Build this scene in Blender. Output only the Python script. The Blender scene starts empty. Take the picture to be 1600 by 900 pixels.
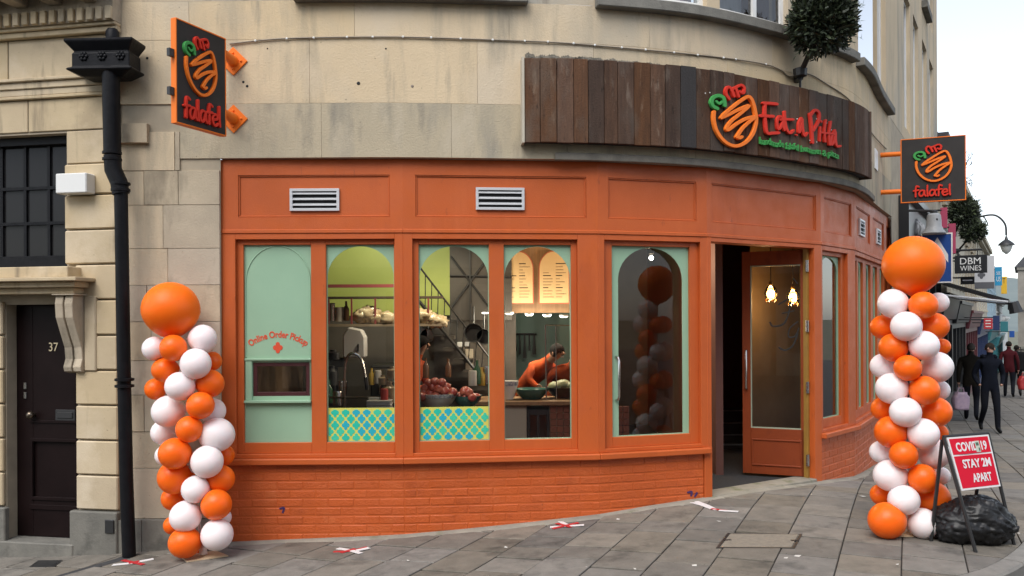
import bpy, bmesh, math, random
import numpy as np
from mathutils import Vector, Matrix, noise as mnoise
rnd = random.Random(11)
SC = bpy.context.scene
COL = SC.collection
# ------------------------------------------------------------------ camera
F, CX, HY, EYE = 1300.0, 800.0, 500.0, 1.70      # focal length in photo pixels, principal column, horizon row, eye height
cam_d = bpy.data.cameras.new('camera')
cam_d.sensor_width = 36.0
cam_d.lens = 36.0 * F / 1600.0
cam_d.shift_y = (HY - 450.0) / 1600.0
cam_d.clip_start, cam_d.clip_end = 0.05, 6000.0
cam = bpy.data.objects.new('camera', cam_d)
COL.objects.link(cam)
cam.matrix_world = Matrix.Translation((0, 0, EYE)) @ Matrix.Rotation(math.radians(90), 4, 'X') @ Matrix.Rotation(-0.005, 4, 'Z')
SC.camera = cam
# ------------------------------------------------------------------ world, sun, exposure
SUN_EL, SUN_AZ = math.radians(52), math.radians(205)
world = bpy.data.worlds.new('World'); SC.world = world
world.use_nodes = True
nt = world.node_tree
for n in list(nt.nodes): nt.nodes.remove(n)
wo = nt.nodes.new('ShaderNodeOutputWorld'); bg = nt.nodes.new('ShaderNodeBackground')
sky = nt.nodes.new('ShaderNodeTexSky'); sky.sky_type = 'NISHITA'; sky.sun_disc = False
sky.sun_elevation = SUN_EL; sky.sun_rotation = SUN_AZ
sky.air_density = 1.0; sky.dust_density = 1.0; sky.ozone_density = 1.0
hs = nt.nodes.new('ShaderNodeHueSaturation'); hs.inputs['Saturation'].default_value = 0.45
nt.links.new(sky.outputs[0], hs.inputs['Color']); nt.links.new(hs.outputs[0], bg.inputs['Color'])
bg.inputs['Strength'].default_value = 0.13
nt.links.new(bg.outputs[0], wo.inputs['Surface'])
sun_d = bpy.data.lights.new('sun', 'SUN'); sun_d.energy = 1.3; sun_d.angle = math.radians(40); sun_d.color = (1, 0.96, 0.9)
sun = bpy.data.objects.new('sun', sun_d); COL.objects.link(sun)
sdir = Vector((math.sin(SUN_AZ) * math.cos(SUN_EL), math.cos(SUN_AZ) * math.cos(SUN_EL), math.sin(SUN_EL)))
sun.rotation_euler = sdir.to_track_quat('Z', 'Y').to_euler()
SC.view_settings.view_transform = 'Standard'
SC.view_settings.look = 'None'
SC.view_settings.gamma = 1.0
SC.view_settings.use_curve_mapping = False
SC.view_settings.exposure = 1.1
SC.cycles.max_bounces = 8
SC.cycles.transparent_max_bounces = 16
SC.cycles.caustics_reflective = False
SC.cycles.caustics_refractive = False
SC.cycles.sample_clamp_indirect = 4.0

# ------------------------------------------------------------------ helpers
def srgb(r, g, b):
    f = lambda c: (c / 255 / 12.92) if c / 255 <= 0.04045 else ((c / 255 + 0.055) / 1.055) ** 2.4
    return (f(r), f(g), f(b))

MATS = {}
def M(name, c1, c2=None, scale=3.0, rough=0.6, bump=0.0, bscale=60.0, metal=0.0, stretch=(1, 1, 1), rand=0.0,
      spec=0.5, c3=None, s3=1.0, t3=(0.55, 0.7), st3=(1, 1, 1), coat=0.0, layers=(), sss=0.0, hue=0.0, em=None, ems=0.0, rvar=0.0):
    """procedural material: base colour c1 mottled with c2 (noise), third layer c3 (stains with a shape of their own), per-object tint, bump"""
    m = bpy.data.materials.new(name); m.use_nodes = True
    t = m.node_tree; N = t.nodes; L = t.links
    b = N['Principled BSDF']
    b.inputs['Roughness'].default_value = rough; b.inputs['Metallic'].default_value = metal
    b.inputs['Specular IOR Level'].default_value = spec
    if coat: b.inputs['Coat Weight'].default_value = coat; b.inputs['Coat Roughness'].default_value = 0.12
    if sss:
        b.inputs['Subsurface Weight'].default_value = sss; b.inputs['Subsurface Radius'].default_value = (1.0, .75, .7); b.inputs['Subsurface Scale'].default_value = .10
    geo = N.new('ShaderNodeNewGeometry')
    def nz(sc, st, det=4, ro=0.6):
        mp = N.new('ShaderNodeMapping'); mp.inputs['Scale'].default_value = st
        L.new(geo.outputs['Position'], mp.inputs['Vector'])
        n = N.new('ShaderNodeTexNoise'); n.inputs['Scale'].default_value = sc; n.inputs['Detail'].default_value = det
        n.inputs['Roughness'].default_value = ro
        L.new(mp.outputs[0], n.inputs['Vector']); return n
    def mix(fac, a, c):
        x = N.new('ShaderNodeMix'); x.data_type = 'RGBA'
        for sock, val in ((x.inputs[0], fac), (x.inputs[6], a), (x.inputs[7], c)):
            if hasattr(val, 'node'): L.new(val, sock)
            elif isinstance(val, (int, float)): sock.default_value = val
            else: sock.default_value = (*val[:3], 1)
        return x.outputs[2]
    col = c1
    if c2 is not None:
        n = nz(scale, stretch)
        r = N.new('ShaderNodeMapRange'); r.inputs[1].default_value = 0.3; r.inputs[2].default_value = 0.7
        L.new(n.outputs[0], r.inputs[0]); col = mix(r.outputs[0], c1, c2)
    if c3 is not None:
        n = nz(s3, st3, 6, 0.65)
        r = N.new('ShaderNodeMapRange'); r.inputs[1].default_value = t3[0]; r.inputs[2].default_value = t3[1]
        L.new(n.outputs[0], r.inputs[0]); col = mix(r.outputs[0], col, c3)
    for lc, ls, lst, lo, hi in layers:
        n = nz(ls, lst, 5, 0.6)
        r = N.new('ShaderNodeMapRange'); r.inputs[1].default_value = lo; r.inputs[2].default_value = hi
        L.new(n.outputs[0], r.inputs[0]); col = mix(r.outputs[0], col, lc)
    if rvar:
        n = nz(6.0, (1, 1, 1), 4)
        r = N.new('ShaderNodeMapRange'); r.inputs[1].default_value = .3; r.inputs[2].default_value = .7; r.inputs[3].default_value = rough - rvar; r.inputs[4].default_value = rough + rvar
        L.new(n.outputs[0], r.inputs[0]); L.new(r.outputs[0], b.inputs['Roughness'])
    if rand or hue:
        oi = N.new('ShaderNodeObjectInfo')
        r = N.new('ShaderNodeMapRange'); r.inputs[3].default_value = 1 - rand; r.inputs[4].default_value = 1 + rand
        L.new(oi.outputs['Random'], r.inputs[0])
        h = N.new('ShaderNodeHueSaturation')
        L.new(r.outputs[0], h.inputs['Value'])
        if hue:
            r2 = N.new('ShaderNodeMapRange'); r2.inputs[3].default_value = 1 - hue; r2.inputs[4].default_value = 1 + hue
            mm = N.new('ShaderNodeMath'); mm.operation = 'FRACT'
            m3 = N.new('ShaderNodeMath'); m3.operation = 'MULTIPLY'; m3.inputs[1].default_value = 7.31
            L.new(oi.outputs['Random'], m3.inputs[0]); L.new(m3.outputs[0], mm.inputs[0]); L.new(mm.outputs[0], r2.inputs[0])
            L.new(r2.outputs[0], h.inputs['Saturation'])
        if hasattr(col, 'node'): L.new(col, h.inputs['Color'])
        else: h.inputs['Color'].default_value = (*col[:3], 1)
        col = h.outputs[0]
    if hasattr(col, 'node'): L.new(col, b.inputs['Base Color'])
    else: b.inputs['Base Color'].default_value = (*col[:3], 1)
    if bump:
        n = nz(bscale, (1, 1, 1), 5)
        bp = N.new('ShaderNodeBump'); bp.inputs['Strength'].default_value = min(1.0, bump); bp.inputs['Distance'].default_value = 0.004 * max(1, bump)
        L.new(n.outputs[0], bp.inputs['Height']); L.new(bp.outputs[0], b.inputs['Normal'])
    if em is not None:
        b.inputs['Emission Color'].default_value = (*em, 1); b.inputs['Emission Strength'].default_value = ems
    MATS[name] = m
    return m

def glass(name, tint=(0.93, 0.95, 0.94), gain=1.15, rough=0.01):
    m = bpy.data.materials.new(name); m.use_nodes = True
    t = m.node_tree; N = t.nodes; L = t.links
    for n in list(N): N.remove(n)
    o = N.new('ShaderNodeOutputMaterial'); mx = N.new('ShaderNodeMixShader')
    tr = N.new('ShaderNodeBsdfTransparent'); tr.inputs[0].default_value = (*tint, 1)
    gl = N.new('ShaderNodeBsdfGlossy'); gl.inputs['Roughness'].default_value = rough
    fr = N.new('ShaderNodeFresnel'); fr.inputs[0].default_value = 1.5
    mu = N.new('ShaderNodeMath'); mu.operation = 'MULTIPLY'; mu.inputs[1].default_value = gain; mu.use_clamp = True
    L.new(fr.outputs[0], mu.inputs[0]); L.new(mu.outputs[0], mx.inputs[0])
    L.new(tr.outputs[0], mx.inputs[1]); L.new(gl.outputs[0], mx.inputs[2]); L.new(mx.outputs[0], o.inputs[0])
    MATS[name] = m
    return m

class Frame:
    """local frame on a vertical face: u along the face, n outwards, z up (absolute height)"""
    def __init__(s, o, u):
        s.o = Vector((o[0], o[1])); s.u = Vector((u[0], u[1])).normalized(); s.n = Vector((s.u.y, -s.u.x))
    def __call__(s, u, n, z):
        p = s.o + s.u * u + s.n * n
        return (p.x, p.y, z)
    def px(s, px):                      # where the sight line of photo column px meets the face
        a = (px - CX) / F
        # o.x + u*ux = a*(o.y + u*uy)
        return (a * s.o.y - s.o.x) / (s.u.x - a * s.u.y)
    def d(s, u): return s.o.y + s.u.y * u
    def z(s, px, py): return EYE + (HY - py) / F * s.d(s.px(px))

def P(px, py, d): return ((px - CX) / F * d, d, EYE + (HY - py) / F * d)

class MB:
    def __init__(s): s.v, s.f, s.m = [], [], []
    def add(s, vs, fs, mi=0):
        o = len(s.v); s.v += [tuple(p) for p in vs]
        s.f += [tuple(i + o for i in f) for f in fs]; s.m += [mi] * len(fs)
        return s
    def box(s, u0, u1, n0, n1, z0, z1, fr=None, mi=0):
        g = fr or (lambda a, b, c: (a, b, c))
        vs = [g(u, n, z) for z in (z0, z1) for n in (n0, n1) for u in (u0, u1)]
        fs = [(0, 1, 3, 2), (4, 6, 7, 5), (0, 4, 5, 1), (2, 3, 7, 6), (0, 2, 6, 4), (1, 5, 7, 3)]
        return s.add(vs, fs, mi)
    def prism(s, poly, a0, a1, g, mi=0):          # poly of (u, z), extruded along n from a0 to a1
        k = len(poly)
        vs = [g(u, a0, z) for u, z in poly] + [g(u, a1, z) for u, z in poly]
        fs = [tuple(range(k)), tuple(range(2 * k - 1, k - 1, -1))]
        fs += [(i, k + i, k + (i + 1) % k, (i + 1) % k) for i in range(k)]
        return s.add(vs, fs, mi)
    def tube(s, pts, r, n=8, mi=0, cap=True):
        pts = [Vector(p) for p in pts]; k = len(pts)
        rs = r if isinstance(r, (list, tuple)) else [r] * k
        vs, fs = [], []
        a = None
        for i, p in enumerate(pts):
            t = (pts[min(i + 1, k - 1)] - pts[max(i - 1, 0)]).normalized()
            if a is None:
                a = t.orthogonal().normalized()
            a = (a - t * a.dot(t)).normalized(); b = t.cross(a)
            for j in range(n):
                q = 2 * math.pi * j / n
                vs.append(p + (a * math.cos(q) + b * math.sin(q)) * rs[i])
        for i in range(k - 1):
            for j in range(n):
                fs.append((i * n + j, i * n + (j + 1) % n, (i + 1) * n + (j + 1) % n, (i + 1) * n + j))
        if cap: fs += [tuple(range(n - 1, -1, -1)), tuple(range((k - 1) * n, k * n))]
        return s.add(vs, fs, mi)
    def lathe(s, prof, n=20, c=(0, 0, 0), mi=0, axis='Z'):
        vs, fs = [], []
        for r, z in prof:
            for j in range(n):
                q = 2 * math.pi * j / n
                p = (r * math.cos(q), r * math.sin(q), z)
                if axis == 'Y': p = (p[0], p[2], p[1])
                vs.append((p[0] + c[0], p[1] + c[1], p[2] + c[2]))
        for i in range(len(prof) - 1):
            for j in range(n):
                fs.append((i * n + j, i * n + (j + 1) % n, (i + 1) * n + (j + 1) % n, (i + 1) * n + j))
        fs += [tuple(range(n - 1, -1, -1)), tuple(range((len(prof) - 1) * n, len(prof) * n))]
        return s.add(vs, fs, mi)
    def ball(s, c, r, n=14, m=9, sc=(1, 1, 1), mi=0):
        prof = [(max(1e-4, math.sin(math.pi * i / m)), -math.cos(math.pi * i / m)) for i in range(m + 1)]
        vs, fs = [], []
        for rr, z in prof:
            for j in range(n):
                q = 2 * math.pi * j / n
                vs.append((c[0] + r * sc[0] * rr * math.cos(q), c[1] + r * sc[1] * rr * math.sin(q), c[2] + r * sc[2] * z))
        for i in range(m):
            for j in range(n):
                fs.append((i * n + j, i * n + (j + 1) % n, (i + 1) * n + (j + 1) % n, (i + 1) * n + j))
        return s.add(vs, fs, mi)

def mesh_of(name, mb, mats, smooth=False, bevel=0.0, org=(0, 0, 0), recalc=True):
    me = bpy.data.meshes.new(name)
    o = Vector(org)
    me.from_pydata([tuple(Vector(p) - o) for p in mb.v], [], mb.f)
    for m in (mats if isinstance(mats, (list, tuple)) else [mats]): me.materials.append(m)
    me.polygons.foreach_set('material_index', mb.m)
    if recalc or bevel:
        bm = bmesh.new(); bm.from_mesh(me)
        if recalc: bmesh.ops.recalc_face_normals(bm, faces=bm.faces)
        if bevel:
            es = [e for e in bm.edges if len(e.link_faces) == 2 and e.calc_face_angle(0) > 0.5]
            bmesh.ops.bevel(bm, geom=es, offset=bevel, segments=1, affect='EDGES', clamp_overlap=True)
        bm.to_mesh(me); bm.free()
    if smooth:
        me.polygons.foreach_set('use_smooth', [True] * len(me.polygons))
        if smooth != 'all':
            try: me.set_sharp_from_angle(angle=math.radians(40))
            except Exception: pass
    me.update()
    return me

def tag(o, label=None, cat=None, group=None, kind=None):
    if label: o['label'] = label
    if cat: o['category'] = cat
    if group: o['group'] = group
    if kind: o['kind'] = kind
    return o
def root_of(o):
    while o.parent is not None: o = o.parent
    return o
def thing(name, loc, label, cat, group=None):
    o = bpy.data.objects.new(name, None); o.empty_display_size = 0.1
    o.location = loc; COL.objects.link(o)
    return tag(o, label, cat, group)
def obj(name, mb, mats, parent=None, smooth=False, bevel=0.0, org=None, label=None, kind=None, recalc=True):
    """one mesh object; mb in world coordinates; a part sits in the axes of its thing"""
    if parent is not None:
        po = Vector(root_of(parent).location)
        me = mesh_of(name, mb, mats, smooth, bevel, po, recalc)
        o = bpy.data.objects.new(name, me); o.parent = parent
    else:
        if org is None:
            a = np.array(mb.v); lo, hi = a.min(0), a.max(0)
            org = ((lo[0] + hi[0]) / 2, (lo[1] + hi[1]) / 2, lo[2])
        me = mesh_of(name, mb, mats, smooth, bevel, org, recalc)
        o = bpy.data.objects.new(name, me); o.location = org
    COL.objects.link(o)
    if label: o['label'] = label
    if kind: o['kind'] = kind
    return o
def inst(name, me, parent, loc, rotz=0.0, scale=(1, 1, 1), mat4=None):
    """one more object sharing mesh data, placed in world space under parent (roots carry no rotation)"""
    o = bpy.data.objects.new(name, me); o.parent = parent
    if mat4 is not None:
        mm = mat4.copy()
        if parent is not None: mm.translation = mm.translation - Vector(root_of(parent).location)
        o.matrix_basis = mm
    else:
        l = Vector(loc)
        if parent is not None: l = l - Vector(root_of(parent).location)
        o.location = l; o.rotation_euler = (0, 0, rotz); o.scale = scale
    COL.objects.link(o)
    return o

def catmull(pts, n=8, closed=False):
    pts = [Vector(p) for p in pts]; out = []
    k = len(pts)
    for i in range(k - 1):
        p0, p1, p2, p3 = pts[max(i - 1, 0)], pts[i], pts[i + 1], pts[min(i + 2, k - 1)]
        for j in range(n):
            t = j / n
            out.append(0.5 * ((2 * p1) + (p2 - p0) * t + (2 * p0 - 5 * p1 + 4 * p2 - p3) * t * t + (3 * p1 - p0 - 3 * p2 + p3) * t ** 3))
    out.append(pts[-1])
    return out

def stroke(mb, pts, w, g, h0, h1, n=6, mi=0, smooth=True):
    """a raised pen stroke of width w along pts (2-D), mapped by g(x, y, h); flat front, rounded ends"""
    pp = catmull([Vector((p[0], p[1])) for p in pts], n) if smooth and len(pts) > 2 else [Vector((p[0], p[1])) for p in pts]
    q = [pp[0]]
    for p in pp[1:]:
        if (p - q[-1]).length > w * 0.12: q.append(p)
    if len(q) < 2: q = [pp[0], pp[0] + Vector((w * .2, 0))]
    pp = q; k = len(pp)
    tan = [(pp[min(i + 1, k - 1)] - pp[max(i - 1, 0)]).normalized() for i in range(k)]
    rings = []
    for a in (90, 65, 40, 18): rings.append((pp[0] - tan[0] * (w / 2) * math.sin(math.radians(a)), tan[0], max(.02, math.cos(math.radians(a)))))
    for i in range(k): rings.append((pp[i], tan[i], 1.0))
    for a in (18, 40, 65, 90): rings.append((pp[-1] + tan[-1] * (w / 2) * math.sin(math.radians(a)), tan[-1], max(.02, math.cos(math.radians(a)))))
    vs, fs = [], []
    e = (h1 - h0) * 0.15 / max(1, len(rings))
    for i, (p, t, s) in enumerate(rings):
        sd = Vector((-t.y, t.x)) * (w / 2) * s
        hh = h1 + i * e
        for sg, hv in ((1, h0), (1, h0 + (hh - h0) * .75), (.8, hh), (-.8, hh), (-1, h0 + (hh - h0) * .75), (-1, h0)):
            x = p + sd * sg
            vs.append(g(x.x, x.y, hv))
    for i in range(len(rings) - 1):
        for j in range(6):
            fs.append((i * 6 + j, i * 6 + (j + 1) % 6, (i + 1) * 6 + (j + 1) % 6, (i + 1) * 6 + j))
    fs += [tuple(range(6)), tuple(range(len(rings) * 6 - 1, len(rings) * 6 - 7, -1))]
    mb.add(vs, fs, mi)

def text_geo(body, size=1.0, extrude=0.0, offset=0.0, align='LEFT', space=1.0):
    """lettering as plain mesh data: verts (x, y, z) and faces"""
    cu = bpy.data.curves.new('lettering', 'FONT'); cu.body = body; cu.size = size; cu.extrude = extrude; cu.offset = offset
    cu.align_x = align; cu.resolution_u = 3; cu.space_character = space
    o = bpy.data.objects.new('lettering', cu); COL.objects.link(o)
    bpy.context.view_layer.update()
    me = bpy.data.meshes.new_from_object(o.evaluated_get(bpy.context.evaluated_depsgraph_get()))
    vs = [tuple(v.co) for v in me.vertices]; fs = [tuple(p.vertices) for p in me.polygons]
    bpy.data.objects.remove(o); bpy.data.curves.remove(cu); bpy.data.meshes.remove(me)
    return vs, fs
def text_on(mb, body, g, size, h0=0.0, ex=0.002, offset=0.0, fit=None, mi=0, space=1.0):
    """lettering laid by g(x, y, h); fit = (x0, x1, y0, y1) squeezes it into that box"""
    vs, fs = text_geo(body, size, ex, offset, space=space)
    a = np.array(vs); lo, hi = a.min(0), a.max(0)
    out = []
    for x, y, z in vs:
        if fit:
            x = fit[0] + (x - lo[0]) / (hi[0] - lo[0]) * (fit[1] - fit[0]); y = fit[2] + (y - lo[1]) / (hi[1] - lo[1]) * (fit[3] - fit[2])
        out.append(g(x, y, h0 + z + ex))
    mb.add(out, fs, mi)

# ------------------------------------------------------------------ plan of the corner
Pt = [(-2.56, 7.31), (-0.957, 7.325), (0.779, 7.50), (1.835, 7.82), (3.24, 8.72), (3.884, 9.42), (5.43, 11.93)]
FA, FB, FG, FC, FD, FE = [Frame(Pt[i], (Pt[i + 1][0] - Pt[i][0], Pt[i + 1][1] - Pt[i][1])) for i in range(6)]
ST_U = Vector((0.524, 0.852)).normalized()        # direction of the side street
def on_street(y): return 3.884 + (y - 9.42) * 0.615  # wall line of the side street at depth y
LEN = [(Vector(Pt[i + 1]) - Vector(Pt[i])).length for i in range(6)]

# ground heights: smooth sheet through measured points
GP = np.array([(-6, 8, -.44), (-4.5, 6.5, -.40), (-4.3, 7.4, -.38), (-3.4, 7.2, -.31), (-2.5, 7.3, -.257), (-2.5, 6.3, -.25), (-1, 7.35, -.205), (-1, 6, -.17),
               (.5, 7.6, -.10), (1.84, 7.86, .008), (1.5, 6, -.03), (3.24, 8.72, -.02), (3.0, 6.5, .01), (3.6, 6.2, .0), (3.9, 9.35, -.10), (4.73, 10.8, -.21), (6.5, 9.6, -.12),
               (8.42, 16.8, -.6), (10.4, 16, -.58), (12, 22, -.72), (16, 27, -.88), (18, 26, -.86), (27, 45, -1.6), (50, 80, -3.2), (0, 3, -.05), (0, 0, .02), (3, 3, .0), (-4, 3, -.25),
               (8, 4, .0), (14, 14, -.5), (0, -6, .1), (12, -6, .1), (-10, 0, -.4), (-10, 9, -.6), (60, 60, -2.5), (25, 25, -.9), (20, 5, -.1)], float)
def _tps():
    n = len(GP)
    d = np.hypot(GP[:, None, 0] - GP[None, :, 0], GP[:, None, 1] - GP[None, :, 1])
    K = np.where(d > 0, d * d * np.log(d + 1e-9), 0) + np.eye(n) * 0.02
    A = np.zeros((n + 3, n + 3)); A[:n, :n] = K; A[:n, n] = 1; A[:n, n + 1:] = GP[:, :2]; A[n, :n] = 1; A[n + 1:, :n] = GP[:, :2].T
    return np.linalg.solve(A, np.concatenate([GP[:, 2], [0, 0, 0]]))
_W = _tps()
def gz(x, y):
    d = np.hypot(GP[:, 0] - x, GP[:, 1] - y)
    return float((np.where(d > 0, d * d * np.log(d + 1e-9), 0) * _W[:-3]).sum() + _W[-3] + _W[-2] * x + _W[-1] * y)
def ground_at(px, py):
    d = 6.0
    for _ in range(60):
        x = (px - CX) / F * d
        d = 0.5 * d + 0.5 * (EYE - gz(x, d)) * F / (py - HY)
    return ((px - CX) / F * d, d, gz((px - CX) / F * d, d))

# smooth plan curve of the rounded stone wall above the shopfront
_E2 = [(on_street(y), y) for y in (10.6, 12.2, 14.0, 16.0, 18.0)]
_wp = [(-3.46, 7.27), (-2.56, 7.27), (-1.75, 7.255), (-0.96, 7.262), (0.0, 7.345), (0.80, 7.44), (1.87, 7.765), (3.28, 8.66), (3.94, 9.36)] + [(x + .05, y - .02) for x, y in _E2]
_cv = catmull([Vector(p) for p in _wp], 24)
CV = []
def _resample(step=0.05):
    acc = [0.0]
    for i in range(1, len(_cv)): acc.append(acc[-1] + (_cv[i] - _cv[i - 1]).length)
    n = int(acc[-1] / step); j = 0
    for i in range(n + 1):
        s = acc[-1] * i / n
        while j < len(acc) - 2 and acc[j + 1] < s: j += 1
        t = (s - acc[j]) / max(1e-9, acc[j + 1] - acc[j])
        CV.append(_cv[j].lerp(_cv[j + 1], t))
    return acc[-1] / n
CSTEP = _resample(); CLEN = CSTEP * (len(CV) - 1)
def cv(s, n=0.0):
    """point of the plan curve at arc length s, n metres outwards; also its normal"""
    x = min(max(s / CSTEP, 0), len(CV) - 1.001); i = int(x); t = x - i
    p = CV[i].lerp(CV[i + 1], t)
    a = CV[max(i - 1, 0)]; b = CV[min(i + 2, len(CV) - 1)]
    tg = (b - a).normalized(); nm = Vector((tg.y, -tg.x))
    return p + nm * n, nm
def cvg(s, n, z):
    p, _ = cv(s, n); return (p.x, p.y, z)
def cvs(px, n=0.0):
    """arc length where the sight line of photo column px meets the curve offset by n"""
    a = (px - CX) / F; prev = None
    for i in range(len(CV) - 1):
        s0 = i * CSTEP; p, _ = cv(s0, n); f = p.x - a * p.y
        if prev is not None and prev[1] <= 0 < f:
            t = -prev[1] / (f - prev[1]); return prev[0] + t * CSTEP
        prev = (s0, f)
    return CLEN
def cvz(px, py, n=0.0):
    p, _ = cv(cvs(px, n), n); return EYE + (HY - py) / F * p.y
# ------------------------------------------------------------------ materials
STONE = M('limestone', (.64, .51, .34), (.56, .445, .295), 1.3, .85, 1.0, 60, rand=.02, hue=.10, c3=(.30, .265, .205), s3=1.3, t3=(.50, .80), st3=(2.6, 2.6, .40), spec=.2, layers=[((.47, .405, .305), .55, (1, 1, .8), .48, .62), ((.60, .49, .345), .9, (1.2, 1.2, .8), .56, .66), ((.27, .24, .19), 2.6, (2.2, 2.2, .32), .60, .82), ((.09, .08, .065), 34, (1, 1, 1), .70, .76)])
STONE_L = M('stained_limestone', (.49, .415, .295), (.42, .36, .26), 1.6, .88, 1.0, 60, rand=.03, spec=.2, c3=(.30, .275, .225), s3=1.8, t3=(.48, .75), st3=(2.0, 2.0, .5), layers=[((.22, .20, .165), 2.4, (2.0, 2.0, .5), .55, .80), ((.50, .43, .32), 2.0, (1.5, 1.5, .5), .58, .7), ((.09, .08, .065), 34, (1, 1, 1), .70, .76)])
STONE_D = M('weathered_limestone', (.50, .42, .31), (.40, .335, .25), 2.6, .9, .9, 60, rand=.06, hue=.14, c3=(.17, .15, .115), s3=1.5, t3=(.52, .76), st3=(1.8, 1.8, .6), spec=.15, layers=[((.13, .115, .09), 2.2, (1, 1, .4), .55, .75), ((.56, .47, .35), 1.3, (1, 1, .7), .55, .66), ((.07, .06, .05), 30, (1, 1, 1), .68, .75)])
STONE_G = M('grey_stone', (.20, .19, .165), (.13, .125, .11), 5, .9, .9, 60, rand=.1, c3=(.07, .068, .06), s3=3, t3=(.55, .75))
STUCCO = M('old_render', (.60, .485, .335), (.52, .42, .29), 1.2, .9, .4, 60, spec=.25, layers=[((.36, .335, .285), .5, (1, 1, .6), .50, .64), ((.19, .17, .135), 3.0, (2.6, 2.6, .16), .60, .78), ((.10, .09, .07), 34, (1, 1, 1), .70, .76)], c3=(.31, .27, .205), s3=1.1, t3=(.52, .75), st3=(2.4, 2.4, .4))
MORTAR = M('mortar', (.43, .36, .265), (.33, .28, .21), 5, .95)
TOWN = M('townhouse_stone', (.56, .455, .30), (.47, .375, .25), 2.0, .85, .5, 70, rand=.05, hue=.08, spec=.2, c3=(.33, .26, .18), s3=1.5, t3=(.55, .8), layers=[((.22, .18, .13), 3.0, (2.2, 2.2, .25), .60, .78), ((.60, .50, .36), 1.4, (1, 1, 1), .55, .68), ((.13, .105, .08), 40, (1, 1, 1), .69, .76)])
ORANGE = M('orange_paint', (.52, .108, .023), (.465, .094, .020), 3.0, .46, .5, 120, spec=.4, rvar=.10, layers=[((.545, .12, .028), 3, (2, 2, .35), .56, .85), ((.30, .065, .02), 9, (1.5, 1.5, .5), .66, .76)], c3=(.41, .078, .016), s3=1.3, t3=(.55, .8), st3=(1.5, 1.5, .6))
ORANGE_B = M('orange_painted_brick', (.52, .10, .019), (.47, .088, .016), 5.0, .5, 1.6, 45, rand=.05, rvar=.1, c3=(.36, .065, .014), s3=2.5, t3=(.55, .8), layers=[((.52, .115, .028), 4, (1, 1, 1), .55, .7), ((.22, .055, .025), 12, (1, 1, .8), .66, .76)])
ORANGE_SHADED = M('shaded_door_orange', (.24, .046, .012), (.20, .038, .011), 3.0, .45, .4, 120, spec=.3, layers=[((.15, .03, .01), 6, (1, 1, .4), .58, .75)])  # darker copy of the shopfront orange; doorway shade is put into the colour
MINT = M('mint_paint', (.30, .47, .32), (.275, .44, .30), 3.0, .5, .1, 90)
MAROON = M('maroon_paint', (.060, .016, .018), None, rough=.4)
BLACKP = M('black_gloss_paint', (.006, .0065, .008), (.010, .010, .012), 12, .45, .6, 40, spec=.14)
BLACKM = M('black_metal', (.02, .02, .021), None, rough=.45)
DARKDOOR = M('dark_door_paint', (.013, .007, .007), (.009, .005, .005), 4, .45, .1, 40, spec=.10)
WHITEP = M('white_paint', (.78, .78, .76), (.72, .72, .70), 6, .45)
WHITEPL = M('white_plastic', (.72, .72, .70), None, rough=.4)
ALU = M('white_aluminium', (.66, .67, .69), None, rough=.35, metal=.3)
STEEL = M('steel', (.55, .55, .54), None, rough=.25, metal=1.0)
DARKV = M('vent_dark', (.012, .012, .013), None, rough=.8)
SLAB = M('paving_stone', (.205, .185, .158), (.148, .135, .115), 7, .78, 1.3, 40, rand=.20, hue=.3, spec=.3, c3=(.07, .065, .057), s3=3.2, t3=(.53, .75), layers=[((.215, .195, .165), 2.3, (1, 1, 1), .58, .72), ((.06, .056, .05), 42, (1, 1, 1), .66, .72), ((.30, .28, .25), 60, (1, 1, 1), .72, .77)])
KERB = M('kerb_granite', (.24, .225, .20), (.17, .16, .145), 10, .8, 1.0, 60, rand=.1)
BEDM = M('joint_sand', (.05, .044, .037), (.03, .027, .024), 20, .95, 1.0, 60)
ASPH = M('asphalt', (.055, .055, .056), (.04, .04, .042), 30, .85, 1.5, 200)
CONC = M('mortar_strip', (.30, .275, .225), (.21, .195, .16), 6, .9, 1.0, 50, c3=(.13, .14, .075), s3=4, t3=(.55, .7))
GLASS = glass('window_glass')
GLASS_D = glass('side_window_glass', (.75, .78, .76), 2.2)
PLANK = M('old_plank', (.115, .062, .038), (.066, .038, .026), 9, .85, 1.2, 60, stretch=(3, 3, .35), rand=.34, hue=.25, spec=.15, c3=(.21, .155, .115), s3=6, t3=(.58, .76), st3=(2.5, 2.5, .5), layers=[((.105, .085, .07), 2.2, (1, 1, .5), .50, .72), ((.42, .40, .37), 13, (1.6, 1.6, .9), .735, .775), ((.03, .02, .015), 20, (2, 2, .4), .62, .74)])
SIGN_O = M('sign_orange', (.85, .19, .018), None, rough=.5, spec=.25)
SIGN_R = M('sign_red', (.62, .036, .020), None, rough=.55, spec=.15)
SIGN_G = M('sign_green', (.055, .31, .075), None, rough=.5, spec=.2)
CHAR = M('charcoal_panel', (.040, .036, .034), (.03, .027, .026), 6, .6, spec=.2)

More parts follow.
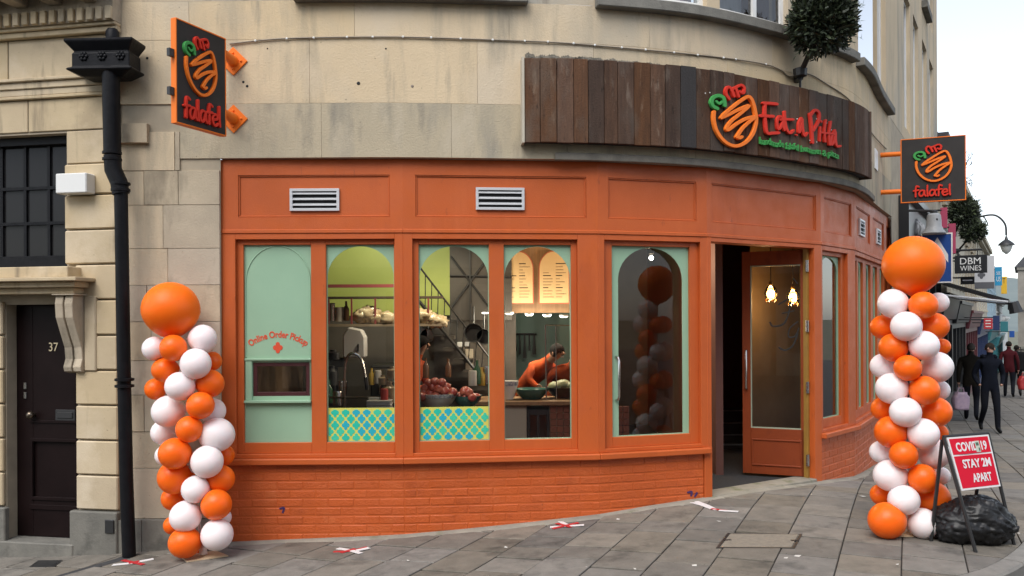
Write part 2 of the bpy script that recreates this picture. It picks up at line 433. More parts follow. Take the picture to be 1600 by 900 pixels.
# ------------------------------------------------------------------ ground, road, pavement
mb = MB(); S = 6000
mb.add([(-S, -S, -9), (S, -S, -9), (S, S, -9), (-S, S, -9)], [(0, 1, 2, 3)])
obj('ground', mb, M('far_ground', (.10, .11, .07), (.14, .13, .09), .02, .95), org=(0, 0, -9), kind='structure')
xs = np.concatenate([np.arange(-14, 12, .8), np.arange(12, 62, 2.5)]); ys = np.concatenate([np.arange(-14, 14, .8), np.arange(14, 92, 2.5)])
mb = MB(); vs = [(x, y, gz(x, y) - .12) for y in ys for x in xs]; nx = len(xs)
mb.add(vs, [(j * nx + i, j * nx + i + 1, (j + 1) * nx + i + 1, (j + 1) * nx + i) for j in range(len(ys) - 1) for i in range(nx - 1)])
obj('road', mb, ASPH, org=(0, 0, 0), kind='structure', smooth='all')
# kerb line: along the front, round the corner, up the side street
KL = catmull([Vector(p) for p in [(-9, 4.7), (-5, 4.75), (-1.5, 4.8), (1.2, 4.92), (2.4, 5.12), (3.12, 5.44), (3.60, 5.82), (4.12, 6.40), (4.56, 7.05), (4.98, 7.75)]
              + [(on_street(y) + 2.08, y) for y in (9.5, 12, 15, 19, 24, 30, 40, 55, 75)]], 8)
# inner edge of the pavement bed, well under the buildings
mb = MB(); inner = []
for p in KL:
    if p.y < 5.2 and p.x < 1.3: inner.append(Vector((p.x, 8.6)))
    elif p.y < 7.6: inner.append(Vector((min(2.6, p.x - .4), 9.0)))
    else: inner.append(Vector((on_street(p.y) - .6, p.y + .3)))
NB = 9
vs = []
for p, q in zip(KL, inner):
    for j in range(NB):
        r = p.lerp(q, j / (NB - 1)); vs.append((r.x, r.y, gz(r.x, r.y) - .014))
mb.add(vs, [(i * NB + j, i * NB + j + 1, (i + 1) * NB + j + 1, (i + 1) * NB + j) for i in range(len(KL) - 1) for j in range(NB - 1)])
pavement = obj('pavement', mb, BEDM, org=(0, 0, 0), kind='structure', smooth='all')

def clip(poly, a, b):
    """keep the part of poly left of the directed line a-b"""
    out = []; k = len(poly)
    sd = lambda p: (b[0] - a[0]) * (p[1] - a[1]) - (b[1] - a[1]) * (p[0] - a[0])
    for i in range(k):
        p, q = poly[i], poly[(i + 1) % k]; sp, sq = sd(p), sd(q)
        if sp >= 0: out.append(p)
        if sp * sq < 0:
            t = sp / (sp - sq); out.append((p[0] + (q[0] - p[0]) * t, p[1] + (q[1] - p[1]) * t))
    return out
KO = []                                          # inner edge of the kerb stones (0.13 m in)
for i, p in enumerate(KL):
    t = (KL[min(i + 1, len(KL) - 1)] - KL[max(i - 1, 0)]).normalized(); KO.append(p + Vector((-t.y, t.x)) * .14)
def inside_front(x, y):
    """True where the pavement is open (not under a building)"""
    if x < -3.4: return y < 7.32 - (x + 3.4) * .185
    for f, L in zip((FA, FB, FG, FC, FD), LEN):
        r = Vector((x, y)) - f.o; u = r.dot(f.u); n = r.dot(f.n)
        if -.05 <= u <= L + .05 and n < -.06: return False
    if x < -2.5: return y < 7.33
    if x > 3.2 and y > 8.6: return x > on_street(y) - .08
    return y < 8.9
ang = math.radians(25.5)
du = Vector((math.sin(ang), math.cos(ang))); dv = Vector((math.cos(ang), -math.sin(ang)))   # along a strip / across strips
slabs = []; W0 = .405
for k in range(-24, 50):
    pos = -14.0 + rnd.uniform(0, .5)
    while pos < 46:
        ln = rnd.choice((.32, .36, .40, .44, .5, .58))
        a0, a1, b0, b1 = pos + .011, pos + ln - .011, k * W0 + .0045, (k + 1) * W0 - .0045
        pos += ln
        org = Vector((.087, 5.95))
        c = org + du * ((a0 + a1) / 2) + dv * ((b0 + b1) / 2)
        if not (-4.9 < c.x < 24 and 4.7 < c.y < 36): continue
        if abs((c.x) / c.y) > .66: continue
        pl = [tuple(org + du * a + dv * b) for a, b in ((a0, b0), (a0, b1), (a1, b1), (a1, b0))]
        if not any(inside_front(*p) for p in pl): continue
        for i in range(len(KO) - 1):
            if (Vector(KO[i]) - c).length < 1.5 and len(pl) > 2:
                pl = clip(pl, KO[i], KO[i + 1])
        if len(pl) < 3: continue
        # left of the shop a cover takes the place of slabs, and one in front of the door
        slabs.append((c.y, pl))
COVER = [ground_at(*p)[:2] for p in ((1117, 859), (1240, 860), (1252, 838), (1135, 836))]
ccx = sum(p[0] for p in COVER) / 4; ccy = sum(p[1] for p in COVER) / 4
slabs.sort(key=lambda t: t[0])
extra = MB(); cnt = 0
def slab_geo(pl, m):
    tz = rnd.uniform(-.003, .003); tx, ty = rnd.uniform(-.006, .006), rnd.uniform(-.006, .006)
    c = (sum(p[0] for p in pl) / len(pl), sum(p[1] for p in pl) / len(pl))
    top = [(p[0], p[1], gz(*p) + tz + (p[0] - c[0]) * tx + (p[1] - c[1]) * ty) for p in pl]
    k = len(pl); ins = []
    for p in top:                                  # worn arris: top face a little smaller, edge rounded down
        d = Vector((c[0] - p[0], c[1] - p[1])); l = max(d.length, 1e-6); d = d / l * min(.007, l * .3)
        ins.append((p[0] + d.x, p[1] + d.y, p[2] + .0035))
    bot = [(p[0], p[1], p[2] - .05) for p in top]
    fs = [tuple(range(k))] + [(i, k + i, k + (i + 1) % k, (i + 1) % k) for i in range(k)] + [(k + i, 2 * k + i, 2 * k + (i + 1) % k, k + (i + 1) % k) for i in range(k)]
    m.add(ins + top + bot, fs)
for _, pl in slabs:
    c = (sum(p[0] for p in pl) / len(pl), sum(p[1] for p in pl) / len(pl))
    if abs(c[0] - ccx) < .26 and abs(c[1] - ccy) < .13: continue
    if cnt < 295:
        m = MB(); slab_geo(pl, m); obj('paving_slab', m, SLAB, pavement); cnt += 1
    else: slab_geo(pl, extra)
if extra.v: obj('distant_slabs', extra, SLAB, pavement, kind='stuff')
# kerb stones round the corner and up the street
acc = 0; run = [KL[0]]; seg = []
for i in range(1, len(KL)):
    run.append(KL[i]); acc += (KL[i] - KL[i - 1]).length
    if acc > .75: seg.append(run); run = [KL[i]]; acc = 0
for run in seg:
    if run[0].x < 1.2 and run[0].y < 6 or run[0].y > 60: continue
    vs = []
    for i, p in enumerate(run):
        t = (run[min(i + 1, len(run) - 1)] - run[max(i - 1, 0)]).normalized(); q = Vector((-t.y, t.x))
        a = p + q * .132; e = .006 if i == 0 else (-.006 if i == len(run) - 1 else 0)
        a2, p2 = a + t * e, p + t * e
        za, zp = gz(*a2), gz(*p2)
        vs += [(a2.x, a2.y, za - .1), (a2.x, a2.y, za + .004), (p2.x + q.x * .015, p2.y + q.y * .015, zp + .004), (p2.x, p2.y, zp - .012), (p2.x, p2.y, zp - .2)]
    m = MB(); k = len(run)
    fs = [(i * 5 + j, i * 5 + j + 1, i * 5 + j + 6, i * 5 + j + 5) for i in range(k - 1) for j in range(4)] + [(0, 1, 2, 3, 4), tuple((k - 1) * 5 + j for j in (4, 3, 2, 1, 0))]
    m.add(vs, fs); obj('kerb_stone', m, KERB, pavement)
# mortar strip along the foot of the shopfront and the wall
mb = MB(); fp = []
for f, L in zip((FA, FB, FG), LEN[:3]): fp += [(f, L * i / 6) for i in range(7)]
fp += [(FC, LEN[3] * i / 6) for i in range(7)] + [(FD, LEN[4] * i / 4) for i in range(5)] + [(FE, LEN[5] * i / 8) for i in range(9)]
vs = []
for i, (f, u) in enumerate(fp):
    for n, h in ((-.1, .02), (.02, .018), (.075 + .02 * math.sin(i * 2.1) + .015 * math.sin(i * 5.3), .006), (.10 + .02 * math.sin(i * 2.1), -.01)):
        x, y, _ = f(u, n, 0); vs.append((x, y, gz(x, y) + h))
mb.add(vs, [(i * 4 + j, i * 4 + j + 1, i * 4 + j + 5, i * 4 + j + 4) for i in range(len(fp) - 1) for j in range(3)])
obj('mortar_strip', mb, CONC, pavement, smooth='all')
mb = MB(); q0 = [Vector(ground_at(*p)) for p in ((207, 864), (190, 871), (150, 882), (112, 893), (60, 908))]; vs = []
for p in q0: vs += [(p.x - .055, p.y, p.z + .007), (p.x - .02, p.y, p.z + .004), (p.x + .02, p.y, p.z + .004), (p.x + .055, p.y, p.z + .007)]
mb.add(vs, [(i * 4 + j, i * 4 + j + 1, i * 4 + 5 + j, i * 4 + 4 + j) for i in range(4) for j in range(3)]); obj('drain_channel', mb, ASPH, pavement)
# access cover in front of the door (concrete filled), one more by number 37
def cover(quad, label, mat, rim):
    t = thing('access_cover', (sum(p[0] for p in quad) / 4, sum(p[1] for p in quad) / 4, gz(quad[0][0], quad[0][1])), label, 'manhole cover', 'access covers in the pavement')
    c = (sum(p[0] for p in quad) / 4, sum(p[1] for p in quad) / 4)
    def ring(s): return [(c[0] + (p[0] - c[0]) * s, c[1] + (p[1] - c[1]) * s) for p in quad]
    m = MB(); o, i = ring(1.0), ring(rim)
    vs = [(p[0], p[1], gz(*p) + .008) for p in o] + [(p[0], p[1], gz(*p) + .008) for p in i] + [(p[0], p[1], gz(*p) - .03) for p in o] + [(p[0], p[1], gz(*p) - .03) for p in i]
    fs = []
    for k in range(4):
        n = (k + 1) % 4; fs += [(k, n, 4 + n, 4 + k), (k, 8 + k, 8 + n, n), (4 + k, 4 + n, 12 + n, 12 + k)]
    m.add(vs, fs); obj('frame', m, BLACKM, t)
    m = MB(); j = ring(rim - .03)
    vs = [(p[0], p[1], gz(*p) + .009) for p in j] + [(p[0], p[1], gz(*p) - .03) for p in j]
    m.add(vs, [(0, 1, 2, 3)] + [(k, 4 + k, 4 + (k + 1) % 4, (k + 1) % 4) for k in range(4)]); obj('lid', m, mat, t)
    m = MB()
    for a, b in ((0, 3), (1, 2)):
        p = Vector(i[a]).lerp(Vector(i[b]), .5); q = p.lerp(Vector(c), .12)
        m.box(min(p.x, q.x) - .005, max(p.x, q.x) + .02, min(p.y, q.y) - .012, max(p.y, q.y) + .012, gz(*p) - .01, gz(*p) + .012)
    obj('key_slot', m, BLACKM, t)
cover(COVER, 'concrete filled access cover in the paving in front of the shop door', M('cover_fill', (.25, .215, .165), (.19, .165, .13), 25, .9, 1.2, 80), .93)
cover([ground_at(*p)[:2] for p in ((44, 883), (84, 883), (96, 873), (58, 873))], 'small dark iron cover in the paving before door 37', BLACKM, .86)

# ------------------------------------------------------------------ the corner building: rounded stone wall
shop = thing('corner_building', (.5, 9.5, 0), 'rounded stone corner building with a restaurant on its ground floor', 'building')
ZT = 3.125                                       # bottom of the stone above the shopfront
S0 = 0.0
sP0 = cvs(345); sEnd = CLEN
# openings in the upper wall: (s0, s1, z0, z1)
Wz0, Wz1 = 4.575, 6.35
OPEN = [(cvs(470), cvs(640), Wz0, Wz1), (cvs(660), cvs(822), Wz0, Wz1), (cvs(975), cvs(1107), Wz0, Wz1), (cvs(1127), cvs(1234), Wz0, Wz1), (cvs(1288), cvs(1330), Wz0, Wz1)]
sw = cvs(1343); OPEN.append((sw, cvs(1386), Wz0, 6.6))
for px in (1419.5, 1433, 1446.5, 1457): OPEN.append((cvs(px) - .42, cvs(px) + .42, 4.7, 6.85))
UP = [(a, b, 7.55, 9.0) for a, b, c, d in OPEN[2:]]
OPEN_ALL = OPEN + UP
def wall_grid(s0, s1, z0, z1, n, openings, mb, step=.16, reveal=.2):
    ss = set(np.round(np.linspace(s0, s1, max(2, int((s1 - s0) / step) + 1)), 4)); zs = {z0, z1}
    for a, b, c, d in openings:
        if b > s0 and a < s1: ss |= {round(max(a, s0), 4), round(min(b, s1), 4)}; zs |= {max(c, z0), min(d, z1)}
    ss, zs = sorted(ss), sorted(z for z in zs if z0 <= z <= z1)
    idx = {}
    vs, fs = [], []
    def v(i, j, nn):
        k = (i, j, nn)
        if k not in idx: idx[k] = len(vs); vs.append(cvg(ss[i], nn, zs[j]))
        return idx[k]
    hole = lambda sm, zm: any(a < sm < b and c < zm < d for a, b, c, d in openings)
    I, J = len(ss) - 1, len(zs) - 1
    H = [[hole((ss[i] + ss[i + 1]) / 2, (zs[j] + zs[j + 1]) / 2) for j in range(J)] for i in range(I)]
    for i in range(I):
        for j in range(J):
            if not H[i][j]: fs.append((v(i, j, n), v(i + 1, j, n), v(i + 1, j + 1, n), v(i, j + 1, n)))
            else:
                m = n - reveal
                if i == 0 or not H[i - 1][j]: fs.append((v(i, j, n), v(i, j, m), v(i, j + 1, m), v(i, j + 1, n)))
                if i == I - 1 or not H[i + 1][j]: fs.append((v(i + 1, j, n), v(i + 1, j, m), v(i + 1, j + 1, m), v(i + 1, j + 1, n)))
                if j == 0 or not H[i][j - 1]: fs.append((v(i, j, n), v(i, j, m), v(i + 1, j, m), v(i + 1, j, n)))
                if j == J - 1 or not H[i][j + 1]: fs.append((v(i, j + 1, n), v(i, j + 1, m), v(i + 1, j + 1, m), v(i + 1, j + 1, n)))
    mb.add(vs, fs)
ZM = 4.50
mb = MB()
wall_grid(0, sEnd, ZM, 9.6, 0.0, OPEN_ALL, mb)
# parapet top and soffit over the shopfront
k = 60
vs = []
for i in range(k + 1):
    s = sEnd * i / k
    vs += [cvg(s, .18, 9.6), cvg(s, .18, 9.9), cvg(s, -.6, 9.9), cvg(s, 0, 9.55)]
mb.add(vs, [(i * 4 + a, i * 4 + b, i * 4 + 4 + b, i * 4 + 4 + a) for i in range(k) for a, b in ((0, 1), (1, 2), (3, 0))])
vs = []
for i in range(k + 1): vs += [cvg(sEnd * i / k, .0, ZM), cvg(sEnd * i / k, -.3, ZM + .001)]
mb.add(vs, [(i * 2, i * 2 + 1, i * 2 + 3, i * 2 + 2) for i in range(k)])
p, _ = cv(sEnd)
mb.box(0, 5, -.02, 0.0, -1.2, 9.6, lambda u, n, z: (p.x - .852 * u - n * .524, p.y + .524 * u - n * .852, z))
upper = obj('upper_wall', mb, STUCCO, shop)
mb = MB()
sE = cvs(1394)
wall_grid(0, sP0, -.6, ZM, -.014, [], mb)
wall_grid(sP0, sE, ZT, ZM, -.014, [], mb)
wall_grid(sE, sEnd, -1.2, ZM, -.002, [(sE + .75, sEnd, -1.2, 2.9)], mb)
vs = []; n = 70
for i in range(n + 1):
    s = sP0 + (sE - sP0) * i / n; vs += [cvg(s, -.002, ZT), cvg(s, -.30, ZT - .004)]
mb.add(vs, [(i * 2, i * 2 + 1, i * 2 + 3, i * 2 + 2) for i in range(n)])
obj('wall', mb, MORTAR, shop)
def stone(s0, s1, z0, z1, n0=0.0, g=.004, mat=STONE, dep=.10):
    k = max(1, int((s1 - s0) / .14)); n0 += rnd.uniform(-.001, .001)
    a, b, c, d = s0 + g, s1 - g, z0 + g, z1 - g; e = .0012
    vs = []
    for i in range(k + 1):
        t = i / k; s = a + (b - a) * t; si = a + e + (b - a - 2 * e) * t
        vs += [cvg(s, -.014, c), cvg(s, n0 - e, c), cvg(si, n0, c + e), cvg(si, n0, d - e), cvg(s, n0 - e, d), cvg(s, -.014, d)]
    fs = [(i * 6 + j, i * 6 + j + 1, i * 6 + 7 + j, i * 6 + 6 + j) for i in range(k) for j in range(5)]
    fs += [(0, 1, 2, 3, 4, 5)[::-1], tuple(k * 6 + j for j in range(6))]
    m = MB(); m.add(vs, fs)
    return obj('stone_block', m, mat, shop)
# courses over the shopfront
zc = [ZT, 3.60, 4.16, ZM]
for r in range(3):
    s = sP0 - .9 + rnd.uniform(-.2, .2); s = sP0 - .35 if r == 0 else .45 + .1 * r
    first = True
    while s < sE - .1:
        L = rnd.uniform(1.0, 1.5)
        e = min(s + L, sE)
        if sE - e < .35: e = sE
        stone(s, e, zc[r], zc[r + 1], 0.0, .0006, STONE_L if r == 0 else STONE); s = e
# rougher stones of the pier between the drainpipe and the shopfront
zq = [-.5, -.02, .42, .74, 1.06, 1.36, 1.70, 2.02, 2.34, 2.72, 3.02, 3.36]
for r in range(len(zq) - 1):
    cut = [0, rnd.uniform(.30, .55), sP0 - .004] if r % 3 else [0, rnd.uniform(.2, .35), rnd.uniform(.5, .62), sP0 - .004]
    if r == len(zq) - 2: cut = [0, .52, sP0 - .35]
    for i in range(len(cut) - 1):
        n0 = .05 if r == 0 else rnd.uniform(-.003, .006)
        stone(cut[i], cut[i + 1], zq[r], zq[r + 1], n0, .0022, STONE_G if r == 0 else (STONE_D if r < 7 or i else STONE))
stone(0, .30, 3.255, 3.425, .05, .002, STONE_D)
for r in (1, 2):
    stone(0, min(.66 + .1 * r, sP0 - .9) if False else .45 + .1 * r, zc[r], zc[r + 1], 0.0, .0012)

# window sills and windows of the first floor
BROWN = M('brown_curtain', (.10, .035, .022), (.07, .024, .016), 14, .9, stretch=(4, 4, .3))
CREAMC = M('net_curtain', (.55, .55, .58), (.48, .48, .52), 10, .9, stretch=(5, 5, .2))
DARKIN = M('dark_room', (.03, .028, .026), None, rough=.9)
def curved_box(s0, s1, n0, n1, z0, z1, m, mi=0):
    k = max(1, int((s1 - s0) / .15)); vs = []
    for i in range(k + 1):
        s = s0 + (s1 - s0) * i / k
        vs += [cvg(s, n0, z0), cvg(s, n1, z0), cvg(s, n1, z1), cvg(s, n0, z1)]
    fs = [(i * 4 + j, i * 4 + (j + 1) % 4, i * 4 + 4 + (j + 1) % 4, i * 4 + 4 + j) for i in range(k) for j in range(4)] + [(3, 2, 1, 0), tuple(k * 4 + j for j in range(4))]
    m.add(vs, fs, mi)
for s0, s1 in ((cvs(463), cvs(826)), (cvs(932), cvs(1236)), (cvs(1284), cvs(1333)), (cvs(1340) - .02, cvs(1389)), ):
    m = MB(); curved_box(s0, s1, -.05, .095, 4.475, 4.57, m); obj('window_sill', m, STONE_G, shop, bevel=.008)
for px in (1446.5,):
    m = MB(); curved_box(cvs(px) - .5, cvs(px) + .5, -.05, .10, 7.40, 7.53, m); obj('window_sill', m, STONE_G, shop)
def upper_window(s0, s1, z0, z1, mull=True, curt=BROWN):
    n = -.06
    m = MB(); w = .05
    curved_box(s0, s1, n - .05, n, z0, z0 + w * 1.5, m); curved_box(s0, s1, n - .05, n, z1 - w, z1, m)
    curved_box(s0, s0 + w, n - .05, n, z0 + w, z1 - w, m); curved_box(s1 - w, s1, n - .05, n, z0 + w, z1 - w, m)
    if mull:
        c = (s0 + s1) / 2 + .05; curved_box(c - w / 2, c + w / 2, n - .05, n, z0 + w, z1 - w, m)
    fr = obj('window', m, WHITEP, shop)
    m = MB(); vs = [cvg(s0 + w, n - .02, z0 + w), cvg(s1 - w, n - .02, z0 + w), cvg(s1 - w, n - .02, z1 - w), cvg(s0 + w, n - .02, z1 - w)]
    m.add(vs, [(0, 1, 2, 3)]); obj('pane', m, GLASS_D, fr)
    m = MB(); k = 16; vs = []
    for i in range(k + 1):
        s = s0 + (s1 - s0) * i / k
        vs += [cvg(s, n - .16 + .02 * math.sin(i * 1.9), z0), cvg(s, n - .16 + .02 * math.sin(i * 1.9), z1)]
    m.add(vs, [(i * 2, i * 2 + 2, i * 2 + 3, i * 2 + 1) for i in range(k)], 0)
    for i in range(len(m.m)): m.m[i] = 1 if (curt is None and i < k * .55) else 0
    obj('curtain', m, [BROWN, CREAMC], fr, smooth='all')
for i, (a, b, c, d) in enumerate(OPEN_ALL): upper_window(a, b, c, d, i < 5 or i in (10, 11, 12), None if i in (3, 0) else BROWN)
# roof lid so that no light enters from above
m = MB(); m.add([cvg(CLEN * i / 40, -.1, 9.6) for i in range(41)] + [(p.x - 4.5, p.y + 2.6, 9.6), (-3.4, 16, 9.6)], [tuple(range(43))]); obj('roof', m, STONE_G, shop)
# ------------------------------------------------------------------ the orange shopfront
front = thing('shopfront', (.4, 7.6, 0), 'orange painted timber and brick shopfront with arched windows round the corner', 'shopfront')
Z_SILL, Z_R0, Z_R1, Z_TR, Z_F0 = .495, .53, 2.42, 2.45, 2.50
PZ0, PZ1 = .625, 2.375
def rails(fr, u0, u1, z0, z1, holes, n0, n1, m):
    """a board (u0..u1, z0..z1) with rectangular holes [(a,b,c,d)] side by side (left to right), built of butted pieces"""
    u = u0
    for a, b, c, d in holes:
        m.box(u, a, n0, n1, z0, z1, fr)
        if c > z0: m.box(a, b, n0, n1, z0, c, fr)
        if d < z1: m.box(a, b, n0, n1, d, z1, fr)
        u = b
    m.box(u, u1, n0, n1, z0, z1, fr)
facets = list(zip((FA, FB, FG, FC, FD, FE), LEN))
# fascia: one board per facet with recessed panels and a bead round each
PAN = [[(373, 610)], [(650, 917)], [(951, 1089)], [(1113, 1276)], [(1288.5, 1331)], [(1338.5, 1360), (1364.5, 1381.5), (1385.5, 1392.5)]]
for (fr, L), pans in zip(facets, PAN):
    hs_ = []
    for a, b in pans: hs_.append((fr.px(a), fr.px(b), 2.615, 2.985))
    m = MB(); rails(fr, 0, L, Z_F0, ZT - .004, hs_, -.06, 0.0, m)
    fa = obj('fascia', m, ORANGE, front)
    for a, b, c, d in hs_:
        m = MB(); m.box(a, b, -.05, -.018, c, d, fr); obj('fascia_panel', m, ORANGE, fa)
        m = MB(); w = .014
        for q in ((a, b, c, c + w), (a, b, d - w, d)): m.box(q[0], q[1], -.018, -.006, q[2], q[3], fr)
        for q in ((a, a + w), (b - w, b)): m.box(q[0], q[1], -.018, -.006, c + w, d - w, fr)
        obj('panel_bead', m, ORANGE, fa, bevel=.004)
    m = MB(); m.box(0 - .002, L + .002, -.06, .009, Z_F0 - .03, Z_F0 + .006, fr)        # lip under the fascia
    obj('lip_moulding', m, ORANGE, front, bevel=.006)
# vents
def vent(fr, pa, pb, ya, yb, n=3):
    a, b = fr.px(pa), fr.px(pb); zt = fr.z((pa + pb) / 2, ya); zb = fr.z((pa + pb) / 2, yb); w = min(.024, (b - a) * .2)
    m = MB()
    m.box(a, b, -.018, .006, zb, zb + w, fr); m.box(a, b, -.018, .006, zt - w, zt, fr)
    m.box(a, a + w, -.018, .006, zb + w, zt - w, fr); m.box(b - w, b, -.018, .006, zb + w, zt - w, fr)
    t = obj('vent', m, ALU, front, bevel=.002)
    m = MB(); m.box(a + w, b - w, -.0178, -.0165, zb + w, zt - w, fr); obj('vent_back', m, DARKV, t)
    h = (zt - zb - 2 * w) / n
    for i in range(n):
        z = zb + w + h * i + h * .62
        m = MB(); m.add([fr(u, q, zz) for u in (a + w, b - w) for q, zz in ((.004, z - h * .18), (.004, z - h * .02), (-.016, z + h * .28), (-.016, z + h * .14))],
                        [(0, 1, 2, 3), (7, 6, 5, 4), (0, 4, 5, 1), (1, 5, 6, 2), (2, 6, 7, 3), (3, 7, 4, 0)])
        obj('slat', m, ALU, t)
    return t
vent(FA, 453.5, 531, 293, 328); vent(FB, 744.5, 820.5, 293, 328)
vent(FE, 1344.5, 1352, 346, 372); vent(FE, 1371, 1377, 361, 385)

# lower storey: posts, sill, recessed window units
WIN = {0: [((368, 617), [(378.5, 484.5), (508, 615)])], 1: [((645, 903), [(654.5, 765), (788.5, 894)])], 2: [((945, 1095), [(959.5, 1081.5)])],
       4: [((1285.5, 1325), [(1288.5, 1320)])], 5: [((1336.8, 1391), [(1338.2, 1345.0), (1347.2, 1354.4), (1359.0, 1366.2), (1369.6, 1376.2), (1380, 1385.5)])]}
for k, (fr, L) in enumerate(facets):
    if k == 3: continue
    u0, u1 = 0.0, L
    hs_ = [(fr.px(a), fr.px(b), Z_R0, Z_R1) for (a, b), _ in WIN[k]]
    if k == 0: u0 = 0.0
    if k == 2: u1 = fr.px(1111.5)
    m = MB(); rails(fr, u0, u1, Z_SILL + .001, Z_F0 - .031, hs_, -.12, 0.0, m)
    obj('posts_board', m, ORANGE, front, bevel=.003)
    m = MB(); m.box(u0 - .004, u1 - (.035 if k == 2 else -.004), -.12, .055, Z_SILL - .055, Z_SILL, fr); obj('sill', m, ORANGE, front, bevel=.008)
QUAT = None
def arch_poly(u0, u1, zs, zt, n=18):
    c, r = (u0 + u1) / 2, (u1 - u0) / 2
    return [(c - r * math.cos(math.pi * i / n), zs + (zt - zs) * math.sin(math.pi * i / n)) for i in range(n + 1)]
TILE_Y = M('tile_yellow', (.62, .60, .13), None, rough=.25); TILE_G = M('tile_green', (.03, .50, .36), None, rough=.25)
TILE_B = M('tile_blue', (.03, .40, .50), None, rough=.25); TILE_T = M('tile_teal', (.06, .56, .36), None, rough=.25)
RED_T = M('red_print', (.66, .075, .03), None, rough=.5)
def quat_poly(cu, cz, r, n=7):
    pts = []
    for q in range(4):
        a0 = q * math.pi / 2
        for i in range(n):
            a = a0 - 1.75 + 3.5 * i / (n - 1)
            pts.append((cu + r * (.56 * math.cos(a0) + .44 * math.cos(a)), cz + r * 1.18 * (.56 * math.sin(a0) + .44 * math.sin(a))))
    return pts
winno = 0
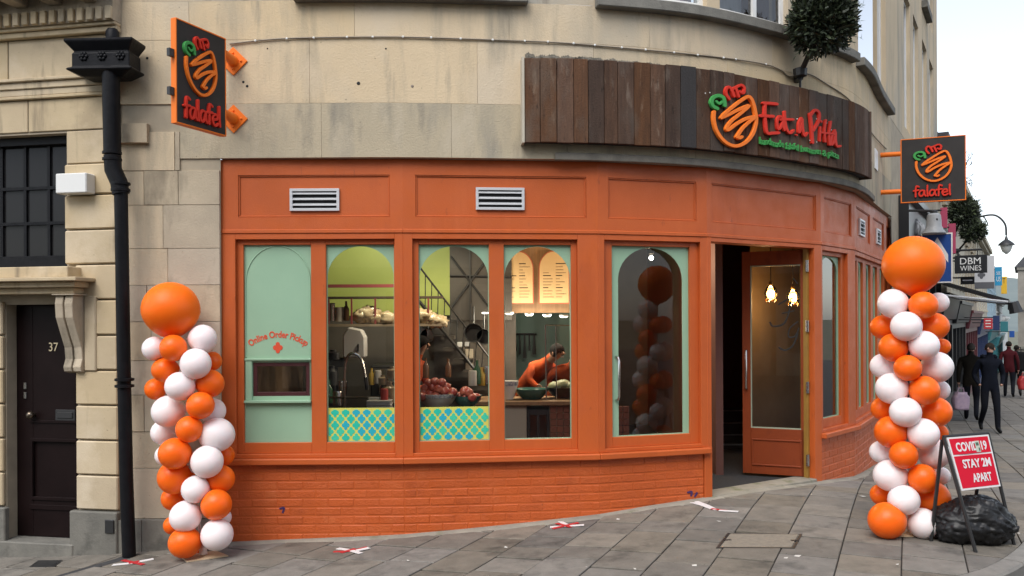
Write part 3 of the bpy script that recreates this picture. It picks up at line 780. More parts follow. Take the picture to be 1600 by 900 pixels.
for k, units in WIN.items():
    fr, L = facets[k]
    for (a, b), panes in units:
        m = MB(); ph = [(fr.px(c), fr.px(d), PZ0, PZ1) for c, d in panes]
        rails(fr, fr.px(a), fr.px(b), Z_R0, Z_R1, ph, -.12, -.042, m)
        wf = obj('window', m, ORANGE, front, bevel=.003)
        for (c, d), (pu0, pu1, _, _) in zip(panes, ph):
            first = (c == 378.5)
            narrow = k == 5
            if first:                               # solid mint panel with a hatch
                hz0, hz1 = 1.035, 1.335             # hatch opening
                hu0, hu1 = fr.px(391), fr.px(481)
                m = MB(); rails(fr, pu0, pu1, PZ0, PZ1, [(hu0, hu1, hz0, hz1)], -.085, -.068, m); pan = obj('mint_panel', m, MINT, wf)
                m = MB(); ap = arch_poly(pu0 + .012, pu1 - .012, 2.05, PZ1 - .008)
                m.tube([fr(u, -.067, z) for u, z in [(pu0 + .012, 1.38)] + ap + [(pu1 - .012, 1.38)]], .0065, 6); obj('arch_bead', m, MINT, wf)
                m = MB()
                m.box(pu0 + .004, pu1 - .004, -.068, -.045, 1.352, 1.372, fr); m.box(pu0 + .01, hu0 - .004, -.068, -.052, 1.0, 1.352, fr); m.box(hu1 + .004, pu1 - .01, -.068, -.052, 1.0, 1.352, fr)
                m.box(pu0 + .004, pu1 - .004, -.068, -.02, .978, 1.0, fr); obj('hatch_surround', m, MINT, wf, bevel=.003)
                m = MB(); w = .035; rails(fr, hu0, hu1, hz0, hz1, [(hu0 + w, hu1 - w, hz0 + w, hz1 - w)], -.11, -.075, m); hf = obj('hatch_frame', m, MAROON, wf, bevel=.002)
                m = MB(); m.add([fr(u, -.095, z) for u, z in ((hu0 + w, hz0 + w), (hu1 - w, hz0 + w), (hu1 - w, hz1 - w), (hu0 + w, hz1 - w))], [(0, 1, 2, 3)])
                obj('hatch_pane', m, GLASS, wf)
                m = MB()                            # curved lettering and the flower below it
                vs, fs = text_geo('Online Order Pickup', .085, .0012, .0022); A = np.array(vs); lo, hi = A.min(0), A.max(0)
                uc = (pu0 + pu1) / 2; R = .43; half = math.asin(.255 / R); zc_ = 1.575 - R
                out = []
                for x, y, z in vs:
                    q = -half + (x - lo[0]) / (hi[0] - lo[0]) * 2 * half; rr = R + (y - .02) * .95
                    out.append(fr(uc + rr * math.sin(q), -.0665 + z, zc_ + rr * math.cos(q)))
                m.add(out, fs); obj('lettering', m, RED_T, wf)
                m = MB(); m.prism(quat_poly(uc - .005, 1.465, .043), -.0675, -.065, fr); obj('flower_mark', m, RED_T, wf)
                continue
            m = MB(); m.add([fr(u, -.088 - (.075 * (u - pu0) / (pu1 - pu0) if k == 2 else 0), z) for u, z in ((pu0, PZ0), (pu1, PZ0), (pu1, PZ1), (pu0, PZ1))], [(0, 1, 2, 3)])
            obj('pane', m, GLASS if k < 4 else GLASS_D, wf)
            # mint surround with an arched head (pieces left and right of the arch)
            side = .0 if k in (0, 1) else (.07 if k == 2 else (.03 if k == 4 else .05))
            g0, g1 = pu0 + side + .004, pu1 - (side * .8) - .004
            zs = 2.07 if k < 4 else PZ1 - .18
            ap = arch_poly(g0, g1, zs, PZ1 - .012)
            m = MB(); h = len(ap) // 2
            if k >= 2:
                lft = [(pu0, PZ1), (pu0, PZ0), (g0, PZ0)] + ap[:h + 1] + [(ap[h][0], PZ1)]; rgt = [(ap[h][0], PZ1)] + ap[h:] + [(g1, PZ0), (pu1, PZ0), (pu1, PZ1)]
            else:
                lft = [(pu0, PZ1), (pu0, zs - .001)] + ap[:h + 1] + [(ap[h][0], PZ1)]; rgt = [(ap[h][0], PZ1)] + ap[h:] + [(pu1, zs - .001), (pu1, PZ1)]
            for pl in (lft, rgt): m.prism(pl, -.086, -.074, fr)
            obj('arch_surround', m, MINT, wf)
            m = MB(); rails(fr, pu0, pu1, PZ0, PZ1, [(pu0 + .007, pu1 - .007, PZ0 + .007, PZ1 - .007)], -.09, -.0725, m)
            obj('glazing_bead', m, MINT if c < 1000 or k else MINT, wf)
            if (k == 0) or (k == 1 and c < 700):    # quatrefoil patterned tile panel along the foot of the glass
                m = MB(); zt = .925; m.box(pu0 + .008, pu1 - .008, -.0865, -.078, PZ0 + .008, zt, fr); tp = obj('tile_panel', m, TILE_Y, front)
                st, sz = .0470, .0565; nr = 0
                z = PZ0 + .034
                while z < zt - .005:
                    u = pu0 + .02 + (st if nr % 2 else 0) - st
                    while u < pu1 + .03:
                        pl = [(min(max(x, pu0 + .010), pu1 - .010), min(max(y, PZ0 + .010), zt - .014)) for x, y in quat_poly(u, z, .035)]
                        if max(x for x, _ in pl) - min(x for x, _ in pl) > .02 and max(y for _, y in pl) - min(y for _, y in pl) > .015:
                            mm = MB(); mm.prism(pl, -.0785, -.0762, fr); obj('quatrefoil_tile', mm, rnd.choice((TILE_G, TILE_G, TILE_T, TILE_B)), tp)
                        u += 2 * st
                    z += sz; nr += 1
            if k == 2:                  # long pull handle on the fixed door leaf
                m = MB(); u = fr.px(967)
                m.tube([fr(u, -.07, 1.36), fr(u, -.02, 1.35), fr(u, .0, 1.32), fr(u, .0, 1.0), fr(u, -.02, .97), fr(u, -.07, .96)], .011, 8); obj('door_handle', m, STEEL, wf, smooth=True)
# bricks of the stall riser
ub = MB(); bl, bh, bd = .215, .0665, .06
ub.box(-bl / 2, bl / 2, -.03, .03, -bh / 2, bh / 2)
BRK = mesh_of('brick', ub, ORANGE_B, bevel=.006)
ub = MB(); ub.box(-bl / 4 + .002, bl / 4 - .002, -.03, .03, -bh / 2, bh / 2); BRK_H = mesh_of('half_brick', ub, ORANGE_B, bevel=.006)
nbr = 0
for k, (fr, L) in enumerate(facets):
    if k == 3: continue
    u0, u1 = 0.0, L
    if k == 0: u0 = .035
    if k == 2: u1 = fr.px(1099)
    m = MB(); m.box(u0, u1, -.12, -.0135, -.8 if k > 3 else -.55, Z_SILL - .0555, fr); riser = obj('stall_riser', m, ORANGE, front)
    row = 0; z = Z_SILL - .058 - bh / 2
    while True:
        low = min(gz(*fr(u, 0, 0)[:2]) for u in (u0, (u0 + u1) / 2, u1))
        if z + bh / 2 < low: break
        u = u0 + (0 if row % 2 == 0 else .1125)
        if row % 2:
            c = u0 + .1125 / 2
            if gz(*fr(c, 0, 0)[:2]) < z + bh / 2: inst('brick', BRK_H, riser, fr(c, -.040 + rnd.uniform(-.0012, .0012), z), math.atan2(fr.u.y, fr.u.x)); nbr += 1
        while u < u1 - .05:
            e = min(.225, u1 - u)
            c = u + e / 2
            if gz(*fr(c, 0, 0)[:2]) < z + bh / 2 + .01:
                inst('brick', BRK, riser, fr(c, -.040 + rnd.uniform(-.0015, .0015), z + rnd.uniform(-.001, .001)), math.atan2(fr.u.y, fr.u.x) + rnd.uniform(-.002, .002), ((e - .0015) / bl, 1, 1)); nbr += 1
            u += .225
        z -= .0765; row += 1
# entrance: posts, threshold, yellow edge, open door leaf
jl0, jl1 = FC.px(1105.5), FC.px(1109.5); jr0, jr1 = FC.px(1272), FC.px(1283.2)
m = MB(); m.box(0, jl1, -.14, .004, -.25, Z_F0 - .03, FC); obj('door_post', m, ORANGE, front, bevel=.004)
m = MB(); m.box(jr0, LEN[3], -.14, .004, -.3, Z_F0 - .03, FC); obj('door_post', m, ORANGE, front, bevel=.004)
m = MB(); u = FG.px(1099.5); m.box(u, FG.px(1111.5), -.12, .006, -.25, Z_SILL + .002, FG); obj('door_post', m, ORANGE, front, bevel=.003)
m = MB(); m.box(jl1, jr0, -.14, .004, 2.43, Z_F0 - .031, FC); obj('door_head', m, ORANGE, front, bevel=.003)
m = MB(); m.box(jl1, jr0, -.20, .03, -.25, gz(*FC(.7, 0, 0)[:2]) + .022, FC); obj('threshold', m, CONC, front, bevel=.006)
YEL = M('yellow_door_edge', (.34, .19, .035), (.26, .14, .03), 8, .5)
m = MB(); m.box(jr0 - .034, jr0 - .001, -.155, -.06, .02, 2.429, FC); obj('yellow_jamb', m, YEL, front, bevel=.003)
H = Vector(FC(jr0 - .05, -.13, 0)[:2]); FREE = Vector(((1159.5 - CX) / F * 8.97, 8.97))
door = Frame(FREE, H - FREE); DL = (H - FREE).length
m = MB(); dz0, dz1 = .04, 2.42
rails(door, 0, DL, dz0, dz1, [(door.px(1172.5), door.px(1255), .53, 2.27)], -.045, 0, m)
leaf = obj('door', m, ORANGE_SHADED, front, bevel=.003)
a, b = door.px(1172.5), door.px(1255)
m = MB(); rails(door, a, b, .53, 2.27, [(a + .012, b - .012, .542, 2.258)], -.04, -.006, m); obj('glazing_bead', m, M('pale_bead', (.30, .36, .27), None, rough=.5), leaf)
m = MB(); m.add([door(u, -.022, z) for u, z in ((a, .53), (b, .53), (b, 2.27), (a, 2.27))], [(0, 1, 2, 3)]); obj('pane', m, GLASS, leaf)
m = MB(); c0, c1 = door.px(1173.5), door.px(1252)
for q in ((c0, c1, .13, .148), (c0, c1, .40, .418)): m.box(q[0], q[1], .0, .010, q[2], q[3], door)
for q in ((c0, c0 + .018), (c1 - .018, c1)): m.box(q[0], q[1], .0, .010, .148, .40, door)
obj('panel_moulding', m, ORANGE_SHADED, leaf, bevel=.004)
m = MB(); u = .045
m.tube([door(u, 0, 1.36), door(u, .04, 1.355), door(u, .055, 1.33), door(u, .055, .98), door(u, .04, .955), door(u, 0, .95)], .011, 8); obj('door_handle', m, STEEL, leaf, smooth=True)
for z in (2.25, 1.62, .98, .22):
    m = MB(); m.box(jr0 - .06, jr0 - .012, -.06, -.052, z - .06, z + .06, FC); m.tube([FC(jr0 - .036, -.05, z - .06), FC(jr0 - .036, -.05, z + .06)], .009, 8); obj('hinge', m, STEEL, front)
INK = M('dark_script', (.012, .011, .010), None, rough=.6)
gd = lambda x, y, h: door(door.px(x), h - .0215, EYE + (HY - y) / F * 8.9)
m = MB()
for pts, w in (([(1216, 478), (1232, 470), (1246, 468)], 2.2), ([(1236, 470), (1232, 492), (1224, 508), (1208, 512), (1203, 506)], 2.6), ([(1222, 492), (1240, 488)], 1.8),
               ([(1246, 505), (1234, 515), (1232, 528), (1242, 527), (1248, 515)], 2.2), ([(1246, 524), (1238, 542), (1226, 549), (1217, 545)], 2.6), ([(1240, 438), (1246, 446)], 1.5)):
    stroke(m, pts, w, gd, 0, .0015)
obj('script_lettering', m, INK, leaf)
m = MB(); PURP = M('purple_paint', (.05, .02, .10), None, rough=.6)
gq = lambda fr: (lambda x, y, h: fr(fr.px(x), h - .006, fr.z(x, y)))
for fr, pts in ((FG, [(1074, 771), (1080, 770), (1079, 776)]), (FG, [(1088, 772), (1085, 777)]), (FA, [(436, 793), (442, 792), (440, 799)])):
    m = MB(); stroke(m, pts, 3.0, gq(fr), 0, .002); obj('graffiti_mark', m, PURP, front)
# ------------------------------------------------------------------ timber shop sign on the curve
sgn = thing('shop_sign', (cv(cvs(1090))[0].x, cv(cvs(1090))[0].y, 3.25), 'long curved dark plank sign with red Eat a Pitta lettering above the shopfront', 'sign')
SN = .125
sa, sb = cvs(821, SN), cvs(1362, SN)
def plank(s0, s1, z0, z1, n0, n1, mat):
    m = MB(); vs = []
    for s in (s0, s1):
        vs += [cvg(s, n0, z0), cvg(s, n1, z0), cvg(s, n1, z1), cvg(s, n0, z1)]
    m.add(vs, [(0, 1, 5, 4), (1, 2, 6, 5), (2, 3, 7, 6), (3, 0, 4, 7), (3, 2, 1, 0), (4, 5, 6, 7)])
    return obj('plank', m, mat, sgn, bevel=.003)
PLANK_D = M('dark_plank', (.030, .024, .022), (.022, .018, .017), 9, .7, 1.0, 60, stretch=(3, 3, .4), rand=.2)
s = sa; i = 0
while s < sb - .03:
    w = rnd.choice((.125, .14, .145, .15, .155)); e = min(s + w, sb)
    if sb - e < .06: e = sb
    dk = abs((s + e) / 2 - cvs(1083, SN)) < .075
    plank(s + .0025, e - .0025, 3.245 + rnd.uniform(0, .006), 3.985 - rnd.uniform(0, .008), SN - .035, SN + rnd.uniform(-.006, .006), PLANK_D if dk else PLANK); s = e; i += 1
m = MB(); n = 50
for a0, a1 in ((3.26, 3.31), (3.92, 3.97)): curved_box(sa + .01, sb - .01, .002, SN - .036, a0, a1, m)
obj('batten', m, PLANK_D, sgn)
m = MB(); curved_box(sa - .022, sa, .0, SN + .012, 3.24, 3.985, m); obj('end_strip', m, M('pale_timber', (.52, .47, .38), (.42, .38, .3), 6, .7), sgn)
m = MB(); curved_box(sb, sb + .02, .0, SN + .005, 3.24, 3.985, m); obj('end_strip', m, PLANK, sgn)
_cache = {}
def on_sign(px, py, h):
    """point of the sign face seen at photo pixel (px, py), h metres proud of it"""
    key = round(px, 1)
    if key not in _cache: _cache[key] = cvs(px, SN + .006)
    s_ = _cache[key]; p, nm = cv(s_, SN + .006)
    z = EYE + (HY - py) / F * p.y
    p, _ = cv(s_, SN + .006 + h)
    return (p.x, p.y, z)
zp = lambda x, y, h: on_sign(1100 + x / 6.0, 120 + y / 6.0, h)
LOGO_O = [([(92, 345), (90, 420), (112, 510), (160, 590), (220, 642), (290, 664), (360, 645), (420, 597), (463, 525), (483, 440), (478, 360), (462, 285), (438, 225), (405, 203), (340, 240), (262, 300), (195, 355), (158, 398)], 33),
          ([(160, 400), (235, 365), (330, 318), (415, 288), (345, 352), (255, 425), (208, 490), (222, 512), (300, 455), (390, 408), (472, 392), (425, 430), (352, 500), (300, 578)], 33), ([(300, 578), (325, 590), (346, 578)], 30)]
LOGO_R = [([(232, 222), (208, 185), (203, 140), (225, 112), (252, 135), (275, 195)], 28), ([(252, 140), (285, 120), (305, 160), (318, 200)], 27), ([(298, 112), (345, 95), (372, 125), (355, 165), (322, 150), (360, 170), (370, 150)], 26)]
LOGO_G = [([(122, 312), (85, 290), (70, 245), (92, 205), (140, 193), (180, 218), (190, 282)], 36), ([(112, 246), (140, 268), (166, 250)], 24)]
def logo(g, parent, h=.03, k=1.0):
    for nm, strokes, mat in (('orange_logo_stroke', LOGO_O, SIGN_O), ('red_logo_stroke', LOGO_R, SIGN_R), ('green_logo_stroke', LOGO_G, SIGN_G)):
        for j, (pts, w) in enumerate(strokes):
            m = MB(); stroke(m, pts, w * k, lambda x, y, q, j=j: g(x, y, q + j * .0015), 0, h); obj(nm, m, mat, parent, smooth=True)
logo(zp, sgn, .026)
LET = {'capital_letter': [[(678, 272), (620, 266), (556, 262)], [(570, 268), (566, 360), (572, 450), (586, 540), (640, 545), (690, 542)], [(524, 382), (580, 384), (640, 388)]]}
def letter(name, strokes, w=29):
    m = MB()
    for j, pts in enumerate(strokes): stroke(m, pts, w * .9, lambda x, y, q, j=j: zp(x, y, q + j * .0012), 0, .022)
    obj(name, m, SIGN_R, sgn, smooth=True)
letter('letter', LET['capital_letter'], 33)
letter('letter', [[(738, 398), (702, 388), (682, 430), (688, 500), (712, 495), (738, 430), (742, 400), (738, 460), (748, 515)]], 27)
letter('letter', [[(752, 345), (756, 440), (776, 520), (805, 545), (832, 520)], [(712, 418), (770, 416), (826, 418)]], 27)
letter('letter', [[(908, 405), (888, 450), (884, 535), (898, 520), (916, 440), (915, 410), (920, 500), (935, 570), (962, 545)]], 25)
letter('letter', [[(862, 560), (864, 564)]], 16)
letter('letter', [[(992, 365), (1004, 480), (1012, 635)], [(1000, 372), (1040, 330), (1075, 360), (1070, 430), (1038, 490), (1020, 520)]], 28)
letter('letter', [[(1085, 490), (1082, 560), (1080, 618)], [(1092, 435), (1093, 440)]], 20)
letter('letter', [[(1138, 425), (1124, 530), (1130, 625)], [(1092, 540), (1125, 545), (1160, 550)]], 22)
letter('letter', [[(1184, 440), (1166, 560), (1172, 655)], [(1150, 545), (1180, 550), (1212, 556)]], 22)
letter('letter', [[(1222, 520), (1192, 580), (1188, 655), (1212, 625), (1226, 530), (1228, 620), (1240, 670), (1268, 668)]], 24)
# green hand lettering: handmade falafel hummus & pitta (drawn along a line that runs down to the right)
vs, fs = text_geo('handmade falafel hummus & pitta', 60, 1.0, .5); A = np.array(vs); lo, hi = A.min(0), A.max(0)
m = MB(); out = []
for x, y, z in vs:
    t = (x - lo[0]) / (hi[0] - lo[0]); X = 518 + t * (1258 - 518); base = 640 + (782 - 640) * t + 6 * math.sin(t * 40)
    out.append(zp(X, base - (y) * (1.55 - .2 * t), .004 + (.018 if z > 0 else 0)))
m.add(out, fs); obj('tagline_lettering', m, SIGN_G, sgn)
for x, y in ((20, 165), (62, 160), (985, 380), (1060, 410), (1155, 450), (1200, 515), (878, 410), (995, 612), (1060, 627)):
    m = MB(); c = zp(x, y, .006); m.ball(c, .006, 6, 4); obj('screw_head', m, WHITEPL, sgn)

# ------------------------------------------------------------------ the two projecting signs
FAL = {'f': ([[(.34, .93), (.2, 1.0), (.14, .8), (.13, .4), (.12, .0)], [(0, .55), (.15, .58), (.32, .60)]], .34),
       'a': ([[(.38, .52), (.15, .55), (.02, .28), (.1, .02), (.28, .1), (.38, .5), (.38, .2), (.46, .02)]], .50),
       'l': ([[(.08, 1.0), (.07, .5), (.1, .02)]], .20), 'e': ([[(.02, .28), (.2, .3), (.36, .36), (.3, .55), (.12, .52), (.02, .3), (.1, .04), (.25, 0), (.38, .1)]], .44)}
def falafel(g, u0, u1, v0, v1, parent, mat, w):
    tot = sum(FAL[c][1] for c in 'falafel'); sc = (u1 - u0) / tot; x = 0
    for c in 'falafel':
        m = MB()
        for j, pts in enumerate(FAL[c][0]): stroke(m, [(u0 + (x + p[0]) * sc, v0 + p[1] * (v1 - v0)) for p in pts], w, lambda a, b, q, j=j: g(a, b, q + j * .001), 0, .022)
        obj('letter', m, mat, parent, smooth=True); x += FAL[c][1]
def hanging_sign(o, udir, W, z0, H, label, thick=.055, flip=False, logo_box=(.18, .86, .34, .93), text_box=(.2, .88, .10, .27)):
    fr = Frame(o, udir)
    t = thing('projecting_sign', fr(W / 2, 0, z0), label, 'hanging sign', 'projecting falafel signs on the corner building')
    m = MB(); m.box(.011, W - .011, -thick + .004, -.004, z0 + .011, z0 + H - .011, fr); obj('panel', m, CHAR, t)
    m = MB(); rails(fr, 0, W, z0, z0 + H, [(.011, W - .011, z0 + .011, z0 + H - .011)], -thick, 0.0, m); obj('sign_frame', m, SIGN_O, t, bevel=.002)
    g = lambda u, v, h: fr(u, h - .004, z0 + v)
    lb = logo_box
    gl = lambda x, y, h: g((lb[0] + (x - 60) / 440 * (lb[1] - lb[0])) * W, (lb[3] - (y - 90) / 590 * (lb[3] - lb[2])) * H, h)
    logo(gl, t, .024, .95)
    tb = text_box; falafel(g, tb[0] * W, tb[1] * W, tb[2] * H, tb[3] * H, t, SIGN_R, .023)
    return t, fr
near = P(277, 108, 6.50); far = P(355.5, 130, 7.0)
ud = Vector((far[0] - near[0], far[1] - near[1])); W1 = ud.length
t1, f1 = hanging_sign((near[0], near[1]), ud, W1, 3.255, .825, 'charcoal falafel sign with orange edge projecting over the drainpipe side of the wall', logo_box=(.13, .78, .32, .90), text_box=(.13, .86, .075, .27))
def bracket(t, wx, wz, tip, nrm_s, size=.125):
    """orange diamond plate on the wall and the arm that carries the sign"""
    c, nm = cv(nrm_s); tg = Vector((-nm.y, nm.x))
    fr = Frame((c.x, c.y), tg if tg.x > 0 else -tg)
    m = MB(); m.prism([(-size, wz), (0, wz - size), (size, wz), (0, wz + size)], .0, .014, fr); pl = obj('wall_plate', m, SIGN_O, t, bevel=.003)
    for a, b in ((.07, 0), (-.07, 0), (0, .07), (0, -.07)):
        m = MB(); m.ball(fr(a, .016, wz + b), .010, 8, 5); obj('bolt', m, SIGN_O, pl)
    m = MB(); m.tube([fr(0, .01, wz), tip], [.05, .026], 10); obj('arm', m, SIGN_O, t, smooth=True)
for py, zz in ((94, 3.98), (184, 3.475)):
    sB = cvs(367); bracket(t1, 0, cvz(368, py), f1(W1 - .002, -.028, cvz(368, py) - .0), sB)
for zz in (3.80, 3.50):
    m = MB(); m.box(-.05, -.002, -.045, -.015, zz - .03, zz + .03, f1); obj('end_lug', m, BLACKM, t1)
o2 = P(1408.5, 300, 10.72)
t2, f2 = hanging_sign((o2[0], o2[1]), (.93, -.36), .745, 3.18, .82, 'charcoal falafel sign with thin orange edge projecting over the side street', logo_box=(.2, .80, .30, .88), text_box=(.2, .78, .09, .25))
for zz in (3.82, 3.335):
    m = MB(); q = Vector((o2[0], o2[1])); nrm = Vector((.852, -.524))
    a = f2(.0, -.028, zz); m.tube([a, (a[0] - .30, a[1] + .10, zz)], .032, 10); obj('arm', m, SIGN_O, t2, smooth=True)

# ------------------------------------------------------------------ cable with clips, holes, small plate
MOSS = M('moss_grime', (.085, .078, .062), (.18, .16, .13), 40, .95, 1.5, 90, c3=(.04, .038, .03), s3=9, t3=(.5, .6))
m = MB(); r_ = random.Random(2)
n = 260; vs = []
for i in range(n + 1):
    s = sa + .02 + (cvs(1085, 0) - sa) * i / n; h = (.055 + .03 * mnoise.noise(Vector((i * .09, 0, 0))) + .018 * r_.random()) * (1 - .55 * i / n)
    vs += [cvg(s, .0005, 3.96), cvg(s, .012 + .006 * r_.random(), 3.985), cvg(s, .010 + .005 * r_.random(), 3.985 + h * .6), cvg(s, .0005, 3.985 + h)]
m.add(vs, [(i * 4 + j, i * 4 + 4 + j, i * 4 + 5 + j, i * 4 + 1 + j) for i in range(n) for j in range(3)])
obj('moss', m, MOSS, sgn, kind='stuff')
m = MB(); curved_box(cvs(868, 0), cvs(1364, 0), -.01, .03, ZT - .012, 3.18, m); obj('ledge', m, M('lead_grey_ledge', (.22, .20, .165), (.13, .12, .10), 6, .85, .8, 60), shop, bevel=.006)
cbl = thing('cable', cvg(cvs(700), 0, 4.16), 'thin grey cable clipped along the pale stone wall above the sign', 'cable')
pts = [(362, 67), (372, 66), (420, 61), (470, 58.5), (550, 57.5), (620, 57.5), (700, 60), (800, 64), (880, 68), (960, 75), (1060, 84.5), (1150, 95), (1200, 104), (1222, 113), (1234, 122), (1262, 118), (1290, 133), (1325, 157), (1345, 185), (1365, 215), (1385, 236)]
m = MB(); m.tube(catmull([Vector(cvg(cvs(px), .012, cvz(px, py))) for px, py in pts], 6), .0075, 5); obj('wire', m, M('grey_cable', (.26, .22, .17), None, rough=.8), cbl)
for px, py in ((402, 62.5), (451, 59.5), (493, 58.5), (545, 57.5), (585, 57.5), (632, 57.5), (676, 59), (722, 61), (772, 63), (822, 65), (858, 66.5), (898, 69), (931, 72), (973, 76), (1010, 79.5), (1054, 84), (1091, 88), (1131, 92.5), (1150, 95), (1197, 103)):
    c = cvg(cvs(px), .014, cvz(px, py)); m = MB(); m.ball(c, .0115, 7, 5); obj('clip', m, WHITEPL, cbl)
for px, py, r in ((562, 129, .016), (382, 126, .011), (388, 132.5, .012), (646, 134, .013), (605, 75, .008), (300, 88, .01), (232, 88, .012), (371, 105, .008), (420, 74, .007)):
    m = MB(); c = cvg(cvs(px), .0, cvz(px, py)); m.ball(c, r, 8, 5, (1, .3, 1)); obj('bolt_hole', m, DARKV if px != 646 else M('rusty_bolt', (.14, .09, .06), (.3, .28, .25), 40, .7), shop)
pl_ = cvs(1369); m = MB(); curved_box(pl_ - .12, pl_ + .14, 0.002, .014, cvz(1369, 268), cvz(1369, 237), m)
sp = obj('street_plate', m, WHITEP, None); tag(sp, 'small white street name plate on the wall right of the plank sign', 'street sign')

# ------------------------------------------------------------------ drainpipe with hopper head
DP = thing('drainpipe', P(193, 862, 7.12), 'black cast iron drainpipe with a square hopper head between the two facades', 'drainpipe')
def pp(px, py, d=7.08): return Vector(P(px, py, d))
m = MB(); m.tube([pp(175, 103), pp(175.5, 150), pp(177, 236)], .071, 14); obj('upper_pipe', m, BLACKP, DP, smooth=True)
m = MB(); m.tube([pp(177, 240), pp(178, 262), pp(187, 282), pp(190, 300)], .070, 14); obj('swan_neck', m, BLACKP, DP, smooth=True)
m = MB(); m.tube([pp(190, 292), pp(193, 560), pp(196, 740), pp(200, 866)], .055, 14); obj('lower_pipe', m, BLACKP, DP, smooth=True)
for px, py in ((176.5, 242), (189.5, 290), (194, 596)):
    for dy in (-6, 4):
        m = MB(); c = pp(px, py + dy); m.lathe([(.062, -.014), (.078, -.01), (.078, .01), (.062, .014)], 14, c); obj('collar', m, BLACKP, DP, smooth=True)
hf_ = Frame(P(103, 80, 7.0)[:2], (1, -.05)); hw = .57
zt_, zb_ = P(150, 56, 7.0)[2], P(150, 104, 7.0)[2]
m = MB()
prof = [(0.0, zb_), (.0, zb_ + .012), (.035, zb_ + .03), (.035, zb_ + .145), (.05, zb_ + .16), (-.012, zb_ + .235), (-.012, zt_)]
vs = []
for e, z in prof:
    e = e - .0
    vs += [hf_(e, -.01 - e * .9, z), hf_(hw - e, -.01 - e * .9, z), hf_(hw - e, -.24, z), hf_(e, -.24, z)]
vs2 = [hf_(.12, -.08, zb_ - .05), hf_(hw - .12, -.08, zb_ - .05), hf_(hw - .12, -.24, zb_ - .05), hf_(.12, -.24, zb_ - .05)]
vs = vs2 + vs; k = len(prof) + 1
fs = [(i * 4 + j, i * 4 + (j + 1) % 4, i * 4 + 4 + (j + 1) % 4, i * 4 + 4 + j) for i in range(k - 1) for j in range(4)] + [(3, 2, 1, 0), tuple((k - 1) * 4 + j for j in range(4))]
m.add(vs, fs); hop = obj('hopper', m, BLACKP, DP, bevel=.006)
for u in (.14, .30, .46):
    m = MB(); c = hf_(u, -.04, (zb_ + zt_) / 2 - .015)
    for q in range(6): m.ball((c[0] + .026 * math.cos(q * 1.047), c[1] - .004, c[2] + .026 * math.sin(q * 1.047)), .017, 7, 5, (1, .6, 1))
    m.ball((c[0], c[1] - .008, c[2]), .016, 7, 5); obj('rosette', m, BLACKP, hop, smooth='all')
m = MB(); c = pp(178, 56, 7.12); m.lathe([(.055, -.02), (.055, .05), (.04, .075), (.01, .08)], 12, c); obj('inlet_stub', m, BLACKP, DP, smooth=True)

# ------------------------------------------------------------------ town house number 37
TH = thing('town_house', (-4.0, 7.5, -.3), 'honey stone town house front with a black front door numbered 37', 'house')
TU = Vector((.983, -.182)).normalized(); TO = Vector((-3.42, 7.25)) - TU * 3.2
ft = Frame(TO, TU); TL = 3.2
def tu(px): return ft.px(px)
wu0, wu1 = TL - 1.55, tu(104); du0, du1 = tu(8), tu(120)
m = MB()
rails(ft, 0, TL - .005, -.7, 1.95, [(du0 - .0, du1, -.7, 1.86)], -.35, -.014, m)
rails(ft, 0, TL - .005, 1.951, 6.0, [(wu0, wu1, 2.185, 3.375)], -.30, -.014, m)
obj('wall', m, MORTAR, TH)
def th_block(u0, u1, z0, z1, n=0.0, g=.006, mat=TOWN, name='stone_block', r=.010):
    m = MB(); m.box(u0 + g, u1 - g, -.014, n, z0 + g, z1 - g, ft); return obj(name, m, mat, TH, bevel=r)
# quoin blocks (rusticated) right of door and window
zj = [.056, .362, .667, .973, 1.279, 1.585, 1.895, 2.205, 2.51, 2.815, 3.09, 3.39]
for i in range(len(zj) - 1):
    u0 = du1 if zj[i + 1] < 1.9 else (wu1 if zj[i] > 2.1 else du1 - .0)
    th_block(u0, TL, zj[i], zj[i + 1], .030 if zj[i] < 3.0 else .0, .007)
    if zj[i + 1] < 1.9: th_block(du0 - .4, du0, zj[i], zj[i + 1], .03, .007)
    if zj[i] > 2.1: th_block(wu0 - .6, wu0, zj[i], zj[i + 1], 0, .005)
th_block(du1 - .05, TL, -.7, .05, .05, .002, STONE_G); th_block(du0 - .5, du0 + .03, -.7, .05, .05, .002, STONE_G)
m = MB(); zv = P(175, 820, 7.2)[2]; uv = tu(176); m.box(uv - .045, uv + .045, .05, .062, zv - .06, zv + .06, ft); obj('air_grate', m, BLACKM, TH, bevel=.01)
th_block(0, 2.3, 3.39, 3.68, .0, .003); th_block(2.3, TL, 3.39, 3.68, .0, .003)
# string course mouldings and frieze
for z0, z1, n in ((3.68, 3.71, .03), (3.71, 3.77, .02), (3.77, 3.83, .035), (3.83, 3.86, .06)):
    m = MB(); m.box(0, TL + .01, -.014, n, z0 + .001, z1, ft); obj('moulding', m, TOWN, TH, bevel=.006)
th_block(0, 2.1, 3.86, 4.22, .0, .003); th_block(2.1, TL, 3.86, 4.22, .0, .003)
for z0, z1, n in ((4.22, 4.27, .05), (4.27, 4.30, .08)):
    m = MB(); m.box(0, TL + .02, -.014, n, z0 + .001, z1, ft); obj('cornice_moulding', m, TOWN, TH, bevel=.006)
u = 1.2
db = MB(); db.box(-.028, .028, -.07, .07, 0, .11); DENT = mesh_of('dentil', db, TOWN, bevel=.004)
while u < TL:
    inst('dentil', DENT, TH, ft(u, .06, 4.303), math.atan2(TU.y, TU.x)); u += .0905
m = MB(); m.box(0, TL + .02, -.014, .10, 4.301, 4.58, ft); obj('dentil_bed', m, STONE_D, TH)
m = MB(); m.box(0, TL + .05, -.014, .42, 4.58, 4.70, ft); obj('cornice', m, STONE_D, TH, bevel=.01)
u = 1.25
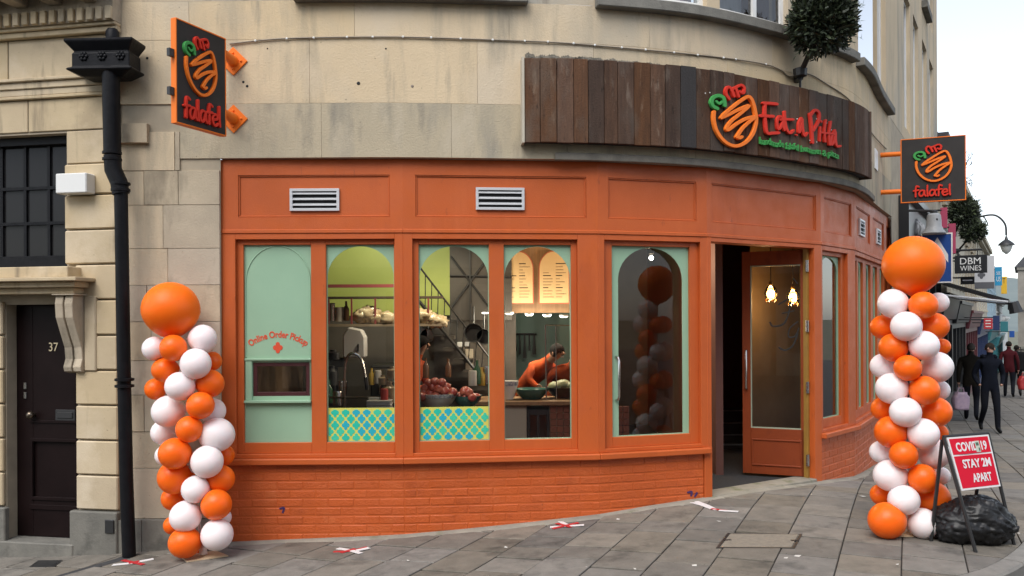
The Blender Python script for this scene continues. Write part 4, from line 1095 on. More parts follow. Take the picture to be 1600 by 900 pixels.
while u < TL:
    m = MB(); m.box(u, u + .13, .10, .36, 4.46, 4.579, ft); obj('modillion', m, STONE_D, TH, bevel=.008); u += .34
# window over the door
m = MB(); rails(ft, wu0, wu1, 2.185, 3.375, [(wu0 + .09, wu1 - .05, 2.30, 3.30)], -.20, -.10, m)
wn = obj('window', m, BLACKP, TH, bevel=.004)
m = MB(); g0, g1 = wu0 + .09, wu1 - .05
nw = 3; cw = (g1 - g0) / 2.0
bars_u = [tu(59), tu(59) - .245, tu(59) - .49]
for b in bars_u: m.box(b - .014, b + .014, -.175, -.14, 2.30, 3.30, ft)
for z in (P(60, 283, 7.3)[2], P(60, 340, 7.3)[2]): m.box(g0, g1, -.172, -.138, z - .014, z + .014, ft)
obj('glazing_bars', m, BLACKP, wn)
m = MB(); m.add([ft(a, -.16, z) for a, z in ((g0, 2.3), (g1, 2.3), (g1, 3.3), (g0, 3.3))], [(0, 1, 2, 3)]); obj('pane', m, M('dim_pane', (.018, .018, .019), None, rough=.08, spec=.12), wn)
# hood on brackets
for z0, z1, n, e in ((1.945, 2.0, .16, .05), (2.0, 2.05, .22, .10), (2.05, 2.085, .28, .16), (2.085, 2.18, .20, .02)):
    m = MB(); m.box(0, tu(150) - .16 + e + .02, -.10, n, z0 + .001, z1, ft); obj('hood_moulding', m, TOWN, TH, bevel=.006)
cu0, cu1 = tu(109), tu(150)
m = MB(); pr = [(.0, 1.93), (.17, 1.93), (.185, 1.86), (.175, 1.74), (.12, 1.60), (.07, 1.48), (.06, 1.38), (.085, 1.31), (.075, 1.27), (.0, 1.25)]
def side(pr, u0, u1, m):
    k = len(pr); vs = [ft(u0, n, z) for n, z in pr] + [ft(u1, n, z) for n, z in pr]
    m.add(vs, [tuple(range(k)), tuple(range(2 * k - 1, k - 1, -1))] + [(i, k + i, k + (i + 1) % k, (i + 1) % k) for i in range(k)])
side(pr, cu0, cu0 + .075, m); side(pr, cu0 + .095, cu0 + .17, m); side([(max(0, n - .018), z) for n, z in pr], cu0 + .075, cu0 + .095, m)
m.box(cu0 - .02, cu0 + .20, .0, .20, 1.931, 1.944, ft)
obj('corbel', m, STONE_D, TH, bevel=.004)
th_block(cu0 + .17, cu0 + .29, 1.27, 1.93, .045, .002)
# door
m = MB(); n0, n1 = -.17, -.13
pu = [(du0 + .16, du1 - .13)]
rails(ft, du0, du1, -.24, 1.86, [(du0 + .17, du1 - .12, .12, .62)], n0, n1, m)
dr = obj('front_door', m, DARKDOOR, TH, bevel=.003)
m = MB(); m.box(du0 + .17, du1 - .12, n0, n1 - .02, .12, .62, ft); obj('door_panel', m, DARKDOOR, dr)
m = MB()
for a, b, c, d in ((du0 + .15, du1 - .10, .62, .65), (du0 + .15, du1 - .10, .09, .12), (du0 + .14, du1 - .09, .79, .815), (du0 + .15, du0 + .17, .12, .62), (du1 - .12, du1 - .10, .12, .62), (du0 + .14, du1 - .02, .005, .05)): m.box(a, b, n1, n1 + .012, c, d, ft)
obj('door_moulding', m, DARKDOOR, dr, bevel=.003)
m = MB(); zl = P(86, 645, 7.5)[2]; uc = tu(86); m.box(uc - .10, uc + .10, n1, n1 + .012, zl - .05, zl + .05, ft); m.box(uc - .08, uc + .08, n1 + .012, n1 + .02, zl - .028, zl + .028, ft); obj('letter_box', m, BLACKM, dr, bevel=.004)
m = MB(); c = ft(tu(36), n1 + .05, P(36, 645, 7.5)[2]); m.ball(c, .036, 12, 8); m.tube([c, ft(tu(36), n1, c[2])], .016, 8); obj('door_knob', m, M('dull_brass', (.16, .13, .10), None, rough=.3, metal=.9), dr, smooth=True)
for py in (600, 615):
    m = MB(); z = P(20, py, 7.5)[2]; uq = tu(22); m.box(uq - .015, uq + .015, n1, n1 + .01, z - .03, z + .03, ft); obj('lock_plate', m, STEEL, dr, bevel=.004)
m = MB(); g = lambda x, y, h: ft(x, n1 + h, y); zn = P(83, 545, 7.55)[2]; text_on(m, '37', g, .1, 0.001, .002, 0.0, fit=(tu(60), tu(74.5), zn, zn + .078)); obj('house_number', m, M('pale_brass', (.62, .52, .33), None, rough=.4), dr)
m = MB(); m.box(du0 - .2, du1 - .005, -.35, .06, -.7, -.245, ft); obj('door_step', m, STONE_G, TH, bevel=.01)
# white box on the quoin
m = MB(); q = ft(tu(135), 0, 0); fb = Frame(ft(tu(106.5), .03, 0)[:2], TU); z0, z1 = P(130, 299, 7.2)[2], P(130, 268, 7.2)[2]
m.box(0, .30, 0, .12, z0, z1, fb); lb = obj('light_fitting', m, WHITEPL, None, bevel=.008)
tag(lb, 'white box light fitting on the stone block beside the upper window', 'light fitting')
# ------------------------------------------------------------------ balloon columns
BAL_O = M('orange_balloon', (.93, .15, .008), None, rough=.36, spec=.3, sss=.7)
BAL_W = M('white_balloon', (.88, .785, .785), None, rough=.33, spec=.3, sss=.7)
BAL_BIG = M('big_orange_balloon', (.93, .17, .008), None, rough=.42, spec=.25, sss=.7)
bp_ = [(0.004, -1.17), (.05, -1.16), (.075, -1.12), (.04, -1.08), (.11, -1.03)]
for i in range(1, 15):
    a = math.pi * i / 15; zz = -math.cos(a); bp_.append((math.sin(a) * (1.0 if zz > 0 else 1 - .15 * (-zz) ** 1.6), zz))
bp_.append((.01, 1.0))
def balloon_mesh(mat):
    m = MB(); m.lathe(bp_, 24); return mesh_of('balloon', m, mat, smooth='all')
BM_O, BM_W, BM_B = balloon_mesh(BAL_O), balloon_mesh(BAL_W), balloon_mesh(BAL_BIG)
def column(label, base, d, rows, big, cardboard, axis_x):
    t = thing('balloon_column', base, label, 'balloon column', 'balloon columns beside the shop')
    for c, x, y, r, dep in rows:
        dd = d + {'f': -.13, 'm': -.02, 'b': .13}[dep]
        p = Vector(P(x, y, dd)); R = r * dd / F
        ax = Vector(((axis_x(y) - CX) / F * d, d + .0, p.z + rnd.uniform(-.03, .03)))
        up = (p - ax); up = up.normalized() if up.length > .03 else Vector((0, -1, 0))
        mm = Matrix.Translation(p) @ up.to_track_quat('Z', 'Y').to_matrix().to_4x4() @ Matrix.Diagonal((R * rnd.uniform(.97, 1.02), R * rnd.uniform(.97, 1.02), R * rnd.uniform(1.0, 1.06), 1))
        inst('balloon', BM_O if c == 'O' else BM_W, t, None, mat4=mm)
    x, y, r = big; p = Vector(P(x, y, d)); R = r * d / F
    inst('big_balloon', BM_B, t, None, mat4=Matrix.Translation(p) @ Matrix.Diagonal((R, R, R, 1)))
    m = MB(); m.tube([(base[0], base[1], base[2] + .01), (p.x, p.y, p.z - R * .9)], .014, 8); obj('pole', m, WHITEPL, t)
    m = MB(); c = Vector(base); q = [Vector(v) for v in cardboard]
    m.add([(v.x, v.y, gz(v.x, v.y) + .012) for v in q] + [(v.x, v.y, gz(v.x, v.y) + .004) for v in q], [(0, 1, 2, 3), (7, 6, 5, 4)] + [(i, 4 + i, 4 + (i + 1) % 4, (i + 1) % 4) for i in range(4)])
    obj('base_board', m, M('cardboard', (.62, .47, .30), (.55, .42, .27), 8, .8), t)
    return t
LB = [('W',242,542,19,'m'),('O',271,541,21,'f'),('W',316,527,22,'m'),('O',331,562,15,'b'),('O',258,575,20,'m'),('W',305,566,24,'f'),('O',327,597,22,'m'),('W',281,601,23.5,'f'),('O',243,605,17,'b'),
      ('W',263,640,25,'m'),('O',312,631,22,'f'),('W',331,640,20,'b'),('W',255,673,20,'b'),('O',295,668,21,'f'),('W',337,677,27,'m'),('O',273,706,25,'f'),('O',348,709,17,'b'),('W',259,709,17,'b'),('W',322,719,25.5,'f'),('O',272,743,26,'m'),
      ('O',343,746,22,'m'),('W',304,762,22,'f'),('O',270,776,19,'b'),('O',336,786,24,'f'),('W',289,804,24.5,'f'),('W',344,806,15,'b'),('O',268,818,14,'b'),('O',288,845,25,'f'),('O',306,856,15,'b'),('W',337,833,25,'f')]
gb = ground_at(316, 866)
cL = column('orange and white balloon column beside the drainpipe left of the shopfront', gb, gb[1], LB, (267, 482, 44), [ground_at(*p) for p in ((290, 877), (355, 868), (336, 860), (276, 866))], lambda y: 285 + (y - 540) * .085)
m = MB(); m.lathe([(.002, .0), (.035, .012), (.03, .05), (.012, .085)], 9, Vector(ground_at(318, 866)) + Vector((0, -.03, .012))); obj('balloon_neck', m, BAL_W, cL, smooth='all')
RB = [('W',1396,477,23,'m'),('O',1442,480,22,'f'),('W',1466,476,16,'b'),('O',1380,514,19,'b'),('W',1416,513,23,'f'),('O',1459,513,22,'m'),('O',1396,546,22,'m'),('W',1443,543,23,'f'),('O',1471,545,13,'b'),('W',1381,575,20,'b'),
      ('O',1418,578,21,'f'),('W',1463,577,24,'m'),('W',1394,610,25,'m'),('O',1443,613,23,'f'),('W',1468,613,15,'b'),('O',1379,642,18,'b'),('W',1414,647,24,'f'),('O',1461,647,24,'m'),('O',1392,678,25,'m'),('W',1441,681,24,'f'),
      ('O',1466,680,14,'b'),('W',1377,709,18,'b'),('O',1411,714,22,'f'),('W',1457,712,24,'m'),('W',1391,746,25.5,'m'),('O',1440,751,23,'f'),('W',1469,747,14,'b'),('O',1376,776,17,'b'),('W',1411,784,24,'f'),('O',1456,781,26,'m'),
      ('O',1385,816,29,'f'),('W',1440,821,24,'f'),('O',1471,805,13,'b')]
gb = ground_at(1418, 836)
column('orange and white balloon column out on the pavement by the red notice', gb, gb[1], RB, (1427, 418, 46), [ground_at(*p) for p in ((1396, 843), (1446, 843), (1440, 832), (1402, 832))], lambda y: 1420)

# ------------------------------------------------------------------ pavement notice and rubbish bag
FL, FR_, BL = Vector(ground_at(1523, 867)), Vector(ground_at(1583, 856)), Vector(ground_at(1453, 849))
wv = FR_ - FL; wv.z = 0
BR = BL + wv; BR.z = gz(BR.x, BR.y)
TL_ = Vector(P(1473, 686, 6.20)); TR_ = Vector(P(1543, 681, 6.33))
NB_ = thing('pavement_notice', (FL + FR_) / 2 * .5 + (BL + BR) / 2 * .5, 'red COVID stay apart notice in a black folding frame on the pavement', 'sign')
def bar(m, a, b, r=.013): m.tube([a, b], r, 6)
m = MB()
for a, b in ((TL_, FL), (TR_, FR_)): bar(m, a, b, .0135)
bar(m, TL_, TR_, .0135); obj('front_frame', m, BLACKM, NB_)
TLb, TRb = TL_ + (FL - TL_) * .03 + Vector((0, .03, 0)), TR_ + (FR_ - TR_) * .03 + Vector((0, .03, 0))
for a, b in ((TLb, BL), (TRb, BR)):
    m = MB(); bar(m, a, b, .0135); obj('rear_leg', m, BLACKM, NB_)
e1 = (TR_ - TL_).normalized(); dn = ((FL - TL_) + (FR_ - TR_)).normalized(); nn = e1.cross(dn).normalized()
if nn.y > 0: nn = -nn
Wn = (TR_ - TL_).length; Ln = (FL - TL_).length * .475
def nb(u, v, h):                                    # u across, v down the frame
    a = TL_.lerp(FL, v * .475); b = TR_.lerp(FR_, v * .475); p = a.lerp(b, u) + nn * (h + .012); return tuple(p)
def nbox(m, u0, u1, v0, v1, h0, h1):
    m.add([nb(u, v, h) for h in (h0, h1) for v in (v0, v1) for u in (u0, u1)], [(0, 1, 3, 2), (4, 6, 7, 5), (0, 4, 5, 1), (2, 3, 7, 6), (0, 2, 6, 4), (1, 5, 7, 3)])
m = MB(); nbox(m, .035, .965, .02, 1.0, -.004, .004); pn = obj('notice_panel', m, M('notice_white', (.72, .70, .70), None, rough=.5), NB_)
RED_N = M('notice_red', (.62, .012, .035), None, rough=.6, spec=.1)
m = MB(); nbox(m, .07, .93, .05, .345, .0042, .0054); obj('red_field', m, RED_N, pn)
m = MB(); nbox(m, .07, .93, .375, .965, .0042, .0054); obj('red_field', m, RED_N, pn)
m = MB()
for txt, u0, u1, v0, v1 in (('COVID-19', .17, .86, .30, .125), ('STAY 2M', .22, .86, .61, .445), ('APART', .36, .80, .875, .715)):
    m = MB(); text_on(m, txt, lambda x, y, h: nb(x, y, .0056 + h), .1, 0, .0006, .003, fit=(u0, u1, v0, v1)); obj('lettering', m, MATS['notice_white'], pn)
m = MB(); nbox(m, .60, .70, .12, .33, .0068, .0074); stk = obj('sticker', m, M('sticker_pale', (.5, .55, .45), None, rough=.5), pn)
m = MB(); nbox(m, .62, .68, .15, .21, .0076, .0082); nbox(m, .66, .69, .25, .31, .0076, .0082); obj('sticker_mark', m, M('sticker_dark', (.05, .12, .08), None, rough=.5), pn)
BAGM = M('black_bin_liner', (.010, .010, .011), (.016, .016, .017), 6, .42, .5, 20, spec=.4)
m = MB(); c = Vector(P(1520, 845, 6.33)); bz = gz(c.x, c.y); nu, nv = 120, 64
vs = []; fs = []
for j in range(nv + 1):
    th = math.pi * j / nv
    for i in range(nu):
        q = 2 * math.pi * i / nu
        v = Vector((math.sin(th) * math.cos(q), math.sin(th) * math.sin(q), -math.cos(th)))
        n1 = mnoise.noise(v * 1.6 + Vector((4, 1, 7))); n2 = abs(mnoise.noise(Vector((v.x * 4.5 + v.z * 3, v.y * 4.5, v.z * 2.2)))); n3 = abs(mnoise.noise(v * 9 + Vector((1, 8, 3))))
        w_ = v + Vector((n1, n2, n3)) * .25
        n4 = abs(mnoise.noise(Vector((math.cos(q + n1) * 6, math.sin(q + n1) * 6, v.z * 1.3)))); n5 = abs(mnoise.noise(w_ * 15))
        r = 1 + .16 * n1 + .16 * (.35 - n2) + .05 * (.3 - n3) + .12 * (.3 - n4) + .02 * (.3 - n5)
        x, y, z = v.x * .288 * r, v.y * .22 * r, v.z * .18 * r
        z = z + .02 * math.sin(v.x * 3 + 1); z = max(z, -.135 + .006 * n1) if z < 0 else z
        vs.append((c.x + x, c.y + y, bz + .138 + z))
fs = [(j * nu + i, j * nu + (i + 1) % nu, (j + 1) * nu + (i + 1) % nu, (j + 1) * nu + i) for j in range(nv) for i in range(nu)]
m.add(vs, fs); bag = obj('rubbish_bag', m, BAGM, None, smooth='all'); tag(bag, 'full black plastic rubbish bag slumped under the red notice', 'rubbish bag')
m = MB(); k = c + Vector((.17, -.17, .0)); m.tube([(k.x, k.y + .05, bz + .13), (k.x + .01, k.y - .005, bz + .12), (k.x + .03, k.y - .03, bz + .135), (k.x + .05, k.y - .035, bz + .16)], [.05, .02, .025, .006], 9)
kn = obj('knot', m, BAGM, None, smooth='all'); kn.parent = bag; kn.location = Vector(kn.location) - Vector(bag.location)

# ------------------------------------------------------------------ tape crosses on the ground, scraps
TAPE_R = M('red_tape', (.50, .03, .035), None, rough=.5); TAPE_W = M('white_tape', (.74, .72, .71), None, rough=.5)
def strip(m, pts, w, h=.007):
    q = [Vector(ground_at(*p)) for p in pts]; vs = []
    for i, p in enumerate(q):
        t = (q[min(i + 1, len(q) - 1)] - q[max(i - 1, 0)]).normalized(); s = Vector((-t.y, t.x, 0)) * w / 2
        vs += [(p + s) + Vector((0, 0, h)), (p - s) + Vector((0, 0, h)), (p + s) + Vector((0, 0, h - .004)), (p - s) + Vector((0, 0, h - .004))]
    n = len(q)
    fs = [(i * 4 + a, i * 4 + b, i * 4 + 4 + b, i * 4 + 4 + a) for i in range(n - 1) for a, b in ((0, 1), (1, 3), (3, 2), (2, 0))] + [(0, 1, 3, 2), tuple(n * 4 - 4 + j for j in (2, 3, 1, 0))]
    m.add(vs, fs)
TAPES = [('red and white tape cross on the paving near the drainpipe foot', [([(174, 881), (206, 878)], 'W'), ([(205, 878), (238, 872)], 'W'), ([(190, 874), (222, 881)], 'R'), ([(199, 879), (216, 876)], 'R')]),
         ('red and white tape cross on the paving beside the left balloon column', [([(519, 862), (548, 861), (572, 855)], 'R'), ([(526, 857), (546, 860), (562, 865)], 'W'), ([(531, 864), (553, 858)], 'R'), ([(556, 861), (575, 857)], 'W')]),
         ('tape cross with a curled white end at the foot of the brick wall', [([(858, 825), (911, 822)], 'W'), ([(866, 812), (876, 818), (886, 823)], 'W'), ([(862, 828), (884, 823), (902, 819)], 'R'), ([(868, 820), (884, 824), (890, 826)], 'R')]),
         ('long torn white tape cross by the left post of the shop door', [([(1078, 787), (1096, 792), (1112, 798)], 'W'), ([(1086, 786), (1104, 793), (1118, 800)], 'W'), ([(1110, 798), (1140, 802)], 'R'), ([(1122, 801), (1152, 803)], 'W')])]
for lab, ss in TAPES:
    c = ground_at(*ss[0][0][0]); t = thing('tape_cross', c, lab, 'tape mark', 'tape crosses on the pavement')
    for j, (pts, col) in enumerate(ss):
        m = MB(); strip(m, pts, .036 if col == 'R' else .044, .009 + j * .0014); obj('tape_strip', m, TAPE_R if col == 'R' else TAPE_W, t)
LIT = M('scrap_paper', (.6, .58, .53), None, rough=.7)
LSPOT = ['in front of the second tile panel window', 'at the bottom edge below the fourth window', 'at the bottom edge below the fixed glass door', 'just off the torn tape by the shop door', 'touching the front edge of the concrete cover', 'right of the front edge of the concrete cover', 'midway between the open door and the balloon column', 'in front of the right balloon column', 'right of the red notice', 'near the curled tape cross by the brick wall', 'left of the concrete access cover', 'at the bottom edge below the mint hatch', 'behind the rubbish bag at the right edge']
for i, (px, py) in enumerate(((789, 856), (912, 888), (992, 891), (1122, 817), (1226, 875), (1244, 872), (1347, 779), (1400, 886), (1582, 828), (965, 813), (1083, 886), (636, 876), (1590, 838))):
    x, y, z = ground_at(px, py); m = MB(); a = rnd.uniform(0, 3); w = rnd.uniform(.010, .028)
    m.add([(x + w * math.cos(a + q) * k, y + w * math.sin(a + q), z + .0055 + .004 * (q == 0)) for q, k in ((0, 1.4), (1.5, 1), (3.1, 1.2), (4.6, .9))] + [(x, y, z + .001)], [(0, 1, 2, 3), (1, 0, 4), (2, 1, 4), (3, 2, 4), (0, 3, 4)])
    o = obj('litter_scrap', m, LIT, None); tag(o, 'pale litter scrap ' + LSPOT[i], 'litter', 'scraps of litter on the paving')

# ------------------------------------------------------------------ topiary in wall brackets
LEAF = M('yew_leaf', (.026, .036, .018), (.014, .022, .011), 14, .6)
LEAF_T = M('yew_leaf_tip', (.055, .075, .030), (.036, .052, .022), 14, .6)
BARK = M('bark', (.045, .034, .026), (.03, .023, .018), 20, .9, 1, 60)
def topiary(label, base, centre, rx, rz, nleaf, seed, lsz=.05):
    r = random.Random(seed); t = thing('topiary_tree', base, label, 'shrub', 'clipped shrubs in wall brackets')
    b, c = Vector(base), Vector(centre)
    m = MB(); m.tube([b, b.lerp(c, .3) + Vector((.0, -.02, .0)), b.lerp(c, .65) + Vector((.02, 0, 0)), c], [rx * .1, rx * .085, rx * .075, rx * .03], 8)
    for q in range(6):
        a = q * 1.05; e = c + Vector((math.cos(a) * rx * .6, math.sin(a) * rx * .5, rz * (.4 * math.sin(q * 2.1))))
        m.tube([b.lerp(c, .5), b.lerp(c, .75).lerp(e, .5), e], [rx * .05, rx * .035, rx * .01], 5)
    obj('trunk', m, BARK, t, smooth='all')
    m = MB(); m.lathe([(rx * .12, -.03), (rx * .22, -.02), (rx * .24, .05), (rx * .16, .06)], 10, b); m.box(b.x - .03, b.x + .03, b.y, b.y + .25, b.z - .05, b.z + .0); m.tube([b + Vector((0, 0, -.02)), b + Vector((.01, .03, -.16))], .012, 6); obj('wall_bracket', m, BLACKM, t)
    m = MB(); k = 0
    while k < nleaf:
        v = Vector((r.gauss(0, 1), r.gauss(0, 1), r.gauss(0, 1))).normalized()
        lump = 1 + .16 * mnoise.noise(v * 2.3 + Vector((seed, 0, 0))) + .10 * mnoise.noise(v * 5 + Vector((0, seed, 0)))
        if v.z > .2: lump += .13 * max(0, mnoise.noise(v * 8 + Vector((seed, 3, 1))))
        if v.z < -.8 and r.random() < .6: continue
        rad = (r.random() ** .35) * lump
        p = c + Vector((v.x * rx * rad, v.y * rx * rad, v.z * rz * rad))
        d = (v + Vector((r.gauss(0, .5), r.gauss(0, .5), r.gauss(0, .5) + .35))).normalized(); s = d.orthogonal().normalized(); s = (Matrix.Rotation(r.uniform(0, 6.3), 3, d) @ s)
        L = lsz * r.uniform(.7, 1.5); w = L * .19
        m.add([p - s * w, p + s * w, p + s * w * .7 + d * L * .7, p + d * L, p - s * w * .7 + d * L * .7], [(0, 1, 2, 3, 4)], 1 if rad > .8 and r.random() < .35 else 0); k += 1
    for q in range(60):                              # longer unclipped shoots
        v = Vector((r.gauss(.5, .6), r.gauss(0, .6), r.gauss(.6, .6))).normalized(); p = c + Vector((v.x * rx * .9, v.y * rx * .9, v.z * rz * .9)); L = rx * r.uniform(.25, .6)
        for j in range(9):
            pj = p + v * L * j / 9; d = (v + Vector((r.gauss(0, .6), r.gauss(0, .6), r.gauss(0, .6)))).normalized(); s = d.orthogonal().normalized()
            m.add([pj - s * lsz * .12, pj + s * lsz * .12, pj + d * lsz * .9], [(0, 1, 2)], 1)
    obj('crown', m, [LEAF, LEAF_T], t, recalc=False)
    return t
s_ = cvs(1239); b0, nm0 = cv(s_, .10)
topiary('dark clipped evergreen ball leaning out of a bracket above the plank sign', (b0.x, b0.y, cvz(1239, 122)), P(1287, 36, 7.95), .30, .32, 6000, 3, .050)

# ------------------------------------------------------------------ people
def skin_body(pts, edges, label_r, parent, mats, segmat, sub=1, name='body'):
    """one continuous surface grown on a skeleton; pts {name: (xyz, rx, ry)}; faces take the material of the nearest bone"""
    nm = list(pts); me = bpy.data.meshes.new(name)
    me.from_pydata([pts[k][0] for k in nm], [(nm.index(a), nm.index(b)) for a, b in edges], [])
    o = bpy.data.objects.new(name, me); COL.objects.link(o)
    sm = o.modifiers.new('skin', 'SKIN'); sm.branch_smoothing = .6; sm.use_smooth_shade = True
    for i, k in enumerate(nm):
        sv = me.skin_vertices[0].data[i]; sv.radius = (pts[k][1], pts[k][2]); sv.use_root = (k == 'pelvis')
    ss = o.modifiers.new('sub', 'SUBSURF'); ss.levels = sub; ss.render_levels = sub
    bpy.context.view_layer.update()
    nme = bpy.data.meshes.new_from_object(o.evaluated_get(bpy.context.evaluated_depsgraph_get()))
    bpy.data.objects.remove(o); bpy.data.meshes.remove(me)
    return nme
def person(label, foot, height, face, mats, walk=.0, hair=(.03, .022, .016), lean=0.0, arms='down', coat=False, hood=False, group='people', head_turn=0.0, build=1.0):
    """foot: ground point; face: heading (radians, 0 looks towards -Y); mats: dict skin, top, legs, shoe"""
    s = height / 1.75
    t = thing('person', foot, label, 'person', group)
    R = Matrix.Rotation(face, 3, 'Z')
    ln = math.tan(lean)
    def q(x, y, z):
        if z > .95: y = y - (z - .95) * ln; z = .95 + (z - .95) * math.cos(lean)
        v = R @ Vector((x, y, z)); return v * s
    st = walk
    b = build
    J = {'pelvis': (q(0, 0, .95), .15 * b, .115 * b), 'waist': (q(0, .01, 1.10), .145 * b, .11 * b), 'chest': (q(0, .0, 1.30), .175 * b, .125 * b), 'shoulder': (q(0, .01, 1.43), .13 * b, .09), 'neck': (q(0, -.0, 1.52), .055, .06),
         'jaw': (q(0, -.02, 1.60), .063, .075), 'head': (q(0, -.015, 1.675), .078, .095), 'crown': (q(0, .0, 1.73), .055, .065)}
    E = [('pelvis', 'waist'), ('waist', 'chest'), ('chest', 'shoulder'), ('shoulder', 'neck'), ('neck', 'jaw'), ('jaw', 'head'), ('head', 'crown')]
    for sg, k in ((1, 'l'), (-1, 'r')):
        f = st * sg
        J[k + 'sh'] = (q(.175 * sg * b, .01, 1.42), .075 * b, .075 * b)
        if arms == 'pocket': el, wr, ha = (.262 * sg, .09, 1.14), (.212 * sg, -.03, .97), (.175 * sg, -.07, .93)
        elif arms == 'fore': el, wr, ha = (.26 * sg, -.08, 1.15), (.20 * sg, -.30, 1.12), (.18 * sg, -.38, 1.12)
        elif arms == 'reach': el, wr, ha = (.24 * sg, -.16, 1.22), (.20 * sg, -.36, 1.10), (.18 * sg, -.44, 1.07)
        else: el, wr, ha = (.245 * sg, .02 + f * .25, 1.14), (.255 * sg, -.03 + f * .42, .90), (.25 * sg, -.05 + f * .46, .82)
        J[k + 'el'] = (q(*el), .052 * b, .052 * b); J[k + 'wr'] = (q(*wr), .038, .038); J[k + 'ha'] = (q(*ha), .036, .024)
        J[k + 'hip'] = (q(.095 * sg, 0, .88), .095 * b, .10 * b)
        J[k + 'kn'] = (q(.10 * sg, -f * .55 - .03 - (.07 if f < 0 else 0), .50), .065, .065)
        J[k + 'an'] = (q(.105 * sg, -f * 1.0 + (.12 if f < 0 else 0), .095 + (.07 if f < 0 else 0)), .045, .05)
        J[k + 'to'] = (q(.12 * sg, -f * 1.0 - .15 + (.12 if f < 0 else 0), .045 + (.01 if f < 0 else 0)), .042, .032)
        E += [('shoulder', k + 'sh'), (k + 'sh', k + 'el'), (k + 'el', k + 'wr'), (k + 'wr', k + 'ha'), ('pelvis', k + 'hip'), (k + 'hip', k + 'kn'), (k + 'kn', k + 'an'), (k + 'an', k + 'to')]
    if coat:
        J['pelvis'] = (q(0, 0, .95), .185 * b, .14 * b); J['waist'] = (q(0, .01, 1.10), .18 * b, .135 * b); J['chest'] = (q(0, .0, 1.30), .195 * b, .145 * b)
    J = {k: (v[0], v[1] * s, v[2] * s) for k, v in J.items()}
    me = skin_body(J, E, None, t, mats, None)
    for k in ('skin', 'top', 'legs', 'shoe'): me.materials.append(mats[k])
    part = {}
    for k in J: part[k] = 1
    for k in ('jaw', 'head', 'crown', 'neck', 'lha', 'rha'): part[k] = 0
    for k in ('lkn', 'rkn', 'lan', 'ran', 'lhip', 'rhip'): part[k] = 2
    for k in ('lto', 'rto'): part[k] = 3
    segs = []
    for a, c in E:
        pa, pc = Vector(J[a][0]), Vector(J[c][0])
        mi = part[c]
        if c in ('neck',): mi = 1
        if a == 'pelvis' and c in ('lhip', 'rhip'): mi = 2 if not coat else 1
        segs.append((pa, pc, mi, max(J[a][1], J[c][1])))
    for p in me.polygons:
        best = None
        for pa, pc, mi, rr in segs:
            ab = pc - pa; u = max(0, min(1, (p.center - pa).dot(ab) / max(1e-9, ab.length_squared))); dd = (p.center - pa - ab * u).length - rr * .5
            if best is None or dd < best[0]: best = (dd, mi)
        p.material_index = best[1]; p.use_smooth = True
    bo = bpy.data.objects.new('body', me); bo.parent = t; COL.objects.link(bo)
    # head details: hair, nose, ears, eyes; hands with fingers
    L = Vector(foot)
    hd = q(0, -.015, 1.675); Rh = Matrix.Rotation(face + head_turn, 3, 'Z')
    hp = lambda x, y, z: tuple(L + hd + (Rh @ Vector((x, y, z))) * s)
    m = MB(); nH, mH = 18, 12; vs = []; fs = []
    for j in range(mH + 1):
        th = math.pi * j / mH * .80
        for i in range(nH):
            a = 2 * math.pi * i / nH; fr_ = max(0, -math.sin(a))            # towards the face
            th2 = th * (1 - .44 * fr_ ** 1.5)
            w = 1 + .05 * mnoise.noise(Vector((i * .9, j * .8, height * 9)))
            vs.append(hp(.084 * w * math.sin(th2) * math.cos(a), .005 + .108 * w * math.sin(th2) * math.sin(a), .012 + .094 * w * math.cos(th2)))
    fs = [(j * nH + i, j * nH + (i + 1) % nH, (j + 1) * nH + (i + 1) % nH, (j + 1) * nH + i) for j in range(mH) for i in range(nH)]
    m.add(vs, fs); hm = M('hair', hair, tuple(c * .6 for c in hair), 60, .9, spec=.12); obj('hair', m, hm, t, smooth='all')
    m = MB(); m.tube([hp(0, -.09, .01), hp(0, -.112, -.022), hp(0, -.095, -.036)], [.009 * s, .015 * s, .008 * s], 7); obj('nose', m, mats['skin'], t, smooth='all')
    for sg in (1, -1):
        m = MB(); m.ball(hp(.084 * sg, .0, -.02), .026 * s, 8, 6, (.4, .7, 1.1)); obj('ear', m, mats['skin'], t, smooth='all')
        m = MB(); m.ball(hp(.031 * sg, -.083, .0), .012 * s, 8, 6); obj('eye', m, DARKV, t, smooth='all')
    m = MB(); m.tube([hp(-.022, -.086, -.062), hp(0, -.093, -.060), hp(.022, -.086, -.062)], .005 * s, 5); obj('mouth', m, M('lips', (.30, .13, .11), None, rough=.5), t)
    for sg, k in ((1, 'l'), (-1, 'r')):
        w0, h0 = Vector(J[k + 'wr'][0]), Vector(J[k + 'ha'][0]); d = (h0 - w0).normalized(); side_ = (R @ Vector((0, -1, 0))); side_ = (side_ - d * side_.dot(d)).normalized()
        if arms != 'pocket':
            m = MB(); inw = d.cross(side_).normalized() * (1 if sg > 0 else -1)
            for f_, (o_, ln_) in enumerate(((-.030, .075), (-.011, .085), (.009, .08), (.027, .065))):
                p0 = L + h0 + d * .02 * s - side_ * o_ * s; m.tube([p0, p0 + (d * ln_ * .5) * s, p0 + (d * ln_ * .9 + inw * ln_ * .35) * s], [.0095 * s, .009 * s, .006 * s], 6)
            p0 = L + w0 + d * .03 * s + side_ * .03 * s; m.tube([p0, p0 + (side_ * .03 + d * .03) * s, p0 + (side_ * .032 + d * .062) * s], [.011 * s, .010 * s, .007 * s], 6)
            obj('fingers', m, mats['skin'], t, smooth='all')
